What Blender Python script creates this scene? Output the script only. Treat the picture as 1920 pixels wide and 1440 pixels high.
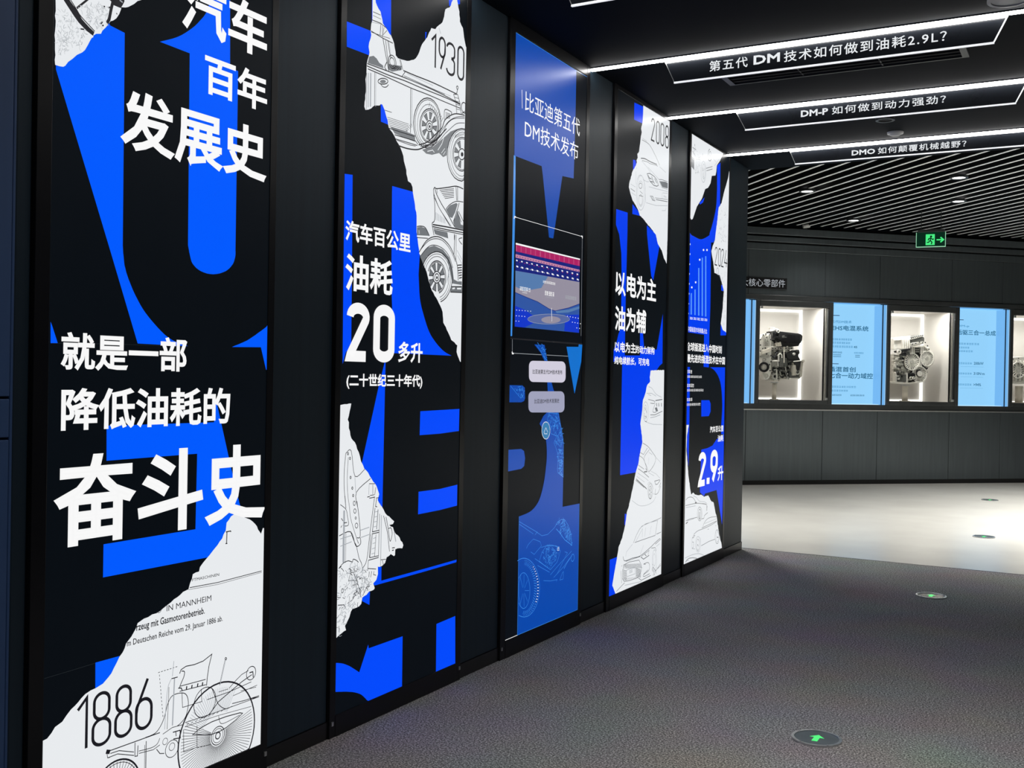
import bpy, bmesh, math, random
from mathutils import Vector, Matrix
from mathutils.geometry import tessellate_polygon
PI = math.pi
SC = bpy.context.scene
COL = SC.collection
for o in list(bpy.data.objects):
    bpy.data.objects.remove(o)

# ------------------------------------------------------------------ camera
CAM_POS = Vector((2.2681, 0.0, 1.25))
YAW, PITCH, ROLL = 0.50404, -0.0066, 0.01796
_f = Vector((-math.sin(YAW)*math.cos(PITCH), math.cos(YAW)*math.cos(PITCH), math.sin(PITCH)))
_r0 = Vector((math.cos(YAW), math.sin(YAW), 0)); _u0 = _r0.cross(_f)
_r = math.cos(ROLL)*_r0 + math.sin(ROLL)*_u0
_u = -math.sin(ROLL)*_r0 + math.cos(ROLL)*_u0
cd = bpy.data.cameras.new('camera'); cam = bpy.data.objects.new('camera', cd); COL.objects.link(cam)
cd.sensor_width = 36; cd.lens = 37.134; cd.clip_start = .02; cd.clip_end = 100
cam.matrix_world = Matrix(((_r.x, _u.x, -_f.x, CAM_POS.x), (_r.y, _u.y, -_f.y, CAM_POS.y), (_r.z, _u.z, -_f.z, CAM_POS.z), (0, 0, 0, 1)))
SC.camera = cam
# ------------------------------------------------------------------ world, exposure
w = bpy.data.worlds.new('world'); SC.world = w; w.use_nodes = True
w.node_tree.nodes['Background'].inputs[0].default_value = (.62, .72, .85, 1)
w.node_tree.nodes['Background'].inputs[1].default_value = 0.012
SC.view_settings.view_transform = 'Standard'; SC.view_settings.look = 'None'
SC.view_settings.exposure = 0.0; SC.view_settings.gamma = 1.0
SC.view_settings.use_curve_mapping = False

# back wall frame: u runs along the wall, d goes into the wall
BW = Vector((-1.409, 12.466, 0)); TH = math.atan2(.6815, .7318)
BT = Vector((math.cos(TH), math.sin(TH), 0)); BI = Vector((-math.sin(TH), math.cos(TH), 0))
def bw(u, d, z): return BW + BT*u + BI*d + Vector((0, 0, z))
HC = 2.828          # corridor ceiling
YE = 7.767          # end of the carpet and of the corridor

# ------------------------------------------------------------------ added fill lamps, out of view and without fixtures
def area(name, loc, sx, sy, power, col=(1, .96, .9), rot=(0, 0, 0), spread=PI):
    l = bpy.data.lights.new(name, 'AREA'); l.shape = 'RECTANGLE'; l.size = sx; l.size_y = sy
    l.energy = power; l.color = col; l.spread = spread
    o = bpy.data.objects.new(name, l); COL.objects.link(o); o.location = loc; o.rotation_euler = rot
    return o
for x, y, p in ((3.0, 9.9, 82), (2.7, 11.0, 60), (2.9, 12.8, 60), (5.2, 10.2, 50), (5.4, 13.0, 50), (-1.1, 8.9, 55)):
    area('hall_fill_light', (x, y, 3.13), .5, .5, p, rot=(0, 0, TH), col=(1, .98, .94), spread=1.75)  # unseen lamps added to brighten the hall, positions assumed
area('corridor_fill_light', (1.9, 3.1, 2.80), .25, .25, 12, (1, .95, .9), spread=1.6)  # unseen lamp added to brighten the corridor
area('corridor_fill_light', (1.9, .6, 2.80), .25, .25, 12, (1, .97, .94), spread=2.5)  # unseen lamp added for the near end and its navy wall

# ------------------------------------------------------------------ materials
def mat(name, col=(.5, .5, .5), rough=.5, metal=0., emit=None, strength=1., spec=.5, noise=None, bump=None, sample=True, coat=0., ior=1.5):
    m = bpy.data.materials.new(name); m.use_nodes = True
    nt = m.node_tree; b = nt.nodes['Principled BSDF']
    b.inputs['Base Color'].default_value = (*col, 1); b.inputs['Roughness'].default_value = rough
    b.inputs['Metallic'].default_value = metal; b.inputs['Specular IOR Level'].default_value = spec
    b.inputs['Coat Weight'].default_value = coat; b.inputs['IOR'].default_value = ior
    if emit:
        b.inputs['Emission Color'].default_value = (*emit, 1); b.inputs['Emission Strength'].default_value = strength
        if not sample: m.cycles.emission_sampling = 'NONE'
    tc = nt.nodes.new('ShaderNodeTexCoord')
    if noise:                               # (scale, stretch xyz, low, high): mottles the base colour
        mp = nt.nodes.new('ShaderNodeMapping'); mp.inputs['Scale'].default_value = noise[1]
        nt.links.new(tc.outputs['Object'], mp.inputs[0])
        n = nt.nodes.new('ShaderNodeTexNoise'); n.inputs['Scale'].default_value = noise[0]; n.inputs['Detail'].default_value = 3
        nt.links.new(mp.outputs[0], n.inputs[0])
        r = nt.nodes.new('ShaderNodeValToRGB'); r.color_ramp.elements[0].position = .3; r.color_ramp.elements[1].position = .7
        r.color_ramp.elements[0].color = (*[c*noise[2] for c in col], 1); r.color_ramp.elements[1].color = (*[c*noise[3] for c in col], 1)
        nt.links.new(n.outputs['Fac'], r.inputs[0]); nt.links.new(r.outputs[0], b.inputs['Base Color'])
    if bump:                                # (scale, stretch, strength, distance)
        mp = nt.nodes.new('ShaderNodeMapping'); mp.inputs['Scale'].default_value = bump[1]
        nt.links.new(tc.outputs['Object'], mp.inputs[0])
        n = nt.nodes.new('ShaderNodeTexNoise'); n.inputs['Scale'].default_value = bump[0]; n.inputs['Detail'].default_value = 2
        nt.links.new(mp.outputs[0], n.inputs[0])
        bp = nt.nodes.new('ShaderNodeBump'); bp.inputs['Strength'].default_value = bump[2]; bp.inputs['Distance'].default_value = bump[3]
        nt.links.new(n.outputs['Fac'], bp.inputs['Height']); nt.links.new(bp.outputs[0], b.inputs['Normal'])
    return m
def lin(r, g, b):
    f = lambda c: c/12.92 if c <= .04045 else ((c+.055)/1.055)**2.4
    return tuple(f(v/255) for v in (r, g, b))
def glow(name, rgb, k=1., sample=False, rough=.3, base=.012, spec=.4):
    c = lin(*rgb); return mat(name, tuple(base*v for v in (1, 1, 1)), rough, emit=c, strength=k, sample=sample, spec=spec, ior=1.25 if spec < .3 else 1.5)
M = {}
M['film'] = mat('black_printed_film', (.003, .004, .006), .40, spec=.3, ior=1.25, emit=lin(11, 18, 25), strength=.5, sample=False, noise=(6, (1, 1, 1), .8, 1.2))
M['b0'] = glow('backlit_azure_print', (0, 90, 255), 1.0, True, base=.005, spec=.12)
M['b'] = glow('backlit_blue_print', (0, 74, 252), 1.0, True, base=.005, spec=.12)
M['b2'] = glow('backlit_deep_blue_print', (0, 62, 240), 1.0, True, base=.005, spec=.12)
M['ll'] = glow('faint_grey_ink', (196, 200, 203))
M['p'] = glow('backlit_white_print', (232, 235, 238), 1.0, True, spec=.15)
M['w'] = glow('white_letters', (246, 246, 246))
M['k'] = mat('black_ink', (.012, .012, .016), .5, emit=lin(24, 24, 32), strength=.6, sample=False)
M['sm'] = glow('panel_seam', (34, 40, 44)); M['mm'] = glow('photo_dark_magenta', (140, 16, 84)); M['k2'] = glow('pencil_grey_ink', (74, 77, 82)); M['g'] = glow('grey_ink', (112, 116, 120)); M['l'] = glow('pale_grey_ink', (165, 170, 176))
M['sfilm'] = mat('display_glass_black', (.004, .006, .010), .34, spec=.25, ior=1.25, emit=lin(12, 17, 24), strength=.6, sample=False)
M['c'] = glow('display_blue', (0, 70, 170), 1.0, True, .32, base=.005, spec=.3); M['e'] = glow('display_line_blue', (60, 140, 225), 1, False, .2); M['e2'] = glow('display_bright_blue', (18, 112, 205), 1, False, .2)
M['e3'] = glow('chart_bar_blue', (88, 150, 250)); M['m'] = glow('photo_magenta', (176, 30, 98)); M['n'] = glow('photo_navy', (14, 30, 120)); M['i'] = glow('photo_pink', (196, 130, 160))
M['y'] = glow('photo_haze', (148, 142, 158)); M['x'] = glow('photo_sky', (84, 122, 172)); M['o'] = glow('photo_hill_blue', (46, 84, 160)); M['v'] = glow('photo_deep_blue', (10, 52, 200)); M['q'] = glow('photo_water', (86, 104, 160))
M['BTN1'] = glow('button_face', (208, 204, 220)); M['BTN2'] = glow('button_face_dim', (158, 160, 186)); M['HOME'] = glow('home_button_teal', (48, 124, 176))
M['frame'] = mat('black_gloss_frame', (.008, .008, .010), .30, spec=.4, ior=1.35, noise=(3, (1, 1, 1), .8, 1.2))
M['clad'] = mat('charcoal_metal_cladding', (.017, .031, .046), .44, .2, ior=1.35, noise=(40, (1, 1, .02), .9, 1.1), bump=(300, (1, 1, .03), .04, .001))
M['clad_back'] = mat('grey_metal_cladding', (.118, .138, .148), .33, .72, noise=(30, (1, 1, .05), .93, 1.07))
M['trim'] = mat('dark_trim', (.055, .060, .062), .4, .5, noise=(10, (1, 1, 1), .9, 1.1))
M['edge'] = mat('bright_metal_edge', (.62, .63, .62), .3, .9, noise=(20, (1, 1, 1), .95, 1.05))
M['plinth'] = mat('black_plinth', (.006, .006, .007), .3, noise=(8, (1, 1, 1), .8, 1.2))
M['ceil'] = mat('black_ceiling_board', (.004, .0065, .011), .7, spec=.1, ior=1.25, noise=(2, (1, 1, 1), .9, 1.1))
M['void'] = mat('black_void', (.004, .004, .005), .9, noise=(5, (1, 1, 1), .9, 1.1))
M['navy'] = mat('navy_wall_panel', (.035, .085, .22), .5, 0, noise=(12, (1, 1, .1), .9, 1.1))
M['strip'] = mat('led_diffuser', (.9, .9, .9), .4, emit=(1, .985, .96), strength=18.)
M['glowedge'] = mat('lit_acrylic_edge', (.8, .8, .8), .3, emit=(.95, .97, 1), strength=.75, sample=False)
M['acrylic'] = mat('smoked_acrylic', (.012, .014, .018), .18, spec=.5, noise=(4, (1, 1, 1), .9, 1.1))
M['signtext'] = glow('lit_sign_letters', (232, 235, 238))
M['case_in'] = mat('beige_case_lining', (.62, .595, .56), .5, noise=(4, (1, 1, 1), .97, 1.03))
M['led'] = mat('case_led', (1, 1, 1), .4, emit=(1, .975, .945), strength=1.5)
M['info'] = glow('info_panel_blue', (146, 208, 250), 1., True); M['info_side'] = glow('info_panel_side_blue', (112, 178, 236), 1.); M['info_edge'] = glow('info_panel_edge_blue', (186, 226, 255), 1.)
M['info_text'] = glow('teal_letters', (14, 92, 130)); M['info_text2'] = glow('dim_teal_letters', (70, 142, 190)); M['info_bar'] = glow('navy_bar', (22, 52, 96))
M['alu'] = mat('cast_aluminium', (.58, .56, .51), .36, .25, noise=(60, (1, 1, 1), .8, 1.15), bump=(120, (1, 1, 1), .15, .002))
M['alu_d'] = mat('dark_cast_aluminium', (.15, .15, .14), .42, .3, noise=(50, (1, 1, 1), .75, 1.2))
M['alu_l'] = mat('pale_machined_aluminium', (.84, .81, .75), .35, .1, noise=(40, (1, 1, 1), .9, 1.05))
M['blackp'] = mat('black_plastic', (.012, .012, .013), .38, noise=(40, (1, 1, 1), .8, 1.3))
M['cream'] = mat('cream_enamel', (.74, .69, .60), .35, noise=(10, (1, 1, 1), .95, 1.05))
M['baffle_side'] = mat('black_baffle_side', (.006, .006, .007), .6, noise=(30, (.05, 1, 1), .9, 1.1))
M['baffle'] = mat('pale_baffle_edge', (.86, .87, .88), .4, 0, noise=(30, (.05, 1, 1), .92, 1.06))
M['lamp'] = mat('downlight_lens', (1, 1, 1), .4, emit=(1, .98, .95), strength=6.)
M['green'] = glow('exit_green', (70, 235, 130)); M['greenbg'] = glow('exit_dark_green', (5, 40, 26), base=.004, spec=.15); M['greenedge'] = glow('exit_edge', (150, 215, 175))
M['steel'] = mat('brushed_steel', (.55, .57, .58), .28, .9, noise=(60, (1, 1, 1), .9, 1.1))
M['lens_d'] = mat('smoked_floor_lens', (.14, .17, .19), .06, spec=.9, noise=(10, (1, 1, 1), .9, 1.1))
M['arrow'] = glow('arrow_green', (70, 240, 120))
M['lightgrey'] = mat('light_grey_plastic', (.5, .51, .5), .5, noise=(20, (1, 1, 1), .95, 1.05))
def glassmat():
    m = bpy.data.materials.new('clear_glass'); m.use_nodes = True; nt = m.node_tree; nt.nodes.clear()
    o = nt.nodes.new('ShaderNodeOutputMaterial'); mx = nt.nodes.new('ShaderNodeMixShader'); tr = nt.nodes.new('ShaderNodeBsdfTransparent'); gl = nt.nodes.new('ShaderNodeBsdfGlossy')
    gl.inputs['Roughness'].default_value = .02; fr = nt.nodes.new('ShaderNodeFresnel'); fr.inputs['IOR'].default_value = 1.45
    tr.inputs[0].default_value = (.97, .985, .98, 1)
    nt.links.new(fr.outputs[0], mx.inputs[0]); nt.links.new(tr.outputs[0], mx.inputs[1]); nt.links.new(gl.outputs[0], mx.inputs[2]); nt.links.new(mx.outputs[0], o.inputs[0])
    return m
M['glass'] = glassmat()
def carpetmat():
    m = mat('grey_loop_carpet', (.1, .1, .1), .95, spec=.15)
    nt = m.node_tree; b = nt.nodes['Principled BSDF']; tc = nt.nodes.new('ShaderNodeTexCoord')
    n = nt.nodes.new('ShaderNodeTexNoise'); n.inputs['Scale'].default_value = 150; n.inputs['Detail'].default_value = 4; n.inputs['Roughness'].default_value = .75
    nt.links.new(tc.outputs['Object'], n.inputs[0])
    r = nt.nodes.new('ShaderNodeValToRGB'); e = r.color_ramp.elements
    e[0].position = .36; e[0].color = (.05, .05, .054, 1); e[1].position = .64; e[1].color = (.80, .79, .79, 1)
    x = e.new(.5); x.color = (.225, .222, .225, 1)
    nt.links.new(n.outputs['Fac'], r.inputs[0])
    n2 = nt.nodes.new('ShaderNodeTexNoise'); n2.inputs['Scale'].default_value = 2.2; n2.inputs['Detail'].default_value = 2; nt.links.new(tc.outputs['Object'], n2.inputs[0])
    mx = nt.nodes.new('ShaderNodeMix'); mx.data_type = 'RGBA'; mx.blend_type = 'MULTIPLY'; mx.inputs[0].default_value = .35
    nt.links.new(r.outputs[0], mx.inputs[6]); nt.links.new(n2.outputs['Color'], mx.inputs[7])
    nt.links.new(mx.outputs[2], b.inputs['Base Color'])
    bp = nt.nodes.new('ShaderNodeBump'); bp.inputs['Strength'].default_value = .6; bp.inputs['Distance'].default_value = .004
    nt.links.new(n.outputs['Fac'], bp.inputs['Height']); nt.links.new(bp.outputs[0], b.inputs['Normal'])
    return m
M['carpet'] = carpetmat()
M['hallfloor'] = mat('polished_pale_floor', (.60, .59, .545), .24, spec=.5, noise=(1.5, (1, 1, 1), .93, 1.05))

# ------------------------------------------------------------------ mesh builder
class MB:
    def __init__(s): s.v = []; s.f = []; s.mi = []; s.ms = []
    def slot(s, m):
        if m not in s.ms: s.ms.append(m)
        return s.ms.index(m)
    def add(s, vs, fs, m):
        k = len(s.v); s.v += [tuple(p) for p in vs]; i = s.slot(m)
        for f in fs: s.f.append([q+k for q in f]); s.mi.append(i)
    def box(s, a, b, m):
        x0, y0, z0 = (min(a[i], b[i]) for i in range(3)); x1, y1, z1 = (max(a[i], b[i]) for i in range(3))
        s.add([(x0, y0, z0), (x1, y0, z0), (x1, y1, z0), (x0, y1, z0), (x0, y0, z1), (x1, y0, z1), (x1, y1, z1), (x0, y1, z1)],
              [(0, 3, 2, 1), (4, 5, 6, 7), (0, 1, 5, 4), (1, 2, 6, 5), (2, 3, 7, 6), (3, 0, 4, 7)], m)
    def poly(s, pts, d, m):                 # flat shape in the local x-z plane at depth y=d, facing -y
        n = len(pts)
        if n < 3: return
        ar = sum(pts[i][0]*pts[(i+1) % n][1]-pts[(i+1) % n][0]*pts[i][1] for i in range(n))
        if ar < 0: pts = pts[::-1]
        vs = [Vector((p[0], p[1], 0)) for p in pts]
        s.add([(p[0], d, p[1]) for p in pts], [t if (pts[t[1]][0]-pts[t[0]][0])*(pts[t[2]][1]-pts[t[0]][1])-(pts[t[2]][0]-pts[t[0]][0])*(pts[t[1]][1]-pts[t[0]][1]) > 0 else t[::-1] for t in tessellate_polygon([vs])], m)
    def ribbon(s, pts, w, d, m, closed=False):
        q = [pts[0]]
        for p in pts[1:]:
            if abs(p[0]-q[-1][0])+abs(p[1]-q[-1][1]) > 1e-5: q.append(p)
        if closed and len(q) > 2 and abs(q[0][0]-q[-1][0])+abs(q[0][1]-q[-1][1]) < 1e-5: q.pop()
        n = len(q)
        if n < 2: return
        L = []; Rr = []
        for i in range(n):
            a = q[i-1] if (i > 0 or closed) else q[i]; b = q[(i+1) % n] if (i < n-1 or closed) else q[i]
            d0 = Vector((q[i][0]-a[0], q[i][1]-a[1])); d1 = Vector((b[0]-q[i][0], b[1]-q[i][1]))
            if d0.length < 1e-7: d0 = d1
            if d1.length < 1e-7: d1 = d0
            d0 = d0.normalized(); d1 = d1.normalized(); t = d0+d1
            t = t.normalized() if t.length > .2 else d0
            nx = Vector((-t.y, t.x)); k = w/2/max(.45, abs(nx.dot(Vector((-d0.y, d0.x)))))
            L.append((q[i][0]+nx.x*k, d, q[i][1]+nx.y*k)); Rr.append((q[i][0]-nx.x*k, d, q[i][1]-nx.y*k))
        fs = [(i, n+i, n+(i+1) % n, (i+1) % n) for i in range(n if closed else n-1)]
        s.add(L+Rr, fs, m)
    def prism(s, pts, d0, d1, m):           # x-z outline pushed from y=d0 to y=d1
        n = len(pts)
        if sum(pts[i][0]*pts[(i+1) % n][1]-pts[(i+1) % n][0]*pts[i][1] for i in range(n)) < 0: pts = pts[::-1]
        s.add([(p[0], d0, p[1]) for p in pts]+[(p[0], d1, p[1]) for p in pts], [tuple(range(n)), tuple(range(2*n-1, n-1, -1))]+[(i, n+i, n+(i+1) % n, (i+1) % n) for i in range(n)], m)
    def cyl(s, a, b, r0, r1, m, n=20, caps=True):
        a = Vector(a); b = Vector(b); ax = (b-a).normalized(); h = Vector((0, 0, 1)) if abs(ax.z) < .9 else Vector((1, 0, 0))
        x = ax.cross(h).normalized(); y = ax.cross(x)
        vs = [a+(x*math.cos(2*PI*i/n)+y*math.sin(2*PI*i/n))*r0 for i in range(n)]+[b+(x*math.cos(2*PI*i/n)+y*math.sin(2*PI*i/n))*r1 for i in range(n)]
        fs = [(i, n+i, n+(i+1) % n, (i+1) % n) for i in range(n)]
        if caps: fs += [tuple(range(n)), tuple(range(2*n-1, n-1, -1))]
        s.add(vs, fs, m)
    def tube(s, pts, r, m, n=8):
        for p, q in zip(pts, pts[1:]): s.cyl(p, q, r, r, m, n)
    def ring(s, c, ax, r0, r1, h, m, n=28):
        c = Vector(c); ax = Vector(ax).normalized(); hh = Vector((0, 0, 1)) if abs(ax.z) < .9 else Vector((1, 0, 0))
        x = ax.cross(hh).normalized(); y = ax.cross(x); vs = []
        for (r, k) in ((r0, 0), (r1, 0), (r1, h), (r0, h)):
            vs += [c+ax*k+(x*math.cos(2*PI*i/n)+y*math.sin(2*PI*i/n))*r for i in range(n)]
        fs = []
        for j in range(4):
            for i in range(n): fs.append((j*n+i, j*n+(i+1) % n, ((j+1) % 4)*n+(i+1) % n, ((j+1) % 4)*n+i))
        s.add(vs, fs, m)
    def build(s, name, parent=None, off=(0, 0, 0), bevel=0., smooth=False, label=None, fix=True):
        me = bpy.data.meshes.new(name); me.from_pydata([(x-off[0], y-off[1], z-off[2]) for x, y, z in s.v], [], s.f)
        for m in s.ms: me.materials.append(M[m])
        me.polygons.foreach_set('material_index', s.mi)
        if fix:
            b = bmesh.new(); b.from_mesh(me); bmesh.ops.recalc_face_normals(b, faces=b.faces); b.to_mesh(me); b.free()
        if smooth:
            for p in me.polygons: p.use_smooth = len(p.vertices) == 4
        me.update()
        o = bpy.data.objects.new(name, me); COL.objects.link(o)
        if parent: o.parent = parent
        if bevel:
            md = o.modifiers.new('edge', 'BEVEL'); md.width = bevel; md.segments = 2; md.limit_method = 'ANGLE'; md.angle_limit = .7
        if label: o['label'] = label
        return o
def tag(o, label, cat, group=None, kind=None):
    o['label'] = label; o['category'] = cat
    if group: o['group'] = group
    if kind: o['kind'] = kind
    return o
def thing(name, label, cat, loc=(0, 0, 0), rz=0., group=None):
    o = bpy.data.objects.new(name, None); COL.objects.link(o); o.location = loc; o.rotation_euler = (0, 0, rz); o.empty_display_size = .1
    return tag(o, label, cat, group)
def copy_tree(o, parent=None):
    c = o.copy(); COL.objects.link(c)
    if parent: c.parent = parent
    for ch in list(o.children): copy_tree(ch, c)
    return c
def struct(mb, name, label, cat, off=(0, 0, 0), rz=0., bevel=0.):
    o = mb.build(name, None, off, bevel); o.location = off
    return tag(o, label, cat, kind='structure')
def struct_bw(mb, name, label, cat, bevel=0.):      # mesh given in (u, d, z) of the back wall
    o = mb.build(name, None, (0, 0, 0), bevel); o.location = BW; o.rotation_euler = (0, 0, TH)
    return tag(o, label, cat, kind='structure')

# lettering: the words as flat glyph faces, fitted into a rectangle
def glyphs(mb, txt, x0, z0, x1, z1, d, m, bold=0., res=2, space=1.):
    c = bpy.data.curves.new('glyphs', 'FONT'); c.body = txt; c.resolution_u = res; c.fill_mode = 'FRONT'; c.size = 1; c.space_character = space
    o = bpy.data.objects.new('glyphs', c); COL.objects.link(o)
    dg = bpy.context.evaluated_depsgraph_get(); ev = o.evaluated_get(dg); me = ev.to_mesh()
    vs = [v.co.copy() for v in me.vertices]; fs = [tuple(p.vertices) for p in me.polygons]
    ev.to_mesh_clear(); bpy.data.objects.remove(o); bpy.data.curves.remove(c)
    ax = min(v.x for v in vs); bx = max(v.x for v in vs); ay = min(v.y for v in vs); by = max(v.y for v in vs)
    r = bold*(z1-z0)                        # bold: a margin of constant width round every glyph outline
    x0 += r; x1 -= r; z0 += r; z1 -= r
    q = [(x0+(v.x-ax)/(bx-ax)*(x1-x0), z0+(v.y-ay)/(by-ay)*(z1-z0)) for v in vs]
    mb.add([(p[0], d, p[1]) for p in q], fs, m)
    if r > 0:
        cnt = {}
        for f in fs:
            for i in range(len(f)):
                e = (f[i], f[(i+1) % len(f)]); k = (min(e), max(e)); cnt.setdefault(k, []).append(e)
        nx = {v[0][0]: v[0][1] for v in cnt.values() if len(v) == 1}
        while nx:
            a = next(iter(nx)); lp = [a]; b = nx.pop(a)
            while b in nx: lp.append(b); b = nx.pop(b)
            mb.ribbon([q[i] for i in lp], 2*r, d, m, True)
def marks(mb, x0, z0, x1, z1, n, d, m, seed=0):     # a line of print too small to read
    rnd = random.Random(n*7+int(x0*1000)+seed); cw = (x1-x0)/n; h = z1-z0; w = h*.13
    for i in range(n):
        a = x0+i*cw+cw*.1; b = x0+(i+1)*cw-cw*.1
        for k in range(3):
            zz = z0+h*(.12+.36*k+rnd.uniform(-.06, .06)); mb.ribbon([(a, zz), (b, zz)], w, d, m)
        for k in range(2):
            xx = a+(b-a)*rnd.choice((.1, .3, .5, .7, .9)); mb.ribbon([(xx, z0), (xx, z1)], w*.9, d, m)
def arc(cx, cy, rx, ry, a0, a1, n=16):
    return [(cx+rx*math.cos(math.radians(a0+(a1-a0)*i/n)), cy+ry*math.sin(math.radians(a0+(a1-a0)*i/n))) for i in range(n+1)]
def loop(y0, y1, x0=0., x1=1., ry=.17):
    cx = (x0+x1)/2; rx = (x1-x0)/2
    return arc(cx, y1-ry, rx, ry, 0, 180)+arc(cx, y0+ry, rx, ry, 180, 360)
DIG = {'0': [(loop(0, 1), 1)], '1': [([(0, .80), (.86, 1), (.86, 0)], 0)], '8': [(loop(.5, 1, .06, .94, .16), 1), (loop(0, .5, 0, 1, .17), 1)],
       '2': [(arc(.5, .82, .5, .18, 180, -20)+[(.02, .03), (.0, 0), (1, 0)], 0)],
       '3': [(arc(.5, .83, .5, .17, 175, 0)+[(1, .66)]+arc(.5, .66, .5, .13, 0, -80, 5), 0), (arc(.5, .40, .5, .13, 80, 0, 5)+arc(.5, .17, .5, .17, 0, -175), 0)],
       '4': [([(.6, 1), (0, .24), (1.05, .24)], 0), ([(.72, .5), (.72, 0)], 0)],
       '6': [([(.72, 1), (.06, .47), (0, .34)], 0), (loop(0, .60, 0, 1, .2), 1)], '9': [(loop(.40, 1, 0, 1, .2), 1), ([(1, .72), (.96, .55), (.3, 0)], 0)]}
def digit(mb, ch, x0, z0, x1, z1, w, d, m):
    hx, hz = w/2, w/2
    for pts, cl in DIG[ch]:
        mb.ribbon([(x0+hx+p[0]*(x1-x0-2*hx), z0+hz+p[1]*(z1-z0-2*hz)) for p in pts], w, d, m, bool(cl))
def smooth_pts(p, k=4):
    o = []
    for i in range(len(p)-1):
        a, b, c, e = p[max(i-1, 0)], p[i], p[i+1], p[min(i+2, len(p)-1)]
        for j in range(k):
            t = j/k
            o.append(tuple(.5*(2*b[q]+(c[q]-a[q])*t+(2*a[q]-5*b[q]+4*c[q]-e[q])*t*t+(3*b[q]-a[q]-3*c[q]+e[q])*t**3) for q in (0, 1)))
    return o+[p[-1]]
def torn(p, seed):                                   # ragged paper edge: long runs get small kinks
    rnd = random.Random(seed); o = []
    for i in range(len(p)):
        a, b = p[i], p[(i+1) % len(p)]; o.append(a); L = math.hypot(b[0]-a[0], b[1]-a[1])
        if abs(a[0]-b[0]) < .004 or abs(a[1]-b[1]) < .0005 or L > .3: continue
        n = int(L/.012); nx, nz = -(b[1]-a[1])/L, (b[0]-a[0])/L
        for j in range(1, n):
            k = rnd.uniform(-.0022, .0022); o.append((a[0]+(b[0]-a[0])*j/n+nx*k, a[1]+(b[1]-a[1])*j/n+nz*k))
    return o
def inside(p, poly):
    r = False; n = len(poly)
    for i in range(n):
        a, b = poly[i], poly[(i+1) % n]
        if (a[1] > p[1]) != (b[1] > p[1]) and p[0] < (b[0]-a[0])*(p[1]-a[1])/(b[1]-a[1])+a[0]: r = not r
    return r

# ------------------------------------------------------------------ setting: corridor
mb = MB(); mb.box((-.30, -1.2, -.05), (3.2, YE, 0), 'carpet'); struct(mb, 'floor', 'dark grey flecked carpet of the corridor', 'floor')
mb = MB(); mb.box((-6, YE+.012, -.05), (9, 19, 0), 'hallfloor'); struct(mb, 'floor.001', 'pale polished floor of the hall beyond the carpet', 'floor')
mb = MB(); mb.box((-.30, YE, -.05), (3.2, YE+.012, .001), 'plinth'); struct(mb, 'trim_1', 'thin dark strip where the carpet meets the pale floor', 'floor trim')
mb = MB(); mb.box((-.35, -1.2, 0), (-.075, 7.69, HC+.12), 'void'); struct(mb, 'wall_left', 'dark wall behind the row of light boxes', 'wall')
mb = MB(); mb.box((3.2, -1.2, 0), (3.35, YE, HC+.12), 'clad'); struct(mb, 'wall_right', 'dark wall on the far side of the corridor', 'wall')
mb = MB()
mb.box((-.35, -1.2, HC), (3.35, YE, HC+.10), 'ceil')
struct(mb, 'ceiling', 'matt black ceiling of the corridor', 'ceiling')
mb = MB(); mb.box((-.10, -1.2, 0), (-.006, 7.705, .058), 'plinth'); struct(mb, 'baseboard_left', 'low black plinth along the foot of the left wall', 'baseboard')
# piers between the light boxes
PIERS = [(1.645, 1.688, 'narrow charcoal wall strip left of the tall 1886 light box'), (2.556, 2.858, 'charcoal wall pier between the 1886 and 1930 light boxes'),
         (3.716, 4.040, 'charcoal wall pier between the 1930 light box and the blue display'), (4.880, 5.190, 'charcoal wall pier between the blue display and the 2008 light box'),
         (6.060, 6.385, 'charcoal wall pier between the 2008 and 2024 light boxes'), (7.245, 7.705, 'charcoal wall pier at the end of the corridor, right of the 2024 light box')]
for i, (a, b, lb) in enumerate(PIERS):
    mb = MB(); mb.box((-.20, a, .058), (-.010, b, HC), 'clad')
    struct(mb, 'wall_left.%03d' % (i+1), lb, 'wall pier', off=(-.1, (a+b)/2, .058), bevel=.004)
# near wall at the left edge: navy panels with seams
mb = MB()
for z0, z1 in ((.058, 1.078), (1.084, 1.176), (1.182, HC)):
    mb.box((-.20, -.2, z0), (-.004, 1.632, z1), 'navy')
mb.box((-.20, 1.636, .058), (-.008, 1.644, HC), 'navy')
struct(mb, 'wall_left.007', 'navy wall panels at the left edge with horizontal seams', 'wall panel', off=(-.1, .7, .058), bevel=.002)

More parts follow.
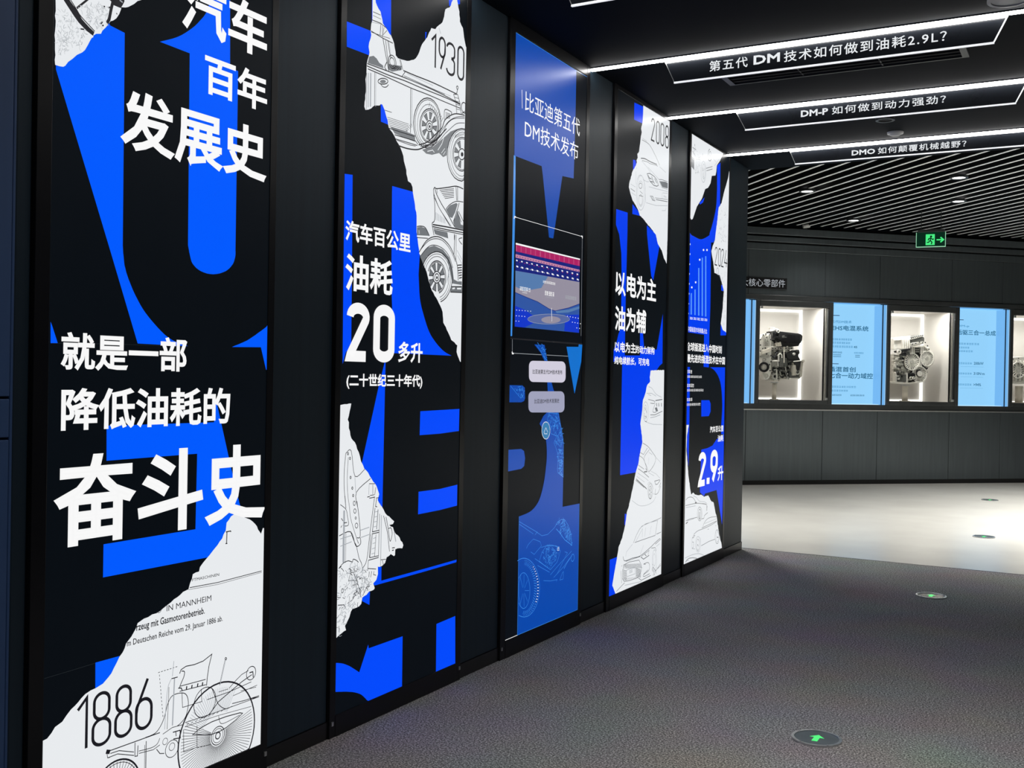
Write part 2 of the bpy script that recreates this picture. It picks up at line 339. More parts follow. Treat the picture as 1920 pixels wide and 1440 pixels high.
# ------------------------------------------------------------------ light boxes
ART = [
 [
  ["p","b0",[1743,2031.5,1894,2165.5,1905.5,2149,1953,2143.5,1957.5,1553,1957.5,1581.5,1958,1576.5,1958.5,1569.5,1959,1561.5,1960.5,1553.5,1961.5,1545.5,1962.5,1538,1964,1529.5,1967,1521,1970,1511.5,1974.5,1501.5,1979.5,1491,1985.5,1480,1992.5,1467,2001,1453.5,2010.5,1440,2019.5,1427.5,2028.5,1416.5,2037.5,1407,2047,1398,2057.5,1388.5,2069.5,1378.5,2082.5,1368,2096,1358,2108.5,1349.5,2120.5,1343,2132.5,1337.5,2143.5,1333.5,2154.5,1330,2166,1326.5,2177.5,1324.5,2188,1323,2195,1321.5,2012.5,1322.5,1922.5,1549,1744,1992]],
  ["p","b0",[2073,2154.5,2084.5,2160,2101.5,2168,2120,2177,2137,2186.5,2151,2195.5,2164.5,2205.5,2177,2215.5,2189,2225.5,2200.5,2236,2211.5,2247.5,2221,2258.5,2229.5,2268,2235.5,2275.5,2239.5,2281.5,2243,2287,2246,2293.5,2249.5,2302.5,2253,2312.5,2255.5,2321.5,2257.5,2328,2258.5,2534.5,2333.5,2562.5,2342.5,2155,2376,2153,2377,1615,2377.5,1612,2377.5,1608.5,2377.5,1603.5,2377,1598.5,2375.5,1593,2373.5,1586.5,2371,1580,2367,1573.5,2361.5,1567.5,2355,1561,2347,1555,2338,1549.5,2326.5,1545,2314,1540.5,2300.5,1537.5,2287.5,1535.5,2274.5,1535,2261.5,1535.5,2249,1537.5,2238,1540,2228.5,1543.5,2220,1547.5,2213,1552.5,2207,1557.5,2202.5,1562.5,2200,1568,2198,1573.5,2196,1579,2194.5,1584.5,2192.5,1590,2191.5,1595,2190.5,1598.5,2187.5,1608.5,2182.5,2153]],
  ["p","b0",[2522,1398,2518,1393,2506,1386,2492,1378,2479,1371,2468,1364.5,2457,1359,2445.5,1353,2433,1347,2416.5,1341,2398,1334.5,2380.5,1329,2369,1325,2494.5,1328.5,2519.5,1259,2522,1259]],
  ["p","b0",[1739.5,1366.5,1743.5,1358.5,1761,1314.5,1740.5,1313.5]],
  ["p","b0",[1914,1103,2300.5,1101,2299,1177,2310.5,1156,2373.5,962.5,2409.5,857.5,2426,815.5,2341.5,726,2281,705,1910,705,1910,792,2233.5,793.5,2235.5,1012,1915.5,1011]],
  ["p","b0",[1890,485.5,1967.5,485.5,1979.5,397,1891,414.5]],
  ["p","p",[1737.5,2244.5,1741.5,2002.5,1754,2002.5,1765,2004,1771,2008.5,1779,2020,1791.5,2031,1804.5,2044.5,1820,2055,1828.5,2063.5,1837.5,2079.5,1843,2090.5,1848.5,2100,1853,2103,1854,2108,1862,2114.5,1877,2119,1881,2128,1891.5,2139.5,1899,2149.5,1906,2160,1914.5,2164.5,1925,2173.5,1934,2187.5,1940,2202.5,1940,2207.5,1954,2211,1963.5,2215.5,1982.5,2229.5,1994,2241,2018,2256.5,2050.5,2301,2066.5,2359]],
  ["p","p",[2398,823.5,2412.5,814,2427.5,808.5,2457.5,797.5,2480.5,781.5,2504,752.5,2508.5,746.5,2517,764,2522,763,2522,85,2116,85,1735,128,1735,327,1735,326.5,1747.5,328.5,1770,351,1791,358.5,1817,383,1838,395.5,1859.5,411,1893,418.5,1915,424.5,1932,437,1949,456.5,1967.5,483.5,1978,493,1989,514.5,2007,530,2021.5,548.5,2027.5,562,2049,570,2092.5,576.5,2118,586.5,2156.5,604.5,2189.5,619.5,2210,623.5,2216,640.5,2226,664.5,2250,668.5,2253.5,681,2277.5,701,2305.5,723,2323,736.5,2341,753,2355.5,775,2358.5,798.5,2376.5,815.5]],
  ["p","k",[1763,2169.5,1792.5,2140.5,1807,2128,1830.5,2114,1852.5,2106.5,1856.5,2117.5,1839.5,2125.5,1818.5,2138.5,1801,2157.5,1780.5,2175,1757.5,2203.5,1743.5,2199]],
  ["s","k",4.1,[1861.5,2223.5,1832.5,2192,1802,2161.5],0,0],
  ["s","k",2.1,[1760.5,2192.5,1783.5,2176,1801,2158.5,1812.5,2146.5,1833.5,2133.5,1857.5,2119.5],1,0],
  ["s","k",6.9,[1912.5,2211.5,1907.5,2191,1902,2164,1895.5,2152],0,0],
  ["p","k",[1902.5,2214.5,1912,2210,1916.5,2205,1938.5,2204.5,1944.5,2214,1950.5,2226,1949,2242,1899,2226]],
  ["s","k",4.2,[1921,2226.5,1913.5,2213],0,0],
  ["s","l",2.8,[1935,2224.5,1944.5,2221.5],0,0],
  ["k",150,3,[1746,2134.5,1779.5,2143.5,1813,2117.5,1834,2106.5,1814,2066.5,1781.5,2050,1749.5,2024.5]],
  ["k",110,5,[1824,2174.5,1884.5,2197.5,1900,2193.5,1893,2151.5,1867.5,2127.5,1836,2140.5,1809.5,2162.5]],
  ["s","k",2.7,[1814.5,2113,1825,2115],0,0],
  ["s","k",3.0,[1884,2192,1888.5,2192.5],0,0],
  ["s","k",3.0,[1900,2194,1904.5,2196],0,0],
  ["s","k",2.2,[1875.5,2143.5,1881.5,2151],0,0],
  ["s","k",3.0,[1881,2140,1884.5,2144],0,0],
  ["s","k",2.8,[1925,2185,1927,2187],0,0],
  ["s","k",1.7,[2214.5,627.5,2324,624.5,2514.5,630],0,0],
  ["s","k",0.9,[2210,622.5,2324.5,618.5,2514.5,625.5],0,0],
  ["s","k",2.4,[2356,771,2375.5,771.5,2377.5,768.5],0,0],
  ["s","k",2.6,[2360.5,771.5,2359.5,735.5],0,0],
  ["s","k",2.2,[2355,736,2363,735.5],0,0],
  ["s","k",1.2,[2095.5,580,2100.5,576.5,2106.5,578,2109.5,582],1,0],
  ["t","k","FTMASCHINEN",2224,643.5,2331,652,0.01],
  ["t","k","IN MANNHEIM",2129.5,575,2300.5,591.5,0.0],
  ["t","k","rzeug mit Gasmotorenbetrieb.",2023,535,2275,561.5,0.015],
  ["t","k","m Deutschen Reiche vom 29. Januar 1886 ab.",1992,500.5,2348.5,522.5,0.01],
  ["d","k","1",1833,265,1873.5,405,8.7],
  ["d","k","8",1880.5,261,1944,405,8.9],
  ["d","k","8",1953,262.5,2014.5,405,9.1],
  ["d","k","6",2022.5,263.5,2084.5,406.5,9.3],
  ["c","k",2.2,2336.5,165.5,157.5],
  ["c","k",1.4,2336.5,165.5,155],
  ["c","k",1.9,2336.5,165.5,27],
  ["c","k",1.3,2336.5,165.5,20.5],
  ["c","k",2.4,2336.5,165.5,9.5],
  ["w","k",1.1,2336.5,165.5,157.5,64,0.2,0.93,150,380],
  ["w","l",1.1,2336.5,165.5,157.5,26,0.45,0.9,60,150],
  ["c","k",3.6,1965,128.5,78],
  ["c","k",1.4,1965,128.5,70.5],
  ["w","k",1.2,1965,128.5,78,40,0.3,0.95,0,360],
  ["s","k",2.1,[2181.5,387.5,2186.5,397.5,2205,403,2238,400.5,2272,403,2306.5,415.5,2295.5,383,2289.5,350.5,2287,327],0,0],
  ["s","k",2.0,[2188.5,393,2199.5,389,2198,375.5,2187.5,358.5,2181,346.5],1,0],
  ["s","k",1.8,[2184,351,2283,346.5],0,0],
  ["s","k",1.8,[2182.5,336.5,2285,330.5],0,0],
  ["s","k",2.4,[2177,347,2188,345,2193.5,335],0,0],
  ["s","k",3.4,[2208,335.5,2209.5,345],0,0],
  ["s","k",3.4,[2228.5,334.5,2230,343.5],0,0],
  ["s","k",3.4,[2251,333,2252.5,342.5],0,0],
  ["s","k",3.5,[2270,331.5,2271.5,341],0,0],
  ["s","k",1.8,[2060.5,240,2094.5,242,2115,258,2128.5,281,2138.5,311,2155.5,331,2191.5,330,2210.5,317,2216.5,290.5,2208,259.5,2190,245,2175.5,239.5],1,0],
  ["s","k",1.5,[2191.5,330,2194.5,287.5,2269,285,2266,322.5],0,0],
  ["c","k",1.7,2281.5,279.5,43.5],
  ["s","k",1.7,[2308.5,314.5,2321,288.5,2337.5,258.5,2365.5,238,2394,238],1,0],
  ["s","k",1.7,[2462.5,330.5,2433,325,2408.5,313,2380.5,296.5],0,0],
  ["s","k",2.2,[2478,314,2434,302.5,2393,287.5,2337,267,2298.5,237.5],0,0],
  ["c","k",1.8,2474.5,319.5,20.5],
  ["s","k",2.7,[2467,322.5,2482,322,2484.5,303.5],0,0],
  ["s","l",1.6,[2364.5,387.5,2342,315],0,0],
  ["s","k",1.1,[2360.5,385.5,2339.5,315.5],0,0],
  ["s","k",1.9,[2367.5,388.5,2367.5,387.5,2367,386.5,2366.5,386,2366,385.5,2365,385.5,2364.5,385.5,2363.5,386,2363,386.5,2362,387,2361.5,388,2361,389,2361,390,2361,390.5,2361.5,391.5,2362,392,2362.5,392.5,2363.5,392.5,2364,392.5,2365,392,2366,391.5,2366.5,391,2367,390,2367.5,389.5],0,1],
  ["s","k",1.5,[2204.5,241,2330,237.5,2512,236.5],0,0],
  ["s","k",1.2,[2205,228.5,2330,226,2478,215.5],0,0],
  ["s","k",1.8,[2394,246,2452,241.5,2512,240],0,0],
  ["s","k",1.7,[2477.5,239.5,2512,236.5],0,0],
  ["s","k",1.6,[2290,285,2381,285,2476,292],0,0],
  ["s","k",1.3,[2336.5,296,2376.5,295],0,0],
  ["s","k",1.3,[2397.5,269,2502.5,275.5],0,0],
  ["s","k",1.3,[2430,275.5,2498,270.5],0,0],
  ["s","k",2.2,[2235,197.5,2268.5,209,2311,214,2370.5,213.5,2427.5,209,2440,204.5,2411.5,192,2371,180,2347,176.5,2308,176.5],0,1],
  ["s","k",1.4,[2338,224,2346.5,200,2370.5,196,2427.5,202.5],1,0],
  ["s","k",1.5,[2199.5,223,2201.5,157.5,2253,156,2251.5,219.5],0,0],
  ["s","k",1.4,[2253,154.5,2308.5,147.5],0,0],
  ["c","k",1.5,2157,180.5,24],
  ["c","k",1.1,2131.5,208.5,9],
  ["c","k",1.2,2157,186,10.5],
  ["s","k",2.3,[2159.5,226,2186.5,224.5,2188,202,2162,206.5],0,0],
  ["s","k",2.0,[2170.5,225.5,2172,211.5],0,0],
  ["s","k",1.5,[2122.5,231.5,2157.5,240.5,2197.5,237.5],0,0],
  ["s","k",1.3,[2107,402.5,2107.5,397],0,0],
  ["s","k",1.3,[2108,392,2109,386.5],0,0],
  ["s","k",1.3,[2109.5,381.5,2110,376],0,0],
  ["s","k",1.3,[2111,371,2111.5,365.5],0,0],
  ["s","k",1.4,[2112,360.5,2113,355],0,0],
  ["s","k",1.4,[2113.5,350,2114,344.5],0,0],
  ["s","k",1.4,[2114.5,339.5,2115.5,333.5],0,0],
  ["s","k",1.4,[2116,328.5,2117,323],0,0],
  ["s","k",1.4,[2117.5,318,2118,312.5],0,0],
  ["s","k",1.4,[2118.5,307.5,2119.5,302],0,0],
  ["s","k",1.4,[2120,297,2121,291],0,0],
  ["s","k",1.4,[2121.5,286,2122,280.5],0,0],
  ["s","k",1.3,[2102,409,2108.5,409.5],0,0],
  ["s","k",1.4,[2112.5,409,2119,409.5],0,0],
  ["s","k",1.4,[2123,409.5,2129.5,409.5],0,0],
  ["s","k",1.4,[2133.5,409.5,2140,409.5],0,0],
  ["s","k",1.4,[2144,409.5,2150.5,409.5],0,0],
  ["s","k",1.4,[2155,409.5,2161,410],0,0],
  ["s","k",1.4,[2165.5,410,2172,410],0,0],
  ["s","l",1.5,[2159,428.5,2154.5,386],0,0],
  ["s","k",2.1,[2151,380.5,2174.5,379.5],0,0],
  ["s","l",3.4,[2162.5,378.5,2157.5,246],0,0],
  ["s","l",1.5,[2151,380,2139,359.5,2133,312.5,2129,243],1,0],
  ["s","k",1.2,[2142.5,359,2138,240.5],0,0],
  ["s","k",1.2,[2210.5,231,2219.5,235.5],0,0],
  ["s","k",1.2,[2227,231.5,2236,235.5],0,0],
  ["s","k",1.2,[2243.5,231.5,2253,236],0,0],
  ["s","k",1.3,[2260.5,232,2270,236.5],0,0],
  ["s","k",1.3,[2277.5,232.5,2287,237],0,0],
  ["s","k",1.3,[2295,233,2304.5,237.5],0,0],
  ["s","k",1.3,[2312.5,233,2322,237.5],0,0],
  ["s","k",1.3,[2330,233.5,2340,238],0,0],
  ["s","k",1.3,[2348,234,2357.5,238.5],0,0],
  ["s","k",1.8,[2100.5,196,2113,180,2129,175.5],0,0],
  ["s","k",2.0,[1928.5,240,2026,239.5,2112,239],0,0],
  ["s","k",1.7,[1942.5,232,1971,231,2021.5,212],0,0],
  ["s","k",1.7,[1933.5,223,1966.5,223.5,2022,202.5],0,0],
  ["s","k",1.8,[2024.5,237,2025,199,2033.5,197.5,2035,226],0,0],
  ["s","k",1.5,[2038,209.5,2082,205.5,2102.5,210,2112,223.5],1,0],
  ["s","k",1.5,[2038.5,203,2089,198,2112.5,204.5],0,0],
  ["s","k",1.9,[2063.5,229.5,2063,145],0,0],
  ["s","k",1.2,[2058.5,220.5,2059,146],0,0],
  ["s","k",8.5,[1928.5,241,1941,236.5],0,0],
  ["s","k",1.4,[1931.5,235.5,1933.5,223,1941,222],0,0],
  ["t","w","汽车",2148,2218,2499,2374,0.027],
  ["t","w","百年",2241,2056,2503.5,2172,0.027],
  ["t","w","发展史",1946,1839.5,2503,2002,0.027],
  ["t","w","就是一部",1771,1248,2189.5,1343.5,0.027],
  ["t","w","降低油耗的",1773.5,1094,2365,1202.5,0.027],
  ["t","w","奋斗史",1759.5,798,2521,1031.5,0.027],
  ["s","sm",0.8,[1737,481,1815,482.5,1888.5,484.5],0,0],
  ["s","sm",0.8,[1744.5,1313.5,1910,1317.5,2195,1321.5],0,0],
 ],
 [
  ["p","b",[2894,2459,3032,2467,3038.5,2437,3028,2379.5,3020.5,2378.5,2896.5,2373]],
  ["p","b",[3032.5,2647,3148.5,2686.5,3153,2482,3038,2448.5]],
  ["p","b",[3529,2800,3618,2800,3621.5,2749,3542,2716]],
  ["p","b",[3097,2228.5,3116.5,2228.5,3151.5,2160,3100,2161]],
  ["p","b",[3375.5,2564,3384.5,2567,3380.5,2540.5,3376,2539]],
  ["p","b",[2896.5,1937.5,2940.5,1941.5,2946,1605,2949,1329.5,2921.5,1328.5,2902.5,1284.5,2898.5,1646.5]],
  ["p","b",[3176.5,1942.5,3331,1943,3351.5,1872.5,3365,1721.5,3358.5,1634.5,3360.5,1617.5,3363,1593,3366,1566.5,3370.5,1543.5,3376.5,1525.5,3383.5,1509.5,3391.5,1494.5,3400,1479,3409,1463.5,3418.5,1447.5,3428.5,1432.5,3439.5,1419,3450.5,1407.5,3462.5,1397.5,3475,1388.5,3488,1379.5,3502,1370.5,3517,1362,3532.5,1354,3547.5,1347.5,3563,1342,3579.5,1337.5,3594.5,1334,3604.5,1331.5,3205.5,1330.5,3181.5,1578.5,3176,1920.5]],
  ["p","b",[3148,1295,3154,1293,3153,1201.5,3149.5,763.5,3093.5,783.5,3011,914,3022,937,3112,1201.5]],
  ["p","b",[3387,1112,3672,1116,3671,1026,3528.5,1020.5,3385,1020]],
  ["p","b",[3384.5,802.5,3535.5,800.5,3666,807,3666.5,721.5,3538.5,716.5,3383.5,715.5]],
  ["p","b",[3121.5,556,3150.5,548,3150.5,497.5,3449.5,498.5,3671,500,3669,490,3450,487.5,3112.5,486.5,3092,498.5]],
  ["p","b",[3077,471.5,3082.5,467.5,3080.5,421.5,3038,442.5,3031.5,460.5]],
  ["p","b",[2893,255.5,2897,254.5,2904.5,252.5,2913.5,250,2923.5,247,2933.5,243.5,2944.5,239,2956,233.5,2968.5,227.5,2983.5,218.5,3000.5,208,3016.5,198,3027,191,3077.5,279,3081,265,3293.5,264.5,3295,75,3083.5,75,3076,79,3065.5,89,3053.5,99,3041.5,108,3028.5,115,3015,121,3001,126.5,2986.5,131.5,2971,136,2955,140.5,2939.5,144.5,2926,147.5,2914.5,150.5,2905,152.5,2897,154.5,2893,155.5]],
  ["p","b",[3527.5,265,3668,270,3674.5,75,3530,75]],
  ["p","p",[3038,2603,3039,2516.5,3030,2466.5,3034,2453,3019.5,2408,3025.5,2389,3014.5,2359,3010,2323,3009,2304.5,3004.5,2289,3008.5,2257.5,3001.5,2208.5,3000.5,2191.5,3007.5,2182,3024.5,2187,3041,2195,3051.5,2204.5,3075.5,2213.5,3089.5,2216.5,3098,2224,3107,2224,3122,2207.5,3141,2175.5,3145,2159.5,3150.5,2148,3171,2137.5,3186,2126,3201.5,2109.5,3224.5,2091.5,3244,2065,3248.5,2046.5,3258.5,2028.5,3277,1977.5,3296.5,1973,3307,1960.5,3311.5,1937,3324,1912.5,3313.5,1932.5,3338.5,1855.5,3340,1795,3360.5,1716,3413.5,1650,3423.5,1630,3453,1581,3502.5,1537.5,3532.5,1503,3539,1461,3574.5,1425.5,3600.5,1394.5,3647,1374.5,3642.5,1347.5,3669.5,1310,3676,1307.5,3676,2003,3676,2591,3676,2589.5,3671.5,2594,3657,2625.5,3647,2660,3623.5,2679,3618,2717.5,3599,2758,3593.5,2784.5,3576,2778.5,3568.5,2748.5,3543.5,2710.5,3514,2694,3506.5,2664.5,3494.5,2638,3445.5,2596,3417,2592,3389.5,2548,3354.5,2511,3336,2475,3313.5,2446.5,3286.5,2433,3256,2421.5,3222,2417.5,3199.5,2416,3184.5,2422.5,3172.5,2463.5,3153.5,2486,3131.5,2498.5,3102,2515,3087,2552,3058,2574.5,3050.5,2607]],
  ["p","p",[2893,1143,2954.5,1147.5,2936.5,1092,2943,1082.5,2943.5,1062,2959,1025.5,2978.5,1011.5,2992,987.5,3009.5,960.5,3016.5,941.5,3037,914,3059,899,3082,873.5,3102.5,856,3119,833,3128.5,816,3120,795.5,3143.5,769,3121,790,3147.5,767.5,3167.5,743,3207,717.5,3225.5,706,3217.5,697,3194.5,696,3218,685.5,3227,667.5,3262.5,641.5,3287.5,609,3281,598.5,3250.5,602.5,3235.5,600.5,3234.5,579.5,3228,576.5,3207.5,587,3182,579,3172.5,559.5,3153.5,551,3134.5,550,3128,553,3129,525,3120,505.5,3101.5,495.5,3111,477,3105,472,3077,470.5,3062,461,3037.5,455.5,3032,434.5,3020,427.5,2981.5,425.5,2973,418,2964.5,399.5,2940.5,373.5,2946.5,357.5,2922,351.5,2894,341.5,2893,336.5,2893,594,2893,795.5]],
  ["p","g",[3024,2374,3049.5,2384,3067.5,2379.5,3085,2368,3106.5,2365,3110.5,2355.5,3016,2349.5]],
  ["p","g",[3138.5,2380,3164,2382.5,3223,2394,3223.5,2379,3164.5,2357.5,3142.5,2358]],
  ["s","k",1.9,[3042,2538,3087.5,2540],0,0],
  ["s","k",1.3,[3042,2525,3091,2526.5],0,0],
  ["s","k",2.4,[3036,2507.5,3088,2511,3124,2504.5],0,0],
  ["s","k",2.6,[3032,2467,3100,2462,3165,2461.5],0,0],
  ["s","k",1.5,[3033.5,2463.5,3100,2468.5,3146.5,2473.5],0,0],
  ["s","k",2.3,[3090,2509,3086,2468.5],0,0],
  ["s","k",1.9,[3100.5,2506,3100,2464],0,0],
  ["s","k",1.9,[3109.5,2502.5,3103.5,2473.5,3128,2497.5],0,0],
  ["s","l",1.7,[3037.5,2499.5,3086.5,2508],0,0],
  ["s","k",2.7,[3104,2461,3119.5,2415,3143,2353.5],0,0],
  ["s","k",2.3,[3120,2459.5,3134.5,2398,3142.5,2362],0,0],
  ["s","k",2.7,[3134,2461.5,3152,2405],0,0],
  ["s","l",1.9,[3141.5,2459,3156,2408],0,0],
  ["s","k",2.3,[3214.5,2415.5,3231,2381],0,0],
  ["s","k",1.9,[3209,2415,3221,2389.5],0,0],
  ["c","k",2.5,3163,2393,23.5],
  ["c","k",2.3,3163,2392,15.5],
  ["s","k",2.9,[3128.5,2354,3117.5,2362,3131,2384.5],1,0],
  ["s","k",2.3,[3160.5,2367,3197,2387],0,0],
  ["s","k",2.3,[3177,2369.5,3204.5,2386.5],0,0],
  ["s","k",2.3,[3193.5,2372,3212,2386],0,0],
  ["s","k",2.3,[3210.5,2375,3219.5,2385.5],0,0],
  ["s","k",3.0,[3013,2346.5,3143,2352.5,3201.5,2354.5,3316,2357.5,3478.5,2357.5,3634.5,2351],0,0],
  ["s","k",3.0,[3011.5,2338,3143.5,2339,3239.5,2344.5,3356,2345.5,3521,2349.5,3635,2348.5],0,0],
  ["s","k",2.8,[3017,2329,3129,2329.5,3286,2328,3396.5,2331,3521.5,2331.5,3640,2333.5],0,0],
  ["s","k",3.5,[3234.5,2380,3315.5,2381.5,3435.5,2385.5,3607,2384],0,0],
  ["s","l",1.6,[3257.5,2375.5,3436,2374.5],0,0],
  ["s","l",1.6,[3258,2358,3563.5,2364.5],0,0],
  ["s","k",1.6,[3239,2362,3520.5,2361],0,0],
  ["s","k",2.3,[3224,2353.5,3249.5,2382],0,0],
  ["s","k",2.5,[3585,2376.5,3603.5,2350.5,3611.5,2308],0,0],
  ["s","k",2.8,[3615.5,2384,3634.5,2353.5,3645,2313.5],0,0],
  ["s","k",2.5,[3585,2377.5,3615.5,2384],0,0],
  ["s","k",3.0,[3607,2384,3613,2400,3606,2410,3612.5,2417,3619,2413,3613,2400],0,0],
  ["s","k",1.7,[3594,2367,3623,2369.5],0,0],
  ["s","k",1.7,[3598.5,2354,3628.5,2356.5],0,0],
  ["s","k",1.7,[3603,2341,3634.5,2344],0,0],
  ["s","k",1.7,[3609,2324,3642,2327],0,0],
  ["s","k",1.9,[3058.5,2327.5,3060,2205.5],0,0],
  ["s","l",1.9,[3065.5,2327.5,3067,2207],0,0],
  ["s","l",5.6,[3034.5,2319.5,3036,2200],0,0],
  ["s","l",3.7,[3020.5,2316,3022.5,2195],0,0],
  ["s","k",1.5,[3010.5,2313,3012.5,2184.5],0,0],
  ["s","k",2.6,[3284,2325.5,3288,2160],0,0],
  ["s","l",2.8,[3293.5,2325.5,3296,2181.5],0,0],
  ["s","k",2.7,[3138.5,2316,3137.5,2313,3134.5,2309.5,3130,2306,3123.5,2303,3116.5,2300,3108.5,2298,3100.5,2296,3093.5,2295.5,3087,2295.5,3082.5,2296.5,3079.5,2298,3078.5,2300.5,3079.5,2303.5,3082,2307,3087,2310,3093,2313.5,3100,2316.5,3108,2318.5,3115.5,2320.5,3123,2321,3129.5,2321,3134.5,2320,3137.5,2318.5],0,1],
  ["p","g",[3126,2311.5,3125.5,2310,3123.5,2308,3121,2306,3117.5,2304,3113,2302.5,3108.5,2301,3104,2300,3099.5,2299.5,3096,2299.5,3093,2300,3091,2301,3090.5,2302.5,3091,2304.5,3093,2306.5,3095.5,2308.5,3099,2310.5,3103.5,2312,3108,2313.5,3112.5,2314.5,3117,2315,3120.5,2315,3123.5,2314,3125.5,2313]],
  ["s","k",2.3,[3091,2296.5,3109,2288.5,3130,2293.5,3142.5,2305],1,0],
  ["s","k",1.7,[3122,2207.5,3165.5,2209],0,0],
  ["s","k",1.3,[3138.5,2186,3274.5,2190],0,0],
  ["s","k",1.3,[3141.5,2179.5,3273.5,2184],0,0],
  ["s","k",1.3,[3144,2173.5,3272,2178],0,0],
  ["s","k",1.3,[3147,2167.5,3270.5,2172],0,0],
  ["s","k",1.3,[3149.5,2161,3269,2166],0,0],
  ["s","k",1.4,[3152.5,2155,3268,2160],0,0],
  ["s","k",1.4,[3155,2148.5,3266.5,2154.5],0,0],
  ["p","g",[3159.5,2154.5,3283.5,2159,3318.5,2157.5,3319,2133.5,3284,2133,3186,2136.5]],
  ["s","k",2.5,[3150.5,2148,3314.5,2152.5],0,0],
  ["s","k",2.7,[3186,2132,3323,2136.5,3339,2127.5],0,0],
  ["s","k",2.5,[3190,2118,3284.5,2121,3335,2122.5],0,0],
  ["s","k",2.0,[3201.5,2115,3284.5,2114.5,3323.5,2118],0,0],
  ["s","k",3.9,[3209.5,2097,3266,2097.5,3324,2104.5,3363,2117,3423,2146.5,3484,2186.5,3537.5,2230],1,0],
  ["s","k",1.4,[3256.5,2164.5,3268,2162.5],0,0],
  ["s","k",1.4,[3263.5,2172.5,3275.5,2168.5],0,0],
  ["s","k",1.4,[3271,2180.5,3283,2174.5],0,0],
  ["s","k",1.4,[3278.5,2188.5,3290.5,2180.5],0,0],
  ["s","k",1.4,[3286,2197,3298,2186.5],0,0],
  ["s","k",3.3,[3496.5,2243,3494,2217,3485,2191.5,3470,2168,3450.5,2148.5,3427.5,2134,3403,2126,3378.5,2124.5,3355.5,2129.5,3336,2140.5,3321,2157,3311,2178,3307,2201.5,3309.5,2226.5,3318,2251,3332,2274,3350.5,2293.5,3372.5,2308.5,3397,2317.5,3421.5,2320,3445,2316,3466,2305.5,3482,2289,3492.5,2267.5],0,1],
  ["s","k",2.0,[3490.5,2241.5,3488,2217.5,3480,2193.5,3466,2172,3448.5,2154,3427.5,2140.5,3405,2133,3382.5,2131.5,3361.5,2136.5,3343.5,2147,3329.5,2162,3320.5,2181.5,3317,2203.5,3319,2227,3326.5,2250,3339.5,2271,3356.5,2289.5,3377,2303,3399,2311.5,3422,2313.5,3443.5,2309.5,3462,2299.5,3477,2284.5,3486.5,2264.5],0,1],
  ["s","k",1.6,[3482.5,2233,3480.5,2212,3473,2191,3461.5,2172.5,3446,2156.5,3428,2145,3408.5,2138.5,3389.5,2137,3371.5,2141.5,3355.5,2150.5,3343.5,2164,3336,2181,3332.5,2200.5,3334.5,2221,3341,2241,3352.5,2259.5,3367,2275.5,3384.5,2287.5,3404,2294.5,3423.5,2296.5,3442,2293,3458,2284,3470.5,2270.5,3479,2253],0,1],
  ["s","k",3.3,[3478,2228.5,3476.5,2211,3470.5,2194,3460,2178,3447,2165,3431.5,2155.5,3414.5,2149.5,3397.5,2148.5,3382,2152,3368.5,2159.5,3358,2170.5,3351,2184.5,3348.5,2200.5,3350,2217.5,3356,2234.5,3365.5,2250,3378.5,2263,3394,2273,3410.5,2279,3427.5,2281,3443.5,2278,3457.5,2270.5,3468,2259.5,3475.5,2245],0,1],
  ["s","k",2.0,[3473,2227,3471.5,2211,3465.5,2195,3456.5,2181,3444.5,2169,3430.5,2160,3415,2155,3400,2153.5,3385.5,2156.5,3373.5,2163.5,3364,2174,3357.5,2186.5,3355,2201.5,3356.5,2217,3362,2232.5,3371,2246.5,3382.5,2258.5,3396.5,2267.5,3411.5,2273,3426.5,2274.5,3441,2272,3454,2265.5,3464,2255,3470.5,2242],0,1],
  ["p","g",[3467,2225,3463.5,2203.5,3440,2210,3441,2218]],
  ["s","k",2.1,[3467,2225,3463.5,2203.5,3440,2210,3441,2218],0,1],
  ["p","g",[3452.5,2184.5,3435.5,2169,3426.5,2192,3432.5,2197.5]],
  ["s","k",2.1,[3452.5,2184.5,3435.5,2169,3426.5,2192,3432.5,2197.5],0,1],
  ["p","g",[3416,2161,3396,2161,3406.5,2186.5,3414,2186.5]],
  ["s","k",2.0,[3416,2161,3396,2161,3406.5,2186.5,3414,2186.5],0,1],
  ["p","g",[3379.5,2169,3367.5,2184,3391,2197,3395.5,2192]],
  ["s","k",2.0,[3379.5,2169,3367.5,2184,3391,2197,3395.5,2192],0,1],
  ["p","g",[3363.5,2202.5,3367,2224,3389.5,2217.5,3388.5,2209.5]],
  ["s","k",2.0,[3363.5,2202.5,3367,2224,3389.5,2217.5,3388.5,2209.5],0,1],
  ["p","g",[3377,2243,3393.5,2258,3402.5,2235.5,3396.5,2230]],
  ["s","k",2.0,[3377,2243,3393.5,2258,3402.5,2235.5,3396.5,2230],0,1],
  ["p","g",[3413,2266.5,3433,2267,3422.5,2241,3415,2241]],
  ["s","k",2.0,[3413,2266.5,3433,2267,3422.5,2241,3415,2241],0,1],
  ["p","g",[3450,2259,3462.5,2244,3438,2230.5,3434,2236]],
  ["s","k",2.1,[3450,2259,3462.5,2244,3438,2230.5,3434,2236],0,1],
  ["s","k",3.3,[3437,2217.5,3436.5,2212,3434.5,2206,3431,2201,3426.5,2196.5,3421,2193.5,3415,2191.5,3409.5,2191,3404,2192,3399.5,2194.5,3395.5,2198,3393.5,2202.5,3392.5,2208,3393,2213.5,3395,2219,3398.5,2224,3403,2228.5,3408,2232,3414,2234,3419.5,2234.5,3425,2233.5,3430,2231,3433.5,2227.5,3436,2223],0,1],
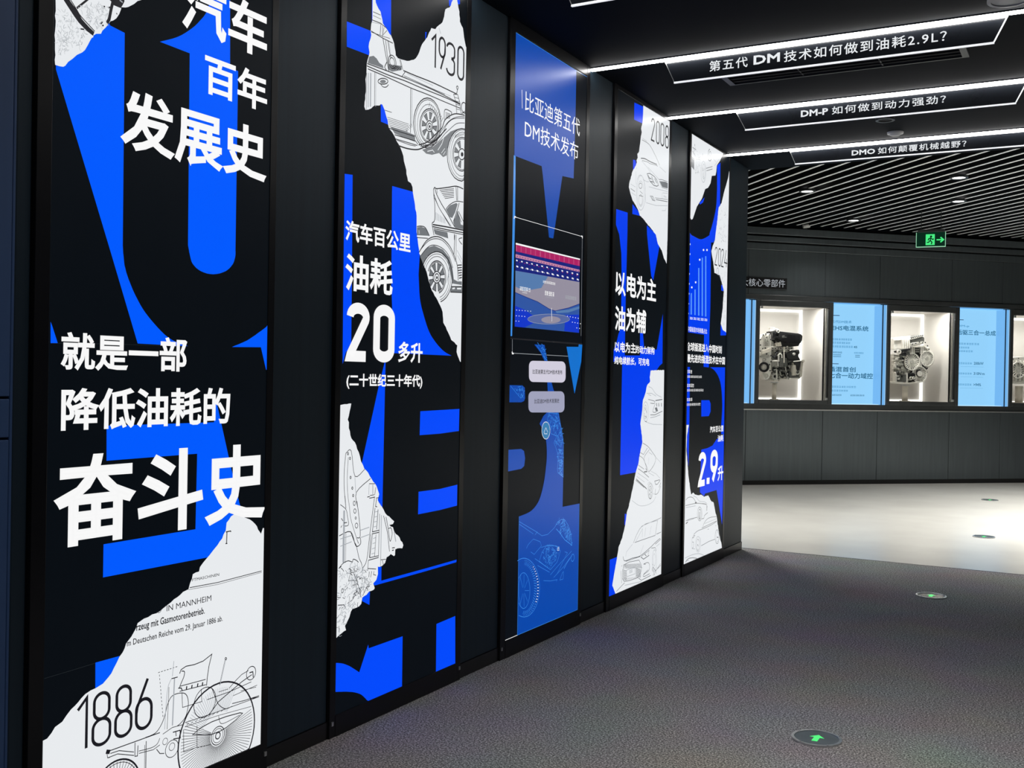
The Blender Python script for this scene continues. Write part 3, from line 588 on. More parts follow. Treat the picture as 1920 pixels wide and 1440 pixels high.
  ["s","k",2.9,[3429,2215,3428.5,2212,3427.5,2208.5,3425.5,2205.5,3422.5,2203,3419.5,2201,3416,2200,3413,2199.5,3409.5,2200,3407,2201.5,3405,2203.5,3403.5,2206.5,3403,2209.5,3403,2212.5,3404.5,2216,3406.5,2219,3409,2221.5,3412,2223.5,3415.5,2224.5,3419,2225,3422,2224.5,3424.5,2223,3427,2221,3428.5,2218],0,1],
  ["p","k",[3422.5,2213,3422,2211.5,3421.5,2210.5,3421,2209,3419.5,2208,3418.5,2207,3417,2206.5,3415.5,2206.5,3414,2206.5,3412.5,2207,3412,2208,3411,2209.5,3411,2211,3411,2212.5,3411.5,2213.5,3412.5,2215,3413.5,2216,3415,2217,3416.5,2217.5,3418,2217.5,3419.5,2217.5,3420.5,2217,3421.5,2216,3422,2214.5]],
  ["s","k",1.6,[3415.5,2304,3408,2286.5],0,0],
  ["s","k",1.6,[3427.5,2299.5,3419.5,2282],0,0],
  ["s","k",1.6,[3439,2295,3430.5,2277.5],0,0],
  ["s","k",1.6,[3451,2290.5,3442,2272.5],0,0],
  ["s","k",1.6,[3462.5,2286,3453,2268],0,0],
  ["s","k",1.7,[3474.5,2281.5,3464.5,2263.5],0,0],
  ["s","k",1.7,[3486.5,2277,3476,2258.5],0,0],
  ["s","k",1.7,[3498.5,2272,3487.5,2254],0,0],
  ["s","k",1.7,[3510.5,2267.5,3499,2249],0,0],
  ["p","g",[3367,2113,3443.5,2139.5,3526,2195,3568,2225,3611.5,2243.5,3674,2256.5,3674.5,2247.5,3612,2234,3569,2204,3544.5,2152.5,3541,2124.5,3516,2112.5,3486,2123,3436.5,2106.5,3395.5,2103]],
  ["s","k",3.6,[3343,2126,3402.5,2149.5,3462.5,2193.5,3503.5,2225,3524,2260.5,3566,2288.5,3609.5,2305,3672,2312.5],0,0],
  ["s","k",2.0,[3355,2122,3443,2155.5,3504.5,2200,3537,2245,3588,2279.5,3672.5,2300.5],0,0],
  ["s","k",2.0,[3363,2118,3464,2157,3525.5,2206.5,3551,2225,3611,2265.5,3673,2281.5],0,0],
  ["s","k",2.1,[3491.5,2203,3549.5,2259.5,3610,2291.5,3672.5,2306.5],0,0],
  ["s","p",3.3,[3477,2132.5,3505.5,2163.5,3517.5,2189],0,0],
  ["s","p",3.3,[3403.5,2113.5,3440,2125.5,3452.5,2118.5],0,0],
  ["s","p",2.5,[3502.5,2126,3527.5,2149.5],0,0],
  ["s","p",2.5,[3515.5,2121.5,3532,2138.5],0,0],
  ["p","p",[3676,2170,3676,2142,3676,2114,3676,2088.5,3676,2067.5,3676,2052.5,3658.5,2044,3630,2042.5,3603.5,2048.5,3581,2061,3563.5,2079.5,3552,2102,3547.5,2128,3550,2155,3560,2182,3576,2206.5,3597.5,2227.5,3623.5,2243.5,3651.5,2253,3676,2255.5,3676,2251,3676,2239,3676,2220.5,3676,2197]],
  ["s","k",3.4,[3676,2170.5,3676,2142,3676,2113.5,3676,2088,3676,2067,3676,2051.5,3658.5,2042.5,3629.5,2041.5,3602.5,2047,3579.5,2060,3561.5,2078.5,3550,2101.5,3545.5,2127.5,3548,2155,3558,2182,3574.5,2207,3596.5,2228.5,3622.5,2244.5,3651.5,2254.5,3676,2257,3676,2252,3676,2240,3676,2221.5,3676,2198],0,1],
  ["s","k",1.7,[3676,2171.5,3676,2144.5,3676,2117.5,3676,2093.5,3676,2073.5,3676,2058.5,3663,2050.5,3635.5,2049,3610,2055,3588,2066.5,3571.5,2084,3560.5,2106,3556,2130.5,3558.5,2156.5,3568,2182.5,3583.5,2206,3604.5,2226,3629,2241.5,3656,2250.5,3676,2253,3676,2248.5,3676,2237,3676,2219.5,3676,2197],0,1],
  ["s","k",1.7,[3676,2169.5,3676,2145.5,3676,2121.5,3676,2100,3676,2082.5,3676,2069.5,3662.5,2062.5,3639,2061.5,3617.5,2066.5,3598.5,2077,3584,2093,3575,2112.5,3571,2135,3573.5,2158,3581.5,2181,3594.5,2202,3612.5,2220,3633.5,2233,3656.5,2241,3676,2243,3676,2238.5,3676,2228.5,3676,2212.5,3676,2192.5],0,1],
  ["s","k",3.0,[3676,2165.5,3676,2147,3676,2129,3676,2112.5,3676,2099,3676,2089,3659.5,2083,3641,2082,3623.5,2086,3608.5,2094,3597,2106,3589.5,2120.5,3586.5,2137.5,3588,2155.5,3594.5,2173,3605.5,2189.5,3619.5,2203,3636.5,2213.5,3655,2219.5,3673.5,2221,3676,2218,3676,2210,3676,2198,3676,2183],0,1],
  ["s","k",1.9,[3676,2164,3676,2147.5,3676,2131,3676,2116,3676,2103.5,3676,2094,3659.5,2089,3642.5,2088,3626.5,2091.5,3613,2099,3602.5,2110,3595.5,2123.5,3593,2139,3594.5,2155.5,3600.5,2171.5,3610,2186,3623,2198.5,3638.5,2208,3655,2213.5,3672,2215,3676,2212,3676,2205,3676,2194,3676,2180],0,1],
  ["p","g",[3648,2094.5,3627,2098.5,3642,2123.5,3650,2122]],
  ["s","k",2.1,[3648,2094.5,3627,2098.5,3642,2123.5,3650,2122],0,1],
  ["p","g",[3610.5,2109.5,3600.5,2127.5,3627.5,2137.5,3631,2131]],
  ["s","k",2.1,[3610.5,2109.5,3600.5,2127.5,3627.5,2137.5,3631,2131],0,1],
  ["p","g",[3599,2148.5,3605.5,2170,3629,2159,3626.5,2151.5]],
  ["s","k",2.1,[3599,2148.5,3605.5,2170,3629,2159,3626.5,2151.5],0,1],
  ["p","g",[3619.5,2188.5,3640,2202,3645.5,2176,3638.5,2171.5]],
  ["s","k",2.1,[3619.5,2188.5,3640,2202,3645.5,2176,3638.5,2171.5],0,1],
  ["s","k",3.4,[3676,2155.5,3676,2150,3676,2144,3673,2138.5,3668,2134,3662,2130.5,3655.5,2128.5,3649.5,2128,3643.5,2129.5,3638,2132,3634,2135.5,3631.5,2140.5,3630.5,2146,3631,2152,3633.5,2158,3637,2163.5,3642,2168,3648,2171,3654,2173.5,3660.5,2174,3666.5,2172.5,3672,2170,3676,2166.5,3676,2161.5],0,1],
  ["p","k",[3667,2153,3667,2150.5,3666,2148,3664.5,2146,3662.5,2144,3660,2143,3657.5,2142,3655,2142,3652.5,2142,3650.5,2143,3649,2145,3647.5,2147,3647.5,2149,3647.5,2151.5,3648.5,2153.5,3650,2156,3652,2157.5,3654.5,2159,3657,2160,3659.5,2160,3662,2159.5,3664,2158.5,3665.5,2157,3666.5,2155]],
  ["s","k",1.7,[3608,2221.5,3595,2202.5],0,0],
  ["s","k",1.7,[3616.5,2224,3605,2206.5],0,0],
  ["s","k",1.7,[3625.5,2226.5,3614.5,2210],0,0],
  ["s","k",1.7,[3634.5,2229,3624,2214],0,0],
  ["s","k",1.7,[3643,2232,3634,2218],0,0],
  ["s","k",1.7,[3652,2234.5,3643.5,2222],0,0],
  ["s","k",1.7,[3661,2237,3653.5,2226],0,0],
  ["s","k",1.7,[3670,2239.5,3663,2230],0,0],
  ["s","k",2.7,[3519.5,2262,3522.5,2301.5,3570,2303,3570,2294],0,0],
  ["s","k",1.5,[3527,2291,3561.5,2293],0,0],
  ["s","k",1.5,[3527.5,2285.5,3561.5,2289],0,0],
  ["s","k",1.5,[3527.5,2279.5,3562,2285],0,0],
  ["s","k",1.5,[3527.5,2274,3562,2281],0,0],
  ["s","k",1.5,[3528,2268.5,3562,2276.5],0,0],
  ["c","k",3.0,3666.5,2342,21],
  ["s","k",2.8,[3649.5,2314.5,3671.5,2329],0,0],
  ["s","l",2.1,[3470,2607.5,3483.5,2589],0,0],
  ["d","k","1",3414.5,2441.5,3456.5,2577,8.0],
  ["d","k","9",3469,2447,3521,2580.5,8.1],
  ["d","k","3",3524.5,2443.5,3591.5,2576,8.2],
  ["d","k","0",3607,2444,3662,2583.5,8.3],
  ["s","k",3.3,[3451,1974.5,3459.5,1984,3474,1981.5,3551,1999,3617.5,2015,3671,2012.5],0,0],
  ["s","k",2.9,[3451,1974.5,3455,1946.5,3462,1913,3462,1857,3446.5,1844,3447,1831.5,3459.5,1798],0,0],
  ["s","k",3.3,[3462.5,1978,3475,1958,3511,1926.5,3554,1896,3610.5,1850],0,0],
  ["s","k",2.5,[3451.5,1960.5,3476,1927.5,3500,1904,3549,1871,3583,1848],0,0],
  ["s","k",2.1,[3458,1944,3488,1913.5,3574,1848.5],0,0],
  ["s","k",2.1,[3474,1981.5,3477.5,1963],0,0],
  ["s","k",2.8,[3614.5,2013,3622.5,1958.5],0,0],
  ["s","k",2.8,[3627,2013.5,3629,1959.5],0,0],
  ["s","k",2.5,[3541.5,1910.5,3571,1934,3619.5,1954.5,3673,1959.5],1,0],
  ["p","g",[3544.5,1909,3571,1931,3620,1948,3629.5,1944.5,3612,1909,3591,1883.5,3573,1884]],
  ["p","g",[3612.5,1886.5,3630,1917,3646.5,1891,3657,1866,3676,1865.5,3676,1849,3614,1847,3598,1868]],
  ["s","k",3.0,[3641.5,1951.5,3630,1925,3600.5,1871.5],0,0],
  ["s","k",2.6,[3627,1914.5,3660,1876.5],0,0],
  ["s","k",2.6,[3636.5,1917.5,3675.5,1882],0,0],
  ["s","k",1.9,[3495,1978.5,3599.5,2002],0,0],
  ["s","k",1.9,[3502.5,1973.5,3599.5,1995.5],0,0],
  ["s","k",1.9,[3510,1968,3600,1988.5],0,0],
  ["s","k",1.9,[3517.5,1963,3600,1981.5],0,0],
  ["s","k",1.9,[3525,1957.5,3600.5,1975],0,0],
  ["s","k",1.9,[3533,1952.5,3600.5,1968],0,0],
  ["s","l",2.9,[3471.5,1888.5,3469.5,1858],0,0],
  ["s","l",2.9,[3481.5,1886.5,3480.5,1857.5],0,0],
  ["s","l",2.9,[3492,1884,3491.5,1857],0,0],
  ["s","l",2.9,[3502.5,1881,3503,1856],0,0],
  ["s","l",2.9,[3513,1878.5,3514,1855.5],0,0],
  ["s","l",2.9,[3523.5,1876,3525.5,1854.5],0,0],
  ["s","l",2.9,[3534,1873.5,3537,1854],0,0],
  ["s","k",4.1,[3449.5,1838,3556,1842.5,3676,1845.5],0,0],
  ["s","k",3.3,[3450,1830,3556.5,1831.5,3676,1835.5],0,0],
  ["s","k",2.5,[3456,1823,3556.5,1825,3676,1827.5],0,0],
  ["s","k",2.8,[3608.5,1822,3609.5,1797.5],0,0],
  ["p","g",[3340.5,1812.5,3368,1819,3399,1817,3419,1804,3428,1791,3341.5,1783]],
  ["p","g",[3456,1820,3556.5,1821.5,3563.5,1798,3468,1802.5]],
  ["s","k",2.8,[3340.5,1815.5,3368,1821,3399,1818.5,3428,1791],0,0],
  ["s","p",3.6,[3341.5,1779.5,3422.5,1785.5],0,0],
  ["s","k",2.4,[3341.5,1774,3417,1780],0,0],
  ["s","l",6.1,[3354.5,1803.5,3357.5,1790],0,0],
  ["p","g",[3365.5,1704.5,3407.5,1741.5,3462,1757.5,3526,1749,3572.5,1723,3597.5,1684,3610.5,1639.5,3638.5,1633.5,3672.5,1636.5,3673,1621.5,3599.5,1621.5,3586.5,1658,3557.5,1713,3503.5,1738,3455,1732.5,3412,1709.5,3388,1679]],
  ["s","k",3.2,[3358,1719.5,3406.5,1769,3460.5,1792,3517,1793,3575,1769,3615.5,1727.5,3636.5,1692,3644,1638],1,0],
  ["s","k",2.2,[3365,1728.5,3417.5,1768.5,3468.5,1785,3524.5,1783.5,3579.5,1755,3620,1711.5],1,0],
  ["s","k",2.4,[3369,1707,3414.5,1744,3461.5,1759.5,3525.5,1753,3572.5,1727,3601,1684.5],1,0],
  ["s","k",3.1,[3381.5,1662.5,3389,1677.5,3398.5,1691.5,3411,1704.5,3425,1715,3440.5,1724,3457.5,1730.5,3475.5,1735,3493.5,1736.5,3512,1735,3529.5,1731.5,3545.5,1725,3560.5,1716,3573.5,1705,3584,1692,3592,1677.5,3596.5,1662,3598.5,1645.5,3597.5,1628.5,3593,1612,3585.5,1596.5,3575.5,1582,3563.5,1568.5,3549,1557.5,3532.5,1548.5,3515.5,1542],0,0],
  ["s","k",1.8,[3391.5,1661,3398,1674.5,3407,1687.5,3418,1699,3430.5,1709,3445,1717,3460,1723,3476.5,1726.5,3492.5,1728,3509,1727,3524.5,1723.5,3539.5,1717.5,3553,1709.5,3564.5,1699,3574,1687.5,3581,1674,3585,1659.5,3587,1644.5,3586,1629,3582,1614,3575.5,1599.5,3566.5,1586,3555.5,1574,3542.5,1564,3528,1555.5,3512,1549.5],0,0],
  ["s","k",1.8,[3403.5,1658.5,3409,1670.5,3417,1682,3426.5,1692,3437.5,1701,3450,1708,3463.5,1713.5,3477.5,1716.5,3491.5,1718,3505.5,1717,3519.5,1713.5,3532,1708.5,3543.5,1701,3554,1692,3562,1681.5,3568,1669.5,3572,1656.5,3573.5,1643.5,3572.5,1630,3569,1616.5,3563.5,1603.5,3555.5,1591.5,3546,1581,3534.5,1572,3522,1564.5,3508.5,1559],0,0],
  ["s","k",3.3,[3423.5,1654,3428,1663.5,3434,1672.5,3441,1680.5,3449,1687.5,3458.5,1693,3468.5,1697,3479,1699.5,3489.5,1700.5,3500,1699.5,3510,1697,3519.5,1692.5,3528.5,1687,3535.5,1679.5,3542,1671.5,3546.5,1662,3549,1652,3550.5,1641.5,3549.5,1631,3547,1620.5,3543,1610.5,3537.5,1601,3530,1592.5,3522,1585.5,3512.5,1580,3502.5,1575.5],0,0],
  ["s","k",2.1,[3430.5,1653,3434.5,1661.5,3439.5,1670,3446,1677.5,3453,1683.5,3461.5,1688.5,3470,1692.5,3479.5,1694.5,3489,1695.5,3498,1694.5,3507,1692,3515.5,1688,3523,1682.5,3530,1676,3535,1668.5,3539,1659.5,3541.5,1650.5,3542.5,1641,3542,1631,3540,1621.5,3536,1612,3531,1603.5,3525,1596,3517.5,1589.5,3509.5,1584,3500.5,1580.5],0,0],
  ["p","g",[3539.5,1635,3531,1609,3509,1624.5,3512,1633.5]],
  ["s","k",2.3,[3539.5,1635,3531,1609,3509,1624.5,3512,1633.5],0,1],
  ["p","g",[3520,1595.5,3496.5,1582.5,3492.5,1609.5,3500.5,1614]],
  ["s","k",2.3,[3520,1595.5,3496.5,1582.5,3492.5,1609.5,3500.5,1614],0,1],
  ["p","g",[3480,1580.5,3455.5,1587.5,3471.5,1610.5,3480,1608]],
  ["s","k",2.3,[3480,1580.5,3455.5,1587.5,3471.5,1610.5,3480,1608],0,1],
  ["p","g",[3443,1598,3431.5,1620.5,3458,1626,3462,1618.5]],
  ["s","k",2.3,[3443,1598,3431.5,1620.5,3458,1626,3462,1618.5],0,1],
  ["p","g",[3430.5,1637.5,3438.5,1663,3459.5,1648,3457,1639]],
  ["s","k",2.3,[3430.5,1637.5,3438.5,1663,3459.5,1648,3457,1639],0,1],
  ["p","g",[3449,1676,3472,1689.5,3476,1663,3468,1658]],
  ["s","k",2.3,[3449,1676,3472,1689.5,3476,1663,3468,1658],0,1],
  ["p","g",[3488.5,1692,3513.5,1685.5,3497,1662.5,3488.5,1664.5]],
  ["s","k",2.3,[3488.5,1692,3513.5,1685.5,3497,1662.5,3488.5,1664.5],0,1],
  ["p","g",[3526,1675.5,3538,1652,3511,1646.5,3507,1654.5]],
  ["s","k",2.3,[3526,1675.5,3538,1652,3511,1646.5,3507,1654.5],0,1],
  ["s","k",3.5,[3510.5,1638.5,3509.5,1632.5,3507.5,1626.5,3503.5,1621.5,3498,1617,3491.5,1614.5,3485,1613,3478,1613,3472,1615,3466.5,1618,3462,1622.5,3459.5,1628,3458.5,1634,3459,1640,3461.5,1646,3465.5,1651,3470.5,1655,3477,1658,3483.5,1659.5,3490.5,1659.5,3496.5,1657.5,3502,1654.5,3506.5,1650,3509.5,1644.5],0,1],
  ["s","k",3.1,[3500,1637,3499.5,1633.5,3498,1630,3496,1627,3493,1624,3489.5,1622.5,3485.5,1621.5,3481.5,1622,3478,1623,3475,1625,3472.5,1627.5,3471,1631,3470,1634.5,3470.5,1638,3472,1642,3474,1645,3477,1647.5,3480.5,1649,3484.5,1650,3488.5,1650,3492,1649,3495,1647,3497.5,1644,3499.5,1641],0,1],
  ["p","k",[3491.5,1635.5,3491.5,1634,3491,1632.5,3490,1631,3489,1630,3487.5,1629.5,3486,1629,3484.5,1629,3483,1629.5,3481.5,1630.5,3480.5,1631.5,3480,1632.5,3480,1634,3480,1635.5,3480.5,1637,3481.5,1638.5,3482.5,1639.5,3484,1640,3485.5,1640.5,3487,1640.5,3488.5,1640,3490,1639,3491,1638,3491.5,1636.5]],
  ["s","k",2.8,[3612.5,1819,3607.5,1735],0,0],
  ["s","k",2.1,[3622.5,1820.5,3623.5,1720],0,0],
  ["s","k",2.6,[3668.5,1813.5,3644.5,1806.5,3649,1796.5,3669.5,1786.5],0,0],
  ["s","l",2.1,[3630.5,1758.5,3669.5,1725],0,0],
  ["s","l",2.1,[3635,1738,3670,1708],0,0],
  ["s","k",3.4,[3636.5,1698.5,3670,1703],0,0],
  ["s","k",3.4,[3639,1688,3670.5,1693],0,0],
  ["s","k",3.4,[3641.5,1678,3671,1682.5],0,0],
  ["s","k",3.4,[3644.5,1667.5,3671,1672.5],0,0],
  ["s","k",3.5,[3647,1657.5,3671.5,1662.5],0,0],
  ["s","k",3.5,[3650,1647,3672,1652.5],0,0],
  ["p","g",[3588,1608.5,3673,1617.5,3674,1592,3585,1587]],
  ["s","k",2.6,[3592,1608.5,3673,1615.5],0,0],
  ["s","k",3.0,[3585,1586,3674,1591],0,0],
  ["s","p",6.4,[3600,1601,3619.5,1604.5],0,0],
  ["s","p",6.5,[3635.5,1604,3667.5,1606.5],0,0],
  ["s","l",2.1,[3556.5,1620,3575,1657],0,0],
  ["s","l",2.1,[3559.5,1628.5,3574.5,1665],0,0],
  ["s","l",2.1,[3562.5,1637,3574.5,1673.5],0,0],
  ["s","l",2.1,[3565,1645.5,3574,1681.5],0,0],
  ["s","l",2.1,[3568,1654,3573.5,1690],0,0],
  ["s","l",2.1,[3571,1663,3573.5,1698.5],0,0],
  ["s","k",1.9,[2927,972.5,2931,977.5,2958,981.5,2981.5,891.5,3037,912.5],0,0],
  ["s","k",1.9,[2927,972.5,2920.5,916.5,2922,852.5,2932,792.5],0,0],
  ["s","k",1.5,[2942,961.5,2937.5,889.5,2943.5,825,2953,787.5,2960.5,748,2983,698.5,3008,651.5],0,0],
  ["s","k",2.1,[3073,877,2991.5,835,2999.5,783,2994.5,803,3008.5,746.5,3017.5,677.5,2998.5,673.5],0,0],
  ["s","l",1.9,[2981.5,889,2987.5,834],0,0],
  ["s","k",2.0,[2943,973,2943,972,2942.5,971,2942,970.5,2941.5,969.5,2940.5,969.5,2939.5,969,2939,969.5,2938,970,2937,970.5,2936.5,971.5,2936.5,972.5,2936,973.5,2936.5,974.5,2936.5,975.5,2937,976.5,2938,977,2938.5,977.5,2939.5,977.5,2940.5,977,2941,977,2942,976,2942.5,975,2942.5,974],0,1],
  ["s","k",2.0,[2954.5,956,2954.5,955,2954,954,2953.5,953.5,2953,952.5,2952,952.5,2951.5,952,2950.5,952.5,2949.5,953,2949,953.5,2948.5,954.5,2948,955.5,2948,956.5,2948,957.5,2948.5,958.5,2949,959.5,2949.5,960,2950.5,960.5,2951,960.5,2952,960.5,2953,960,2953.5,959,2954,958.5,2954.5,957.5],0,1],
  ["s","k",2.1,[2960,889.5,2959.5,888.5,2959.5,887.5,2959,886.5,2958,886,2957.5,885.5,2956.5,885.5,2955.5,885.5,2955,886,2954,887,2953.5,887.5,2953,889,2953,890,2953,891,2953.5,892,2954,892.5,2954.5,893.5,2955.5,893.5,2956.5,893.5,2957,893.5,2958,893,2958.5,892.5,2959.5,891.5,2959.5,890.5],0,1],
  ["s","k",2.1,[2971,851,2971,850,2970.5,849,2970,848,2969.5,847.5,2968.5,847,2967.5,847,2967,847,2966,847.5,2965.5,848.5,2964.5,849.5,2964.5,850.5,2964,851.5,2964.5,852.5,2964.5,853.5,2965,854.5,2966,855,2966.5,855,2967.5,855.5,2968.5,855,2969,854.5,2970,854,2970.5,853,2971,852],0,1],
  ["s","k",2.1,[2976.5,824.5,2976,823.5,2976,822.5,2975.5,821.5,2974.5,821,2974,820.5,2973,820.5,2972,821,2971.5,821.5,2970.5,822,2970,823,2969.5,824,2969.5,825,2969.5,826,2970,827,2970.5,828,2971,828.5,2972,829,2973,829,2973.5,828.5,2974.5,828,2975,827.5,2976,826.5,2976,825.5],0,1],
  ["s","k",1.9,[2986,796.5,2986,794.5,2985.5,792.5,2984.5,791,2983,790,2982,789.5,2980,789.5,2978.5,790,2977,790.5,2976,792,2975,793.5,2974.5,795.5,2974,797.5,2974,799.5,2975,801.5,2975.5,803,2977,804,2978.5,804.5,2980,804.5,2981.5,804.5,2983,803.5,2984,802,2985,800.5,2985.5,798.5],0,1],
  ["s","k",1.9,[2991.5,768.5,2991.5,766.5,2990.5,765,2989.5,763.5,2988,762,2986.5,761.5,2984.5,761.5,2982.5,762,2981,763,2979.5,764.5,2978.5,766,2977.5,768,2977,770,2977.5,772,2978,773.5,2979,775,2980.5,776.5,2982.5,777,2984,777,2986,776.5,2988,775.5,2989.5,774,2990.5,772.5,2991,770.5],0,1],
  ["s","k",1.9,[2993.5,743.5,2993.5,742.5,2993,741.5,2992.5,741,2991.5,740.5,2991,740,2990,740,2989,740,2988,740.5,2987.5,741.5,2987,742.5,2986.5,743.5,2986,744.5,2986.5,745.5,2986.5,746.5,2987,747,2988,747.5,2989,748,2989.5,748,2990.5,748,2991.5,747.5,2992.5,746.5,2993,745.5,2993.5,744.5],0,1],
  ["s","k",1.9,[3003,716,3002.5,714,3002,712,3000.5,710,2999,709,2997.5,708,2995.5,708,2993.5,708.5,2991.5,710,2989.5,711.5,2988.5,713.5,2987.5,715.5,2987.5,718,2987.5,720,2988,722,2989.5,724,2991,725,2993,725.5,2995,726,2997,725,2998.5,724,3000.5,722.5,3001.5,720.5,3002.5,718.5],0,1],
  ["s","k",1.8,[2901.5,800,2933.5,780,2943,753.5,2949.5,726,2932.5,722.5,2917.5,727.5],0,0],
  ["s","k",2.4,[2898.5,692.5,2962,699,2993,646,3020,649.5,3018,672],0,0],
  ["s","k",1.9,[2962,699,2984,661.5,2996,645.5,3012.5,601,3028,578.5,3035,552],1,0],
  ["s","k",1.7,[2998.5,669,3008,653],0,0],
  ["s","k",2.0,[2926.5,827.5,2933.5,783.5],0,0],
  ["s","l",7.4,[2923.5,777.5,2925.5,595.5],0,0],
  ["s","k",1.3,[2936,696.5,2936,594],0,0],
  ["s","l",1.9,[2919,688,2920,598],0,0],
  ["s","l",2.2,[2904.5,681,2968.5,685.5],0,0],
  ["s","l",2.2,[2905.5,655.5,2969,663.5],0,0],
  ["s","l",2.3,[3018.5,697.5,3070.5,702.5],0,0],
  ["s","l",2.3,[3022.5,671.5,3071,676.5],0,0],
  ["s","k",2.2,[2908.5,752,2917.5,742],0,0],
  ["s","k",2.2,[2923.5,734,2940.5,734],0,0],
  ["s","k",2.2,[2906.5,720,2912,726.5],0,0],
  ["s","k",2.1,[3098.5,806,3074.5,678,3058.5,587,3034.5,561],0,0],
  ["s","k",2.3,[3103,768.5,3089.5,683.5,3130.5,684.5],0,0],
  ["s","k",2.3,[3122,761,3114.5,690],0,0],
  ["s","k",1.8,[3132,744.5,3128.5,588.5],0,0],
  ["s","l",3.1,[3143.5,738,3142.5,552.5],0,0],
  ["s","k",2.3,[3086.5,676.5,3131,677],0,0],
  ["s","k",2.1,[3090,674.5,3076.5,592,3130,592],0,0],
  ["s","k",1.7,[3112,671.5,3105,592],0,0],
  ["s","k",1.9,[3080.5,675.5,3073.5,592.5],0,0],
  ["s","k",2.3,[3069,584,3130,585.5],0,0],
  ["s","k",1.9,[3067.5,584,3065.5,547],0,0],
  ["s","l",1.9,[3103.5,753.5,3120.5,754.5],0,0],
  ["s","l",1.9,[3101,735.5,3119,736.5],0,0],
  ["s","l",1.9,[3098.5,718,3118,719],0,0],
  ["s","l",1.9,[3096.5,700.5,3116.5,701],0,0],
  ["s","l",1.9,[3095,658.5,3110.5,660.5],0,0],
  ["s","l",1.9,[3092,640.5,3108.5,642],0,0],
  ["s","l",1.9,[3088.5,622,3106.5,623.5],0,0],
  ["s","l",1.9,[3085.5,604,3104.5,605],0,0],
  ["s","k",2.3,[3055,812,3070.5,812.5],0,0],
  ["s","k",2.3,[3067.5,806.5,3101.5,808],0,0],
  ["s","k",2.3,[3111.5,801.5,3106,773.5,3115.5,771],0,0],
  ["s","k",1.9,[3108,803.5,3127,803.5],0,0],
  ["s","k",2.2,[3156.5,734.5,3182.5,670.5,3197.5,598],0,0],
  ["s","k",2.2,[3171,729,3185,689.5,3199.5,636,3212,659.5,3205,683.5,3188.5,683.5],0,0],
  ["s","l",4.0,[3225,667.5,3236.5,629.5],0,0],
  ["s","k",2.6,[3213.5,609,3230.5,608],0,0],
  ["s","k",3.0,[3214,599.5,3224,600],0,0],
  ["s","k",2.0,[3143.5,575,3175.5,572.5],0,0],
  ["s","k",2.0,[3153,572,3160,555.5],0,0],
  ["s","k",1.9,[3064.5,859,3100.5,856],0,0],
  ["s","l",1.9,[3065,856.5,3063.5,819],0,0],
  ["s","k",1.7,[3087,854.5,3088,818.5],0,0],
  ["s","k",1.9,[3070.5,816,3097,816.5],0,0],
  ["s","k",1.9,[3105,842.5,3099.5,816],0,0],
  ["s","k",2.2,[2899,579.5,2921.5,594,2950,599,2974,592,2979.5,600.5,2997.5,594,3010,585],1,0],
  ["s","k",2.3,[2981,555,3002.5,520.5,3018.5,485,3028.5,457.5],0,0],
  ["s","k",2.1,[2997,514,3000.5,488,3019,470],0,0],
  ["s","k",1.7,[2969,562.5,2955,528,2987.5,525],0,0],
  ["s","k",2.2,[2896.5,453.5,2931,449,2940,436.5],0,0],
  ["s","k",2.4,[2899,580,2913,585],0,0],
  ["s","k",1.9,[2927,498.5,2926.5,496.5,2926,495,2925,493.5,2924,492.5,2922.5,492,2921,492,2919.5,492.5,2918.5,493.5,2917,495,2916,496.5,2915.5,498.5,2915,500.5,2915.5,502.5,2916,504,2917,505,2918,506,2919.5,506.5,2921,506.5,2922.5,506,2923.5,505,2925,504,2926,502,2926.5,500.5],0,1],
  ["s","k",2.3,[3003.5,483.5,2983,476],0,0],
  ["s","k",1.9,[3037.5,461.5,3061,489,3079.5,489.5],0,0],
  ["s","k",2.1,[3075,542.5,3072.5,522.5],0,0],
  ["s","k",2.1,[3089,542,3083.5,520.5],0,0],
  ["s","k",1.9,[3103,540,3100.5,527.5,3116,523],0,0],
  ["s","k",2.1,[3065.5,555,3115.5,545.5],0,0],
  ["k",170,11,[2896,580.5,2986.5,567,3035.5,533.5,3098,505,3080,474.5,3031.5,457,3020,433,2969.5,425.5,2927.5,361.5,2899.5,344]],
  ["k",60,12,[2956.5,582.5,2993.5,522,3031.5,460.5,3055,488,3059.5,548.5,3034.5,571]],
  ["t","w","汽车百公里",2904.5,1710.5,3299,1782,0.027],
  ["t","w","油耗",2909,1539.5,3187.5,1668,0.027],
  ["d","w","2",2919.5,1294,3050.5,1501,38.4],
  ["d","w","0",3074.5,1294.5,3206,1504.5,39.8],
  ["t","w","多升",3232,1298,3393,1375,0.027],
  ["t","w","(二十世纪三十年代)",2923.5,1199,3395,1252.5,0.027],
 ],
 [
  ["p","c",[4090,2772.5,4713,2768.5,4712.5,2543.5,4707,2312.5,4704,2234.5,4579,2224.5,4493.5,1913,4449,1912,4375,2189,4361,2232.5,4097,2230.5]],
  ["p","e",[4090,2231.5,4109,2231,4114,1960.5,4106,1432,4090,1431,4090,1957]],  # reflection on the left screen edge, painted as a lighter blue strip
  ["s","w",2.1,[4109,1961,4815,1962],0,0],
  ["s","l",2.1,[4816,1962,4823.5,1463],0,0],
  ["s","w",6.1,[4105.5,1952,4109,1962,4122.5,1962],0,0],
  ["s","w",6.9,[4804.5,1963,4817.5,1962.5,4818,1953],0,0],
  ["s","w",3.8,[4156,2535.5,4162,2454],0,0],
  ["s","e",1.9,[4092,2772,4713,2767,4838,2769],0,0],
  ["t","w","比亚迪第五代",4187.5,2451.5,4764.5,2539.5,0.0],
  ["t","w","DM技术发布",4189,2330,4750,2416.5,0.0],
  ["p","m",[4124.5,1839.5,4795,1841,4793.5,1811,4125.5,1810]],
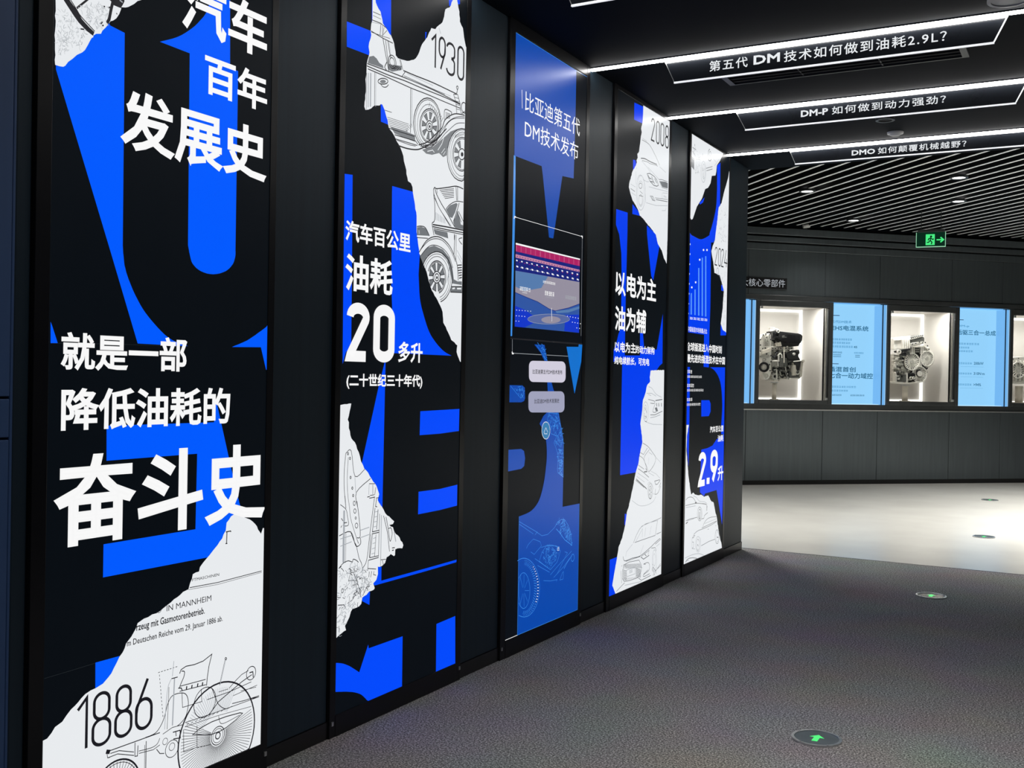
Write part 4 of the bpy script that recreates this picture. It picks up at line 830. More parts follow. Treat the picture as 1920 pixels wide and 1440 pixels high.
  ["p","w",[4124,1848,4794.5,1848.5,4795,1842,4124.5,1840]],
  ["p","n",[4123.5,1810,4793.5,1811,4792.5,1731.5,4124.5,1724]],
  ["p","i",[4124,1797.5,4792.5,1792.5,4793,1781.5,4124.5,1782.5]],
  ["s","i",3.1,[4130,1838,4131,1811.5],0,0],
  ["s","mm",1.9,[4145,1838,4146,1811.5],0,0],
  ["s","mm",1.9,[4160,1838,4161,1811.5],0,0],
  ["s","i",1.9,[4175,1838,4176,1811.5],0,0],
  ["s","mm",1.9,[4190,1838,4191,1811.5],0,0],
  ["s","mm",3.1,[4205,1838,4206,1811.5],0,0],
  ["s","i",1.9,[4220.5,1838,4221.5,1812],0,0],
  ["s","mm",1.9,[4236,1838,4237,1812],0,0],
  ["s","mm",1.9,[4251.5,1838,4252.5,1812],0,0],
  ["s","i",1.9,[4267,1838,4268,1812],0,0],
  ["s","mm",3.2,[4282.5,1838,4283.5,1812],0,0],
  ["s","mm",2.0,[4298,1838,4299,1812],0,0],
  ["s","i",2.0,[4314,1838.5,4315,1812],0,0],
  ["s","mm",2.0,[4330,1838.5,4331,1812],0,0],
  ["s","mm",2.0,[4345.5,1838.5,4347,1812],0,0],
  ["s","i",3.2,[4362,1838.5,4363,1812],0,0],
  ["s","mm",2.0,[4378,1838.5,4379,1812],0,0],
  ["s","mm",2.0,[4394,1838.5,4395.5,1812],0,0],
  ["s","i",2.0,[4410.5,1838.5,4411.5,1812],0,0],
  ["s","mm",2.0,[4427,1838.5,4428,1812],0,0],
  ["s","mm",3.3,[4443.5,1838.5,4444.5,1812],0,0],
  ["s","i",2.0,[4460,1838.5,4461.5,1812],0,0],
  ["s","mm",2.0,[4477,1838.5,4478,1812],0,0],
  ["s","mm",2.0,[4493.5,1838.5,4495,1812],0,0],
  ["s","i",2.0,[4510.5,1838.5,4512,1812],0,0],
  ["s","mm",3.3,[4527.5,1838.5,4529,1812],0,0],
  ["s","mm",2.0,[4545,1838.5,4546,1812.5],0,0],
  ["s","i",2.0,[4562,1839,4563,1812.5],0,0],
  ["s","mm",2.1,[4579.5,1839,4580.5,1812.5],0,0],
  ["s","mm",2.1,[4597,1839,4598,1812.5],0,0],
  ["s","i",3.4,[4614.5,1839,4615.5,1812.5],0,0],
  ["s","mm",2.1,[4632,1839,4633,1812.5],0,0],
  ["s","mm",2.1,[4650,1839,4651,1812.5],0,0],
  ["s","i",2.1,[4667.5,1839,4669,1812.5],0,0],
  ["s","mm",2.1,[4685.5,1839,4686.5,1812.5],0,0],
  ["s","mm",3.4,[4703.5,1839,4705,1812.5],0,0],
  ["s","i",2.1,[4722,1839,4723,1812.5],0,0],
  ["s","mm",2.1,[4740,1839,4741.5,1812.5],0,0],
  ["s","mm",2.1,[4758.5,1839,4760,1812.5],0,0],
  ["s","i",2.1,[4777,1839,4778.5,1812.5],0,0],
  ["s","n",2.8,[4134.5,1789.5,4145.5,1789.5],0,0],
  ["s","n",2.9,[4159.5,1789.5,4171,1789.5],0,0],
  ["s","n",2.9,[4185,1789,4196,1789],0,0],
  ["s","n",2.9,[4210,1789,4221.5,1789],0,0],
  ["s","n",2.9,[4236,1789,4247.5,1788.5],0,0],
  ["s","n",2.9,[4262,1788.5,4273.5,1788.5],0,0],
  ["s","n",2.9,[4288,1788.5,4299.5,1788.5],0,0],
  ["s","n",2.9,[4314.5,1788.5,4326,1788],0,0],
  ["s","n",3.0,[4341,1788,4353,1788],0,0],
  ["s","n",3.0,[4368,1788,4380,1788],0,0],
  ["s","n",3.0,[4395,1788,4407.5,1787.5],0,0],
  ["s","n",3.0,[4422.5,1787.5,4435,1787.5],0,0],
  ["s","n",3.0,[4450,1787.5,4462.5,1787.5],0,0],
  ["s","n",3.0,[4478,1787,4490.5,1787],0,0],
  ["s","n",3.0,[4506.5,1787,4519,1787],0,0],
  ["s","n",3.1,[4535,1787,4548,1786.5],0,0],
  ["s","n",3.1,[4564,1786.5,4576.5,1786.5],0,0],
  ["s","n",3.1,[4593,1786.5,4606,1786.5],0,0],
  ["s","n",3.1,[4622.5,1786,4635.5,1786],0,0],
  ["s","n",3.1,[4652,1786,4665.5,1786],0,0],
  ["s","n",3.1,[4682,1786,4695.5,1785.5],0,0],
  ["s","n",3.1,[4712.5,1785.5,4726,1785.5],0,0],
  ["s","n",3.2,[4743,1785.5,4756.5,1785.5],0,0],
  ["s","n",3.2,[4774,1785,4787.5,1785],0,0],
  ["s","w",5.7,[4130,1771,4143.5,1770],0,0],
  ["s","w",6.6,[4133,1745,4150.5,1743],0,0],
  ["s","l",3.8,[4171,1743.5,4178,1741],0,0],
  ["s","m",2.9,[4160,1766,4170.5,1765.5],0,0],
  ["s","w",5.7,[4177,1770.5,4191,1770],0,0],
  ["s","w",6.7,[4180,1744.5,4198,1742.5],0,0],
  ["s","l",3.8,[4216.5,1743.5,4223.5,1741],0,0],
  ["s","m",2.9,[4205,1765.5,4215.5,1765],0,0],
  ["s","w",5.8,[4225,1770.5,4239.5,1769.5],0,0],
  ["s","w",6.7,[4228.5,1744.5,4246.5,1742.5],0,0],
  ["s","l",3.9,[4262,1743.5,4269.5,1740.5],0,0],
  ["s","m",2.9,[4250.5,1765,4261.5,1765],0,0],
  ["s","w",5.8,[4274,1770.5,4288.5,1769.5],0,0],
  ["s","w",6.8,[4277.5,1744.5,4295.5,1742.5],0,0],
  ["s","l",3.9,[4309,1743,4316,1740.5],0,0],
  ["s","m",2.9,[4297,1764.5,4308,1764.5],0,0],
  ["s","w",5.9,[4324,1770,4339,1769.5],0,0],
  ["s","w",6.9,[4327,1744,4346,1742],0,0],
  ["s","l",3.9,[4356,1743,4364,1740],0,0],
  ["s","m",3.0,[4344,1764.5,4355.5,1764],0,0],
  ["s","w",5.9,[4374.5,1770,4390,1769],0,0],
  ["s","w",6.9,[4378,1744,4397,1742],0,0],
  ["s","l",4.0,[4404.5,1742.5,4412,1740],0,0],
  ["s","m",3.0,[4392.5,1764,4403.5,1763.5],0,0],
  ["s","w",6.0,[4426.5,1770,4441.5,1769],0,0],
  ["s","w",7.0,[4429.5,1744,4449,1742],0,0],
  ["s","l",4.0,[4453.5,1742.5,4461.5,1739.5],0,0],
  ["s","m",3.0,[4441,1763.5,4453,1763.5],0,0],
  ["s","w",6.0,[4479,1769.5,4494.5,1768.5],0,0],
  ["s","w",7.1,[4482.5,1743.5,4502,1741.5],0,0],
  ["s","l",4.1,[4503.5,1742,4511.5,1739.5],0,0],
  ["s","m",3.0,[4491,1763,4502.5,1763],0,0],
  ["s","w",6.1,[4532.5,1769.5,4548.5,1768.5],0,0],
  ["s","w",7.1,[4536,1743.5,4556,1741.5],0,0],
  ["s","l",4.1,[4554.5,1742,4562.5,1739],0,0],
  ["s","m",3.1,[4541.5,1763,4553.5,1762.5],0,0],
  ["s","w",6.2,[4587,1769,4603.5,1768],0,0],
  ["s","w",7.2,[4590.5,1743.5,4611,1741.5],0,0],
  ["s","l",4.1,[4606,1741.5,4614.5,1739],0,0],
  ["s","m",3.1,[4593,1762.5,4605.5,1762],0,0],
  ["s","w",6.2,[4643,1769,4659.5,1768],0,0],
  ["s","w",7.3,[4646.5,1743,4667,1741],0,0],
  ["s","l",4.2,[4659,1741.5,4667.5,1738.5],0,0],
  ["s","m",3.1,[4645.5,1762,4658,1761.5],0,0],
  ["s","w",6.3,[4699.5,1768.5,4716.5,1768],0,0],
  ["s","w",7.3,[4703,1743,4724.5,1741],0,0],
  ["s","l",4.2,[4712.5,1741.5,4721,1738.5],0,0],
  ["s","m",3.1,[4699,1761.5,4711.5,1761.5],0,0],
  ["s","w",6.3,[4757.5,1768.5,4774.5,1767.5],0,0],
  ["s","w",7.4,[4761,1743,4782.5,1741],0,0],
  ["s","l",4.2,[4767,1741,4776,1738],0,0],
  ["s","m",3.2,[4753.5,1761,4766.5,1761],0,0],
  ["p","y",[4124.5,1724,4791,1731.5,4795.5,1622.5,4673.5,1595.5,4528,1572,4465,1575,4342.5,1601,4240,1612.5,4127,1627]],
  ["p","x",[4124.5,1724,4443.5,1727,4377,1667.5,4210.5,1640.5,4126,1653.5]],
  ["p","o",[4127,1627,4240,1612.5,4342.5,1601,4465,1575,4528,1572,4673.5,1595.5,4795.5,1622.5,4797.5,1477.5,4126,1475]],
  ["s","n",2.8,[4127,1627,4240,1612.5,4342.5,1601,4465,1575,4528,1570,4673.5,1594.5,4795.5,1622.5],0,0],
  ["p","v",[4126,1567.5,4213.5,1557,4308,1532,4309.5,1501.5,4216.5,1475,4126,1475]],
  ["p","v",[4641.5,1557.5,4793.5,1568.5,4797.5,1477.5,4628.5,1479]],
  ["p","x",[4528,1570,4673.5,1586.5,4796,1611,4796.5,1598,4674.5,1572,4544.5,1560.5]],
  ["p","q",[4688,1540,4680.5,1533.5,4657,1526,4620,1519,4572.5,1512.5,4517.5,1507,4460,1503.5,4403.5,1501,4352,1501,4308,1502,4275,1505,4254.5,1509.5,4247,1515,4254,1521.5,4274,1528,4307,1535,4350.5,1541,4402,1546.5,4458,1551,4516,1553.5,4570.5,1554.5,4618.5,1553.5,4656,1550.5,4680,1546]],
  ["p","y",[4585.5,1530.5,4582.5,1526,4572,1521.5,4555.5,1517,4534,1513,4509.5,1510,4483,1508,4457,1507.5,4433,1507.5,4412.5,1509,4396.5,1512,4386.5,1515.5,4383,1519.5,4386,1524,4396,1528.5,4411.5,1532.5,4432,1536.5,4456,1539.5,4482,1542,4508,1543,4533,1542.5,4554.5,1541,4571.5,1538.5,4582,1535]],
  ["s","l",1.5,[4688,1540,4680.5,1533.5,4657,1526,4620,1519,4572.5,1512.5,4517.5,1507,4460,1503.5,4403.5,1501,4352,1501,4308,1502,4275,1505,4254.5,1509.5,4247,1515,4254,1521.5,4274,1528,4307,1535,4350.5,1541,4402,1546.5,4458,1551,4516,1553.5,4570.5,1554.5,4618.5,1553.5,4656,1550.5,4680,1546],0,1],
  ["s","w",4.0,[4486.5,1581.5,4492,1518.5],0,0],
  ["s","n",3.0,[4482,1542.5,4487.5,1521.5],0,0],
  ["s","w",3.3,[4138,1549.5,4145,1549.5],0,0],
  ["s","w",3.3,[4164.5,1550,4171.5,1550],0,0],
  ["s","w",3.4,[4191,1550.5,4198,1551],0,0],
  ["s","w",3.4,[4218,1551.5,4225,1551.5],0,0],
  ["s","w",3.4,[4245,1552,4252,1552],0,0],
  ["s","w",3.4,[4272.5,1553,4279.5,1553],0,0],
  ["s","w",3.3,[4136.5,1523.5,4143.5,1524],0,0],
  ["s","w",3.3,[4162.5,1524.5,4169.5,1524.5],0,0],
  ["s","w",3.4,[4189,1525,4196.5,1525],0,0],
  ["s","w",3.4,[4216,1525.5,4223,1525.5],0,0],
  ["s","w",3.3,[4134.5,1500.5,4141.5,1500.5],0,0],
  ["s","w",3.3,[4161,1501,4167.5,1501],0,0],
  ["s","w",3.6,[4658.5,1553,4667,1552.5],0,0],
  ["s","w",3.7,[4688.5,1552,4697,1552],0,0],
  ["s","w",3.7,[4719,1551.5,4727.5,1551],0,0],
  ["s","w",3.7,[4749.5,1550.5,4758,1550.5],0,0],
  ["s","w",3.7,[4780.5,1550,4789,1549.5],0,0],
  ["s","w",3.7,[4714,1527,4722.5,1526.5],0,0],
  ["s","w",3.7,[4744.5,1526,4753,1525.5],0,0],
  ["s","w",3.7,[4775.5,1525,4784,1525],0,0],
  ["s","w",3.7,[4807,1524,4815.5,1524],0,0],
  ["s","w",3.7,[4766,1501,4775,1500.5],0,0],
  ["s","w",3.7,[4797.5,1500,4806,1499.5],0,0],
  ["g","w",4391.5,1693,4522.5,1705,9],
  ["g","w",4164.5,1640,4271,1658,5],
  ["g","w",4412.5,1637.5,4513,1658,5],
  ["g","l",4634.5,1636.5,4760,1654.5,6],
  ["g","w",4193,1630.5,4239,1635.5,4],
  ["g","l",4424.5,1628,4509.5,1633,6],
  ["p","k",[4090,1424,4838,1426,4838,1418,4090,1417.5]],
  ["s","l",2.1,[4107,1417.5,4109,1356,4821.5,1357.5,4822.5,1418],0,0],
  ["s","w",7.1,[4107,1363,4109,1354.5,4121.5,1354.5],0,0],
  ["s","w",6.4,[4808,1359,4821.5,1358,4821,1367.5],0,0],
  ["p","c",[4317.5,1402.5,4421,1404,4453,1329,4461,1311,4473.5,1285.5,4486.5,1259,4497.5,1237,4504.5,1223,4510.5,1213,4516,1204,4522.5,1194.5,4531.5,1185,4541.5,1175.5,4551,1165,4560,1152,4567.5,1135.5,4574,1116.5,4580.5,1096.5,4587.5,1076,4595.5,1055.5,4604.5,1034.5,4613.5,1013.5,4621,994.5,4627.5,980,4633.5,969.5,4638.5,956,4642,934,4644.5,895,4645.5,845.5,4646.5,798,4646.5,765,4645.5,619.5,4836,617,4838,80,4838,80,4203.5,82,4199,620,4215,621,4238,623,4263,625,4284,627.5,4300,630,4314,633,4326.5,636.5,4338.5,641,4350.5,646,4362,652,4372.5,658.5,4382,665,4390,671.5,4397,678,4403,685.5,4409.5,694,4415.5,704,4422,715,4428,727,4433.5,739,4438.5,750.5,4443,762.5,4447.5,775,4451,790,4455.5,808,4459.5,828,4463.5,849,4465.5,868,4466,885.5,4465,902,4463,917.5,4460.5,931.5,4457.5,944,4454,954.5,4449.5,964.5,4444,974.5,4436.5,985,4427.5,996,4419.5,1005.5,4413.5,1012,4384.5,1034,4423,1069.5,4457,1084.5,4473,1121,4457,1226.5,4424,1328,4382.5,1366]],
  ["p","c",[4090,1214,4208,1213,4232,1202.5,4237,1154.5,4227,1142,4200.5,1136.5,4090,1138]],
  ["p","c",[4090,927.5,4208.5,925,4235.5,914.5,4247.5,881,4240,846,4212,835,4090,831.5]],
  ["p","e2",[4657.5,1403,4793,1407,4796.5,1420,4838,1419,4829,1334,4758,1172]],
  ["p","BTN1",[4606,1330,4622,1328.5,4636,1323,4645.5,1314.5,4649,1304.5,4651,1253.5,4648.5,1243.5,4639.5,1235,4626,1229.5,4610.5,1227.5,4309,1229,4294.5,1231,4282.5,1236.5,4274,1244.5,4271,1253.5,4269,1301.5,4271.5,1311,4279,1319,4291,1324.5,4305,1326.5]],
  ["p","BTN2",[4600,1185,4616,1183,4629.5,1177,4639,1168.5,4642.5,1158.5,4645,1107.5,4642,1097.5,4633.5,1089.5,4620,1084,4604,1082.5,4309,1088.5,4294.5,1090.5,4282.5,1096,4274,1104,4271,1113.5,4269,1161.5,4271.5,1171,4279,1178.5,4291,1184,4305,1186]],
  ["t","k","比亚迪第五代DM技术发布",4303,1266.5,4613.5,1288,0.012],
  ["t","k","比亚迪DM技术发展史",4327,1129,4585.5,1150.5,0.008],
  ["p","HOME",[4495,999,4494,988,4490,978.5,4483.5,970,4474.5,964,4464,960,4452.5,959.5,4441,961,4430.5,965.5,4421,972.5,4414,981.5,4409,991.5,4407.5,1002,4408.5,1012.5,4412.5,1022,4419,1030.5,4427.5,1036.5,4438,1040.5,4449.5,1041.5,4460.5,1039.5,4471.5,1035,4481,1028.5,4488.5,1019.5,4493.5,1009.5]],
  ["s","w",3.3,[4494,999,4493,988.5,4489,978.5,4482.5,970.5,4474,964.5,4463.5,960.5,4452.5,960,4441.5,961.5,4431,966,4422,973,4415,981.5,4410.5,991.5,4408.5,1002,4409.5,1012,4413.5,1022,4419.5,1030,4428,1036,4438.5,1040,4449.5,1041,4460.5,1039,4471,1035,4480,1028,4487.5,1019.5,4492,1009.5],0,1],
  ["s","w",3.0,[4431.5,993,4450.5,1013.5,4470,992,4464.5,984,4437.5,985],0,1],
  ["s","e",1.7,[4342,1398.5,4400,1361.5,4447,1331.5],0,0],
  ["s","e",1.7,[4099,1210,4194.5,1155,4215.5,1162.5],0,0],
  ["k",26,21,[4125,1207.5,4219,1207.5,4220.5,1165,4194.5,1157.5]],
  ["k",22,26,[4353.5,1396.5,4415.5,1398.5,4447,1334,4429.5,1333.5]],
  ["s","e",2.3,[4480,1084,4575.5,1076.5,4621,994.5,4642,934,4646.5,765,4587,791,4580,813,4589.5,871.5,4558,916,4539,938.5,4567.5,969.5,4507.5,982.5,4506.5,1014.5,4464,1047.5],0,1],
  ["k",120,22,[4480.5,1078.5,4575.5,1074,4628,983,4637,907,4545.5,927.5,4567,980,4494.5,1014.5]],
  ["k",60,23,[4582.5,899,4637.5,901.5,4643,770.5,4593,796]],
  ["s","e",2.1,[4582.5,904,4637.5,898.5],0,0],
  ["s","e",2.1,[4584.5,850.5,4639.5,844.5],0,0],
  ["s","e",2.1,[4586,812.5,4641.5,806],0,0],
  ["s","e",1.8,[4601,898,4625.5,894,4626.5,864,4602,868],0,1],
  ["s","e",1.8,[4602.5,854.5,4627,850.5,4628.5,820.5,4604,825],0,1],
  ["s","e",1.8,[4604.5,811.5,4629,807,4630,777,4605.5,781.5],0,1],
  ["s","e",1.9,[4202,596.5,4358,535.5,4428.5,505,4490.5,503.5,4566.5,529.5],0,0],
  ["s","e",1.7,[4202.5,585,4341.5,524],0,0],
  ["s","e",2.0,[4359,517.5,4384,530.5],0,0],
  ["s","e",2.6,[4566.5,531.5,4589,549.5,4635,559,4673.5,552.5,4713,521,4744,479,4761,417.5,4746.5,417.5],0,0],
  ["s","e",3.4,[4581,519.5,4628.5,489,4677.5,453.5,4761.5,415.5],0,0],
  ["k",110,24,[4589,547.5,4664,551.5,4713.5,512.5,4749,470,4751,423,4686.5,461,4628,501.5]],
  ["s","e",1.7,[4276.5,465,4288.5,479,4342.5,500,4412,479,4426,457.5,4354,427,4319.5,443.5],0,0],
  ["s","e",1.8,[4422,450,4475,451,4584.5,436.5,4622,419],0,0],
  ["s","e",2.0,[4407,387.5,4431.5,424.5,4483.5,453.5,4538,446.5,4594,431,4632,405,4597,356,4524.5,330,4451.5,365],0,1],
  ["s","w",2.3,[4594,427,4617,426],0,0],
  ["s","w",2.3,[4594,419.5,4617.5,419],0,0],
  ["s","w",2.3,[4594.5,413,4618,411.5],0,0],
  ["s","e",1.8,[4525.5,305,4634.5,346.5,4757.5,388],0,0],
  ["s","e",1.8,[4563,287,4673.5,324,4768,369.5],0,0],
  ["s","e",1.9,[4680,394.5,4709,386.5,4599,298],0,0],
  ["s","e",2.9,[4674,311.5,4711,339.5,4744.5,356],0,0],
  ["c","e",1.9,4771,352.5,18],
  ["s","e",1.8,[4628.5,264,4655.5,293.5,4669.5,299.5,4666.5,262.5,4628.5,263.5],0,0],
  ["s","e",1.8,[4454.5,288.5,4527,275.5,4600.5,270.5,4591.5,262],0,0],
  ["s","e",1.8,[4363,406,4524.5,330],0,0],
  ["s","e",1.8,[4390.5,370,4516,319],0,0],
  ["k",90,25,[4432,416,4493,444.5,4594,427,4614,391,4524.5,338,4460.5,368]],
  ["s","e",2.4,[4191,420,4214.5,424.5,4240,425,4265.5,421.5,4291.5,414,4317,402.5,4340.5,388,4362,370.5,4381,350.5,4396,328.5,4407,305,4414,281,4416.5,257,4414,234,4407,213,4396,194,4380.5,178,4362,165,4340.5,156,4316.5,150.5,4291.5,149.5,4265.5,152,4239.5,159,4214.5,169],0,0],
  ["s","e",2.2,[4207.5,338,4219,349.5,4232.5,356,4247.5,358,4263,354.5,4278.5,345.5,4292,332.5,4303.5,315.5,4312,296,4317,275,4317.5,254,4314.5,234.5,4307.5,217.5,4297,204,4284,195.5,4269.5,192,4253.5,193.5,4238.5,200.5,4224,212,4211.5,227.5],0,0],
  ["s","e",1.7,[4229,211.5,4211,257.5,4208.5,316,4227.5,351.5],0,0],
  ["s","e",2.5,[4261.5,391,4269,406],0,0],
  ["s","e",2.7,[4264.5,409,4265.5,415],0,0],
  ["s","e",2.5,[4272.5,388,4282.5,401.5],0,0],
  ["s","e",2.7,[4278.5,405.5,4280.5,411],0,0],
  ["s","e",2.5,[4283,383.5,4295.5,396],0,0],
  ["s","e",2.7,[4292,400.5,4296,405.5],0,0],
  ["s","e",2.5,[4293,378.5,4308,389.5],0,0],
  ["s","e",2.7,[4305.5,394,4310.5,399],0,0],
  ["s","e",2.5,[4303,372,4320,381.5],0,0],
  ["s","e",2.7,[4318,386.5,4325,391],0,0],
  ["s","e",2.5,[4312.5,364.5,4331.5,372.5],0,0],
  ["s","e",2.7,[4330.5,378,4338.5,381.5],0,0],
  ["s","e",2.5,[4321.5,356.5,4342.5,362],0,0],
  ["s","w",2.7,[4342,368,4351,371],0,0],
  ["s","e",2.5,[4329.5,347,4352,351],0,0],
  ["s","w",2.7,[4352.5,357,4363,359.5],0,0],
  ["s","e",2.5,[4337,337.5,4361,339.5],0,0],
  ["s","w",2.8,[4362,345.5,4373.5,347],0,0],
  ["s","e",2.5,[4343.5,327,4368.5,327],0,0],
  ["s","w",2.8,[4370.5,333,4383,334],0,0],
  ["s","e",2.5,[4349,316,4374.5,314],0,0],
  ["s","w",2.8,[4377.5,320,4391,320.5],0,0],
  ["s","e",2.5,[4353.5,304.5,4379.5,300.5],0,0],
  ["s","w",2.8,[4383.5,306.5,4397,306.5],0,0],
  ["s","e",2.5,[4356.5,293,4383,287],0,0],
  ["s","w",2.8,[4387.5,293,4402,292],0,0],
  ["s","e",2.5,[4359,281.5,4385.5,273.5],0,0],
  ["s","w",2.8,[4390.5,279.5,4405,277.5],0,0],
  ["s","e",2.5,[4360,269.5,4386,260.5],0,0],
  ["s","w",2.8,[4392,265.5,4406.5,263],0,0],
  ["s","e",2.5,[4360,258,4385,247.5],0,0],
  ["s","w",2.8,[4391.5,252,4406.5,249],0,0],
  ["s","e",2.5,[4358.5,247,4382.5,235],0,0],
  ["s","w",2.8,[4390,239,4404.5,235.5],0,0],
  ["s","e",2.5,[4356,236.5,4379,223],0,0],
  ["s","w",2.8,[4386.5,227,4401,222.5],0,0],
  ["s","e",2.5,[4352.5,226.5,4373.5,212],0,0],
  ["s","w",2.8,[4382,215,4395.5,210],0,0],
  ["s","e",2.5,[4348,217,4367,201.5],0,0],
  ["s","w",2.8,[4376,204.5,4388.5,199],0,0],
  ["s","e",2.5,[4342.5,208.5,4359.5,192.5],0,0],
  ["s","e",2.8,[4368.5,194.5,4380.5,188.5],0,0],
  ["s","e",2.5,[4335.5,201,4350.5,184.5],0,0],
  ["s","e",2.8,[4360,185.5,4370.5,179.5],0,0],
  ["s","e",2.5,[4328,194.5,4340.5,177.5],0,0],
  ["s","e",2.8,[4350,178,4360,172],0,0],
  ["s","e",2.5,[4320,189,4330,172],0,0],
  ["s","e",2.7,[4339,172,4347.5,165.5],0,0],
  ["s","e",2.5,[4311,184.5,4318,167.5],0,0],
  ["s","e",2.7,[4327.5,167,4334.5,160.5],0,0],
  ["s","e",2.5,[4301.5,181,4306,165],0,0],
  ["s","e",2.7,[4315,163.5,4321,157],0,0],
  ["s","e",2.5,[4291.5,179,4293,163.5],0,0],
  ["s","e",2.7,[4302,161.5,4306.5,155],0,0],
  ["s","e",2.5,[4281,178.5,4280,163.5],0,0],
  ["s","e",2.7,[4288.5,161,4291.5,154.5],0,0],
  ["s","e",2.5,[4270.5,179,4267,165],0,0],
  ["s","e",2.7,[4275,161.5,4276.5,155.5],0,0],
  ["s","e",2.5,[4260,180.5,4253.5,167.5],0,0],
  ["s","e",2.7,[4261.5,164,4261,158],0,0],
  ["s","e",1.5,[4247,289,4221.5,340.5],0,0],
  ["s","e",1.5,[4255.5,290.5,4258,348.5],0,0],
  ["s","e",1.5,[4264,284,4293.5,318.5],0,0],
  ["s","e",1.5,[4267.5,273,4309.5,266],0,0],
  ["s","e",1.5,[4264.5,263,4297,218],0,0],
  ["s","e",1.5,[4257,259,4263.5,200],0,0],
  ["s","e",1.5,[4248,263.5,4226,220.5],0,0],
  ["s","w",2.4,[4090,82,4203.5,82],0,0],
  ["s","e",1.9,[4199,620,4203.5,82],0,0],
  ["s","e",1.7,[4203.5,82,4838,80,4836,617],0,0],
 ],
 [
  ["p","b2",[5461,2787,5596,2794.5,5601,2698.5,5462.5,2692.5]],
  ["p","b2",[5458.5,2470,5493,2472.5,5521,2432.5,5461.5,2407.5]],
  ["p","b2",[5463,2223.5,5556,2194,5588,2174,5462.5,2168.5]],
  ["p","b2",[5235,2162.5,5395.5,2166,5397,2045,5390.5,1725,5391,1502.5,5392.5,1374,5356,1373,5235,1339.5,5235,1403.5,5274,1447,5300,1495.5,5331.5,1528,5328,1810.5,5318,1933.5,5284.5,2031,5237,2078]],
  ["p","b2",[5681.5,2134.5,5834.5,2100.5,5888,2040,5798.5,1829.5,5764.5,1850.5,5687.5,2082]],
  ["p","b2",[5964,1643,5972.5,1348.5,5925,1332.5,5875.5,1304,5859.5,1295,5704,808.5,5613.5,722,5358,722.5,5358,1331,5356,1379,5614.5,1385.5,5608.5,1515,5652.5,1514.5,5675.5,1431,5874.5,1426.5]],
  ["p","b2",[5434.5,503.5,5464,497.5,5445,436,5432.5,443]],
  ["p","b2",[5235,275,5336,277,5314,134,5338.5,78,5235,78]],
  ["p","p",[5593.5,2802,6018,2805,6018,2089,6010.5,1948.5,5960,1980,5923.5,2019.5,5862,2049,5826,2099.5,5684.5,2145.5,5629,2163,5571,2175,5546.5,2201.5,5509.5,2223.5,5466.5,2241.5,5429.5,2275,5405.5,2308,5410.5,2331,5428.5,2358.5,5452,2402,5498.5,2442.5,5514,2465.5,5507,2474,5525.5,2492.5,5518,2513.5,5543.5,2531,5552,2565,5563,2609.5,5577.5,2648,5567,2663,5585,2702,5592.5,2749]],
  ["p","p",[5784,1303,6004,1309,6018,78,5324,78,5309,95.5,5279,128.5,5297.5,182,5330,256.5,5355,326.5,5404,372,5444.5,441.5,5463.5,509,5485,530.5,5540.5,630.5,5582.5,721,5619,766,5639.5,824,5675.5,893.5,5656.5,953.5,5639,995.5,5659.5,1060.5,5671.5,1131.5,5709.5,1173,5731.5,1215,5779,1239.5,5770,1263.5]],
  ["d","k","2",5719,2629.5,5778,2764,8.2],
  ["d","k","0",5798,2628.5,5855.5,2766,8.3],
  ["d","k","0",5868.5,2631,5930,2769,8.4],
  ["d","k","8",5945.5,2633.5,6008.5,2772.5,8.5],
  ["s","k",3.0,[5583,2605,5675,2603.5,5731,2588,5818.5,2543,5863.5,2512],0,0],
  ["s","l",2.4,[5589.5,2615,5660.5,2612],0,0],
  ["s","k",6.0,[5572,2498.5,5632,2507.5,5693.5,2506.5,5735.5,2506.5,5820,2509.5],0,0],
  ["s","k",3.0,[5592.5,2490,5680.5,2496.5,5708,2494,5792,2501.5,5835,2502],0,0],
  ["s","l",3.1,[5864,2504.5,5967.5,2489],0,0],
  ["s","l",2.7,[5586,2486.5,5668,2466,5724.5,2445.5],0,0],
  ["s","l",2.7,[5682,2468.5,5795,2442.5,5860.5,2428],0,0],
  ["s","k",4.5,[5670,2428.5,5711,2438,5781.5,2432.5,5825,2419.5,5851.5,2392.5,5827,2383,5777,2380,5713,2395],0,1],
  ["s","k",4.9,[5684,2423,5705.5,2411.5],0,0],
  ["s","k",4.9,[5698.5,2410.5,5740.5,2410],0,0],
  ["s","k",4.9,[5739.5,2425,5761.5,2408.5],0,0],
  ["s","k",4.9,[5754.5,2410,5790.5,2390],0,0],
  ["s","k",4.9,[5789,2421,5826,2401.5],0,0],
  ["s","k",4.9,[5727,2395,5769,2397],0,0],
  ["s","k",3.1,[5857,2427.5,5904,2435.5,6000.5,2439],0,0],
  ["s","g",2.5,[5861,2420.5,5906.5,2388.5,6003,2394],0,0],
  ["p","g",[5868,2420,5963,2432.5,6004.5,2431.5,6006,2400,5913.5,2392.5]],
  ["s","l",2.7,[5611,2385,5672.5,2383,5699.5,2387.5],0,0],
  ["s","l",2.7,[5701,2359.5,5799,2365.5,6003.5,2380.5],0,0],
  ["s","k",3.7,[5724.5,2310,5766.5,2314,5803,2293.5,5760.5,2292.5],0,1],
  ["s","k",3.1,[5745.5,2308,5781.5,2293],0,0],
  ["s","k",2.5,[5802,2311.5,6006,2333],0,0],
  ["s","k",3.7,[5816.5,2303.5,6006.5,2320],0,0],
  ["s","l",2.7,[5665,2262,5818.5,2269,6008,2296],0,0],
  ["s","l",2.5,[5922.5,2359.5,6004,2370],0,0],
  ["s","l",2.5,[5917,2324.5,5915.5,2358.5],0,0],
  ["g","l",5938.5,2338.5,5990.5,2349,3],
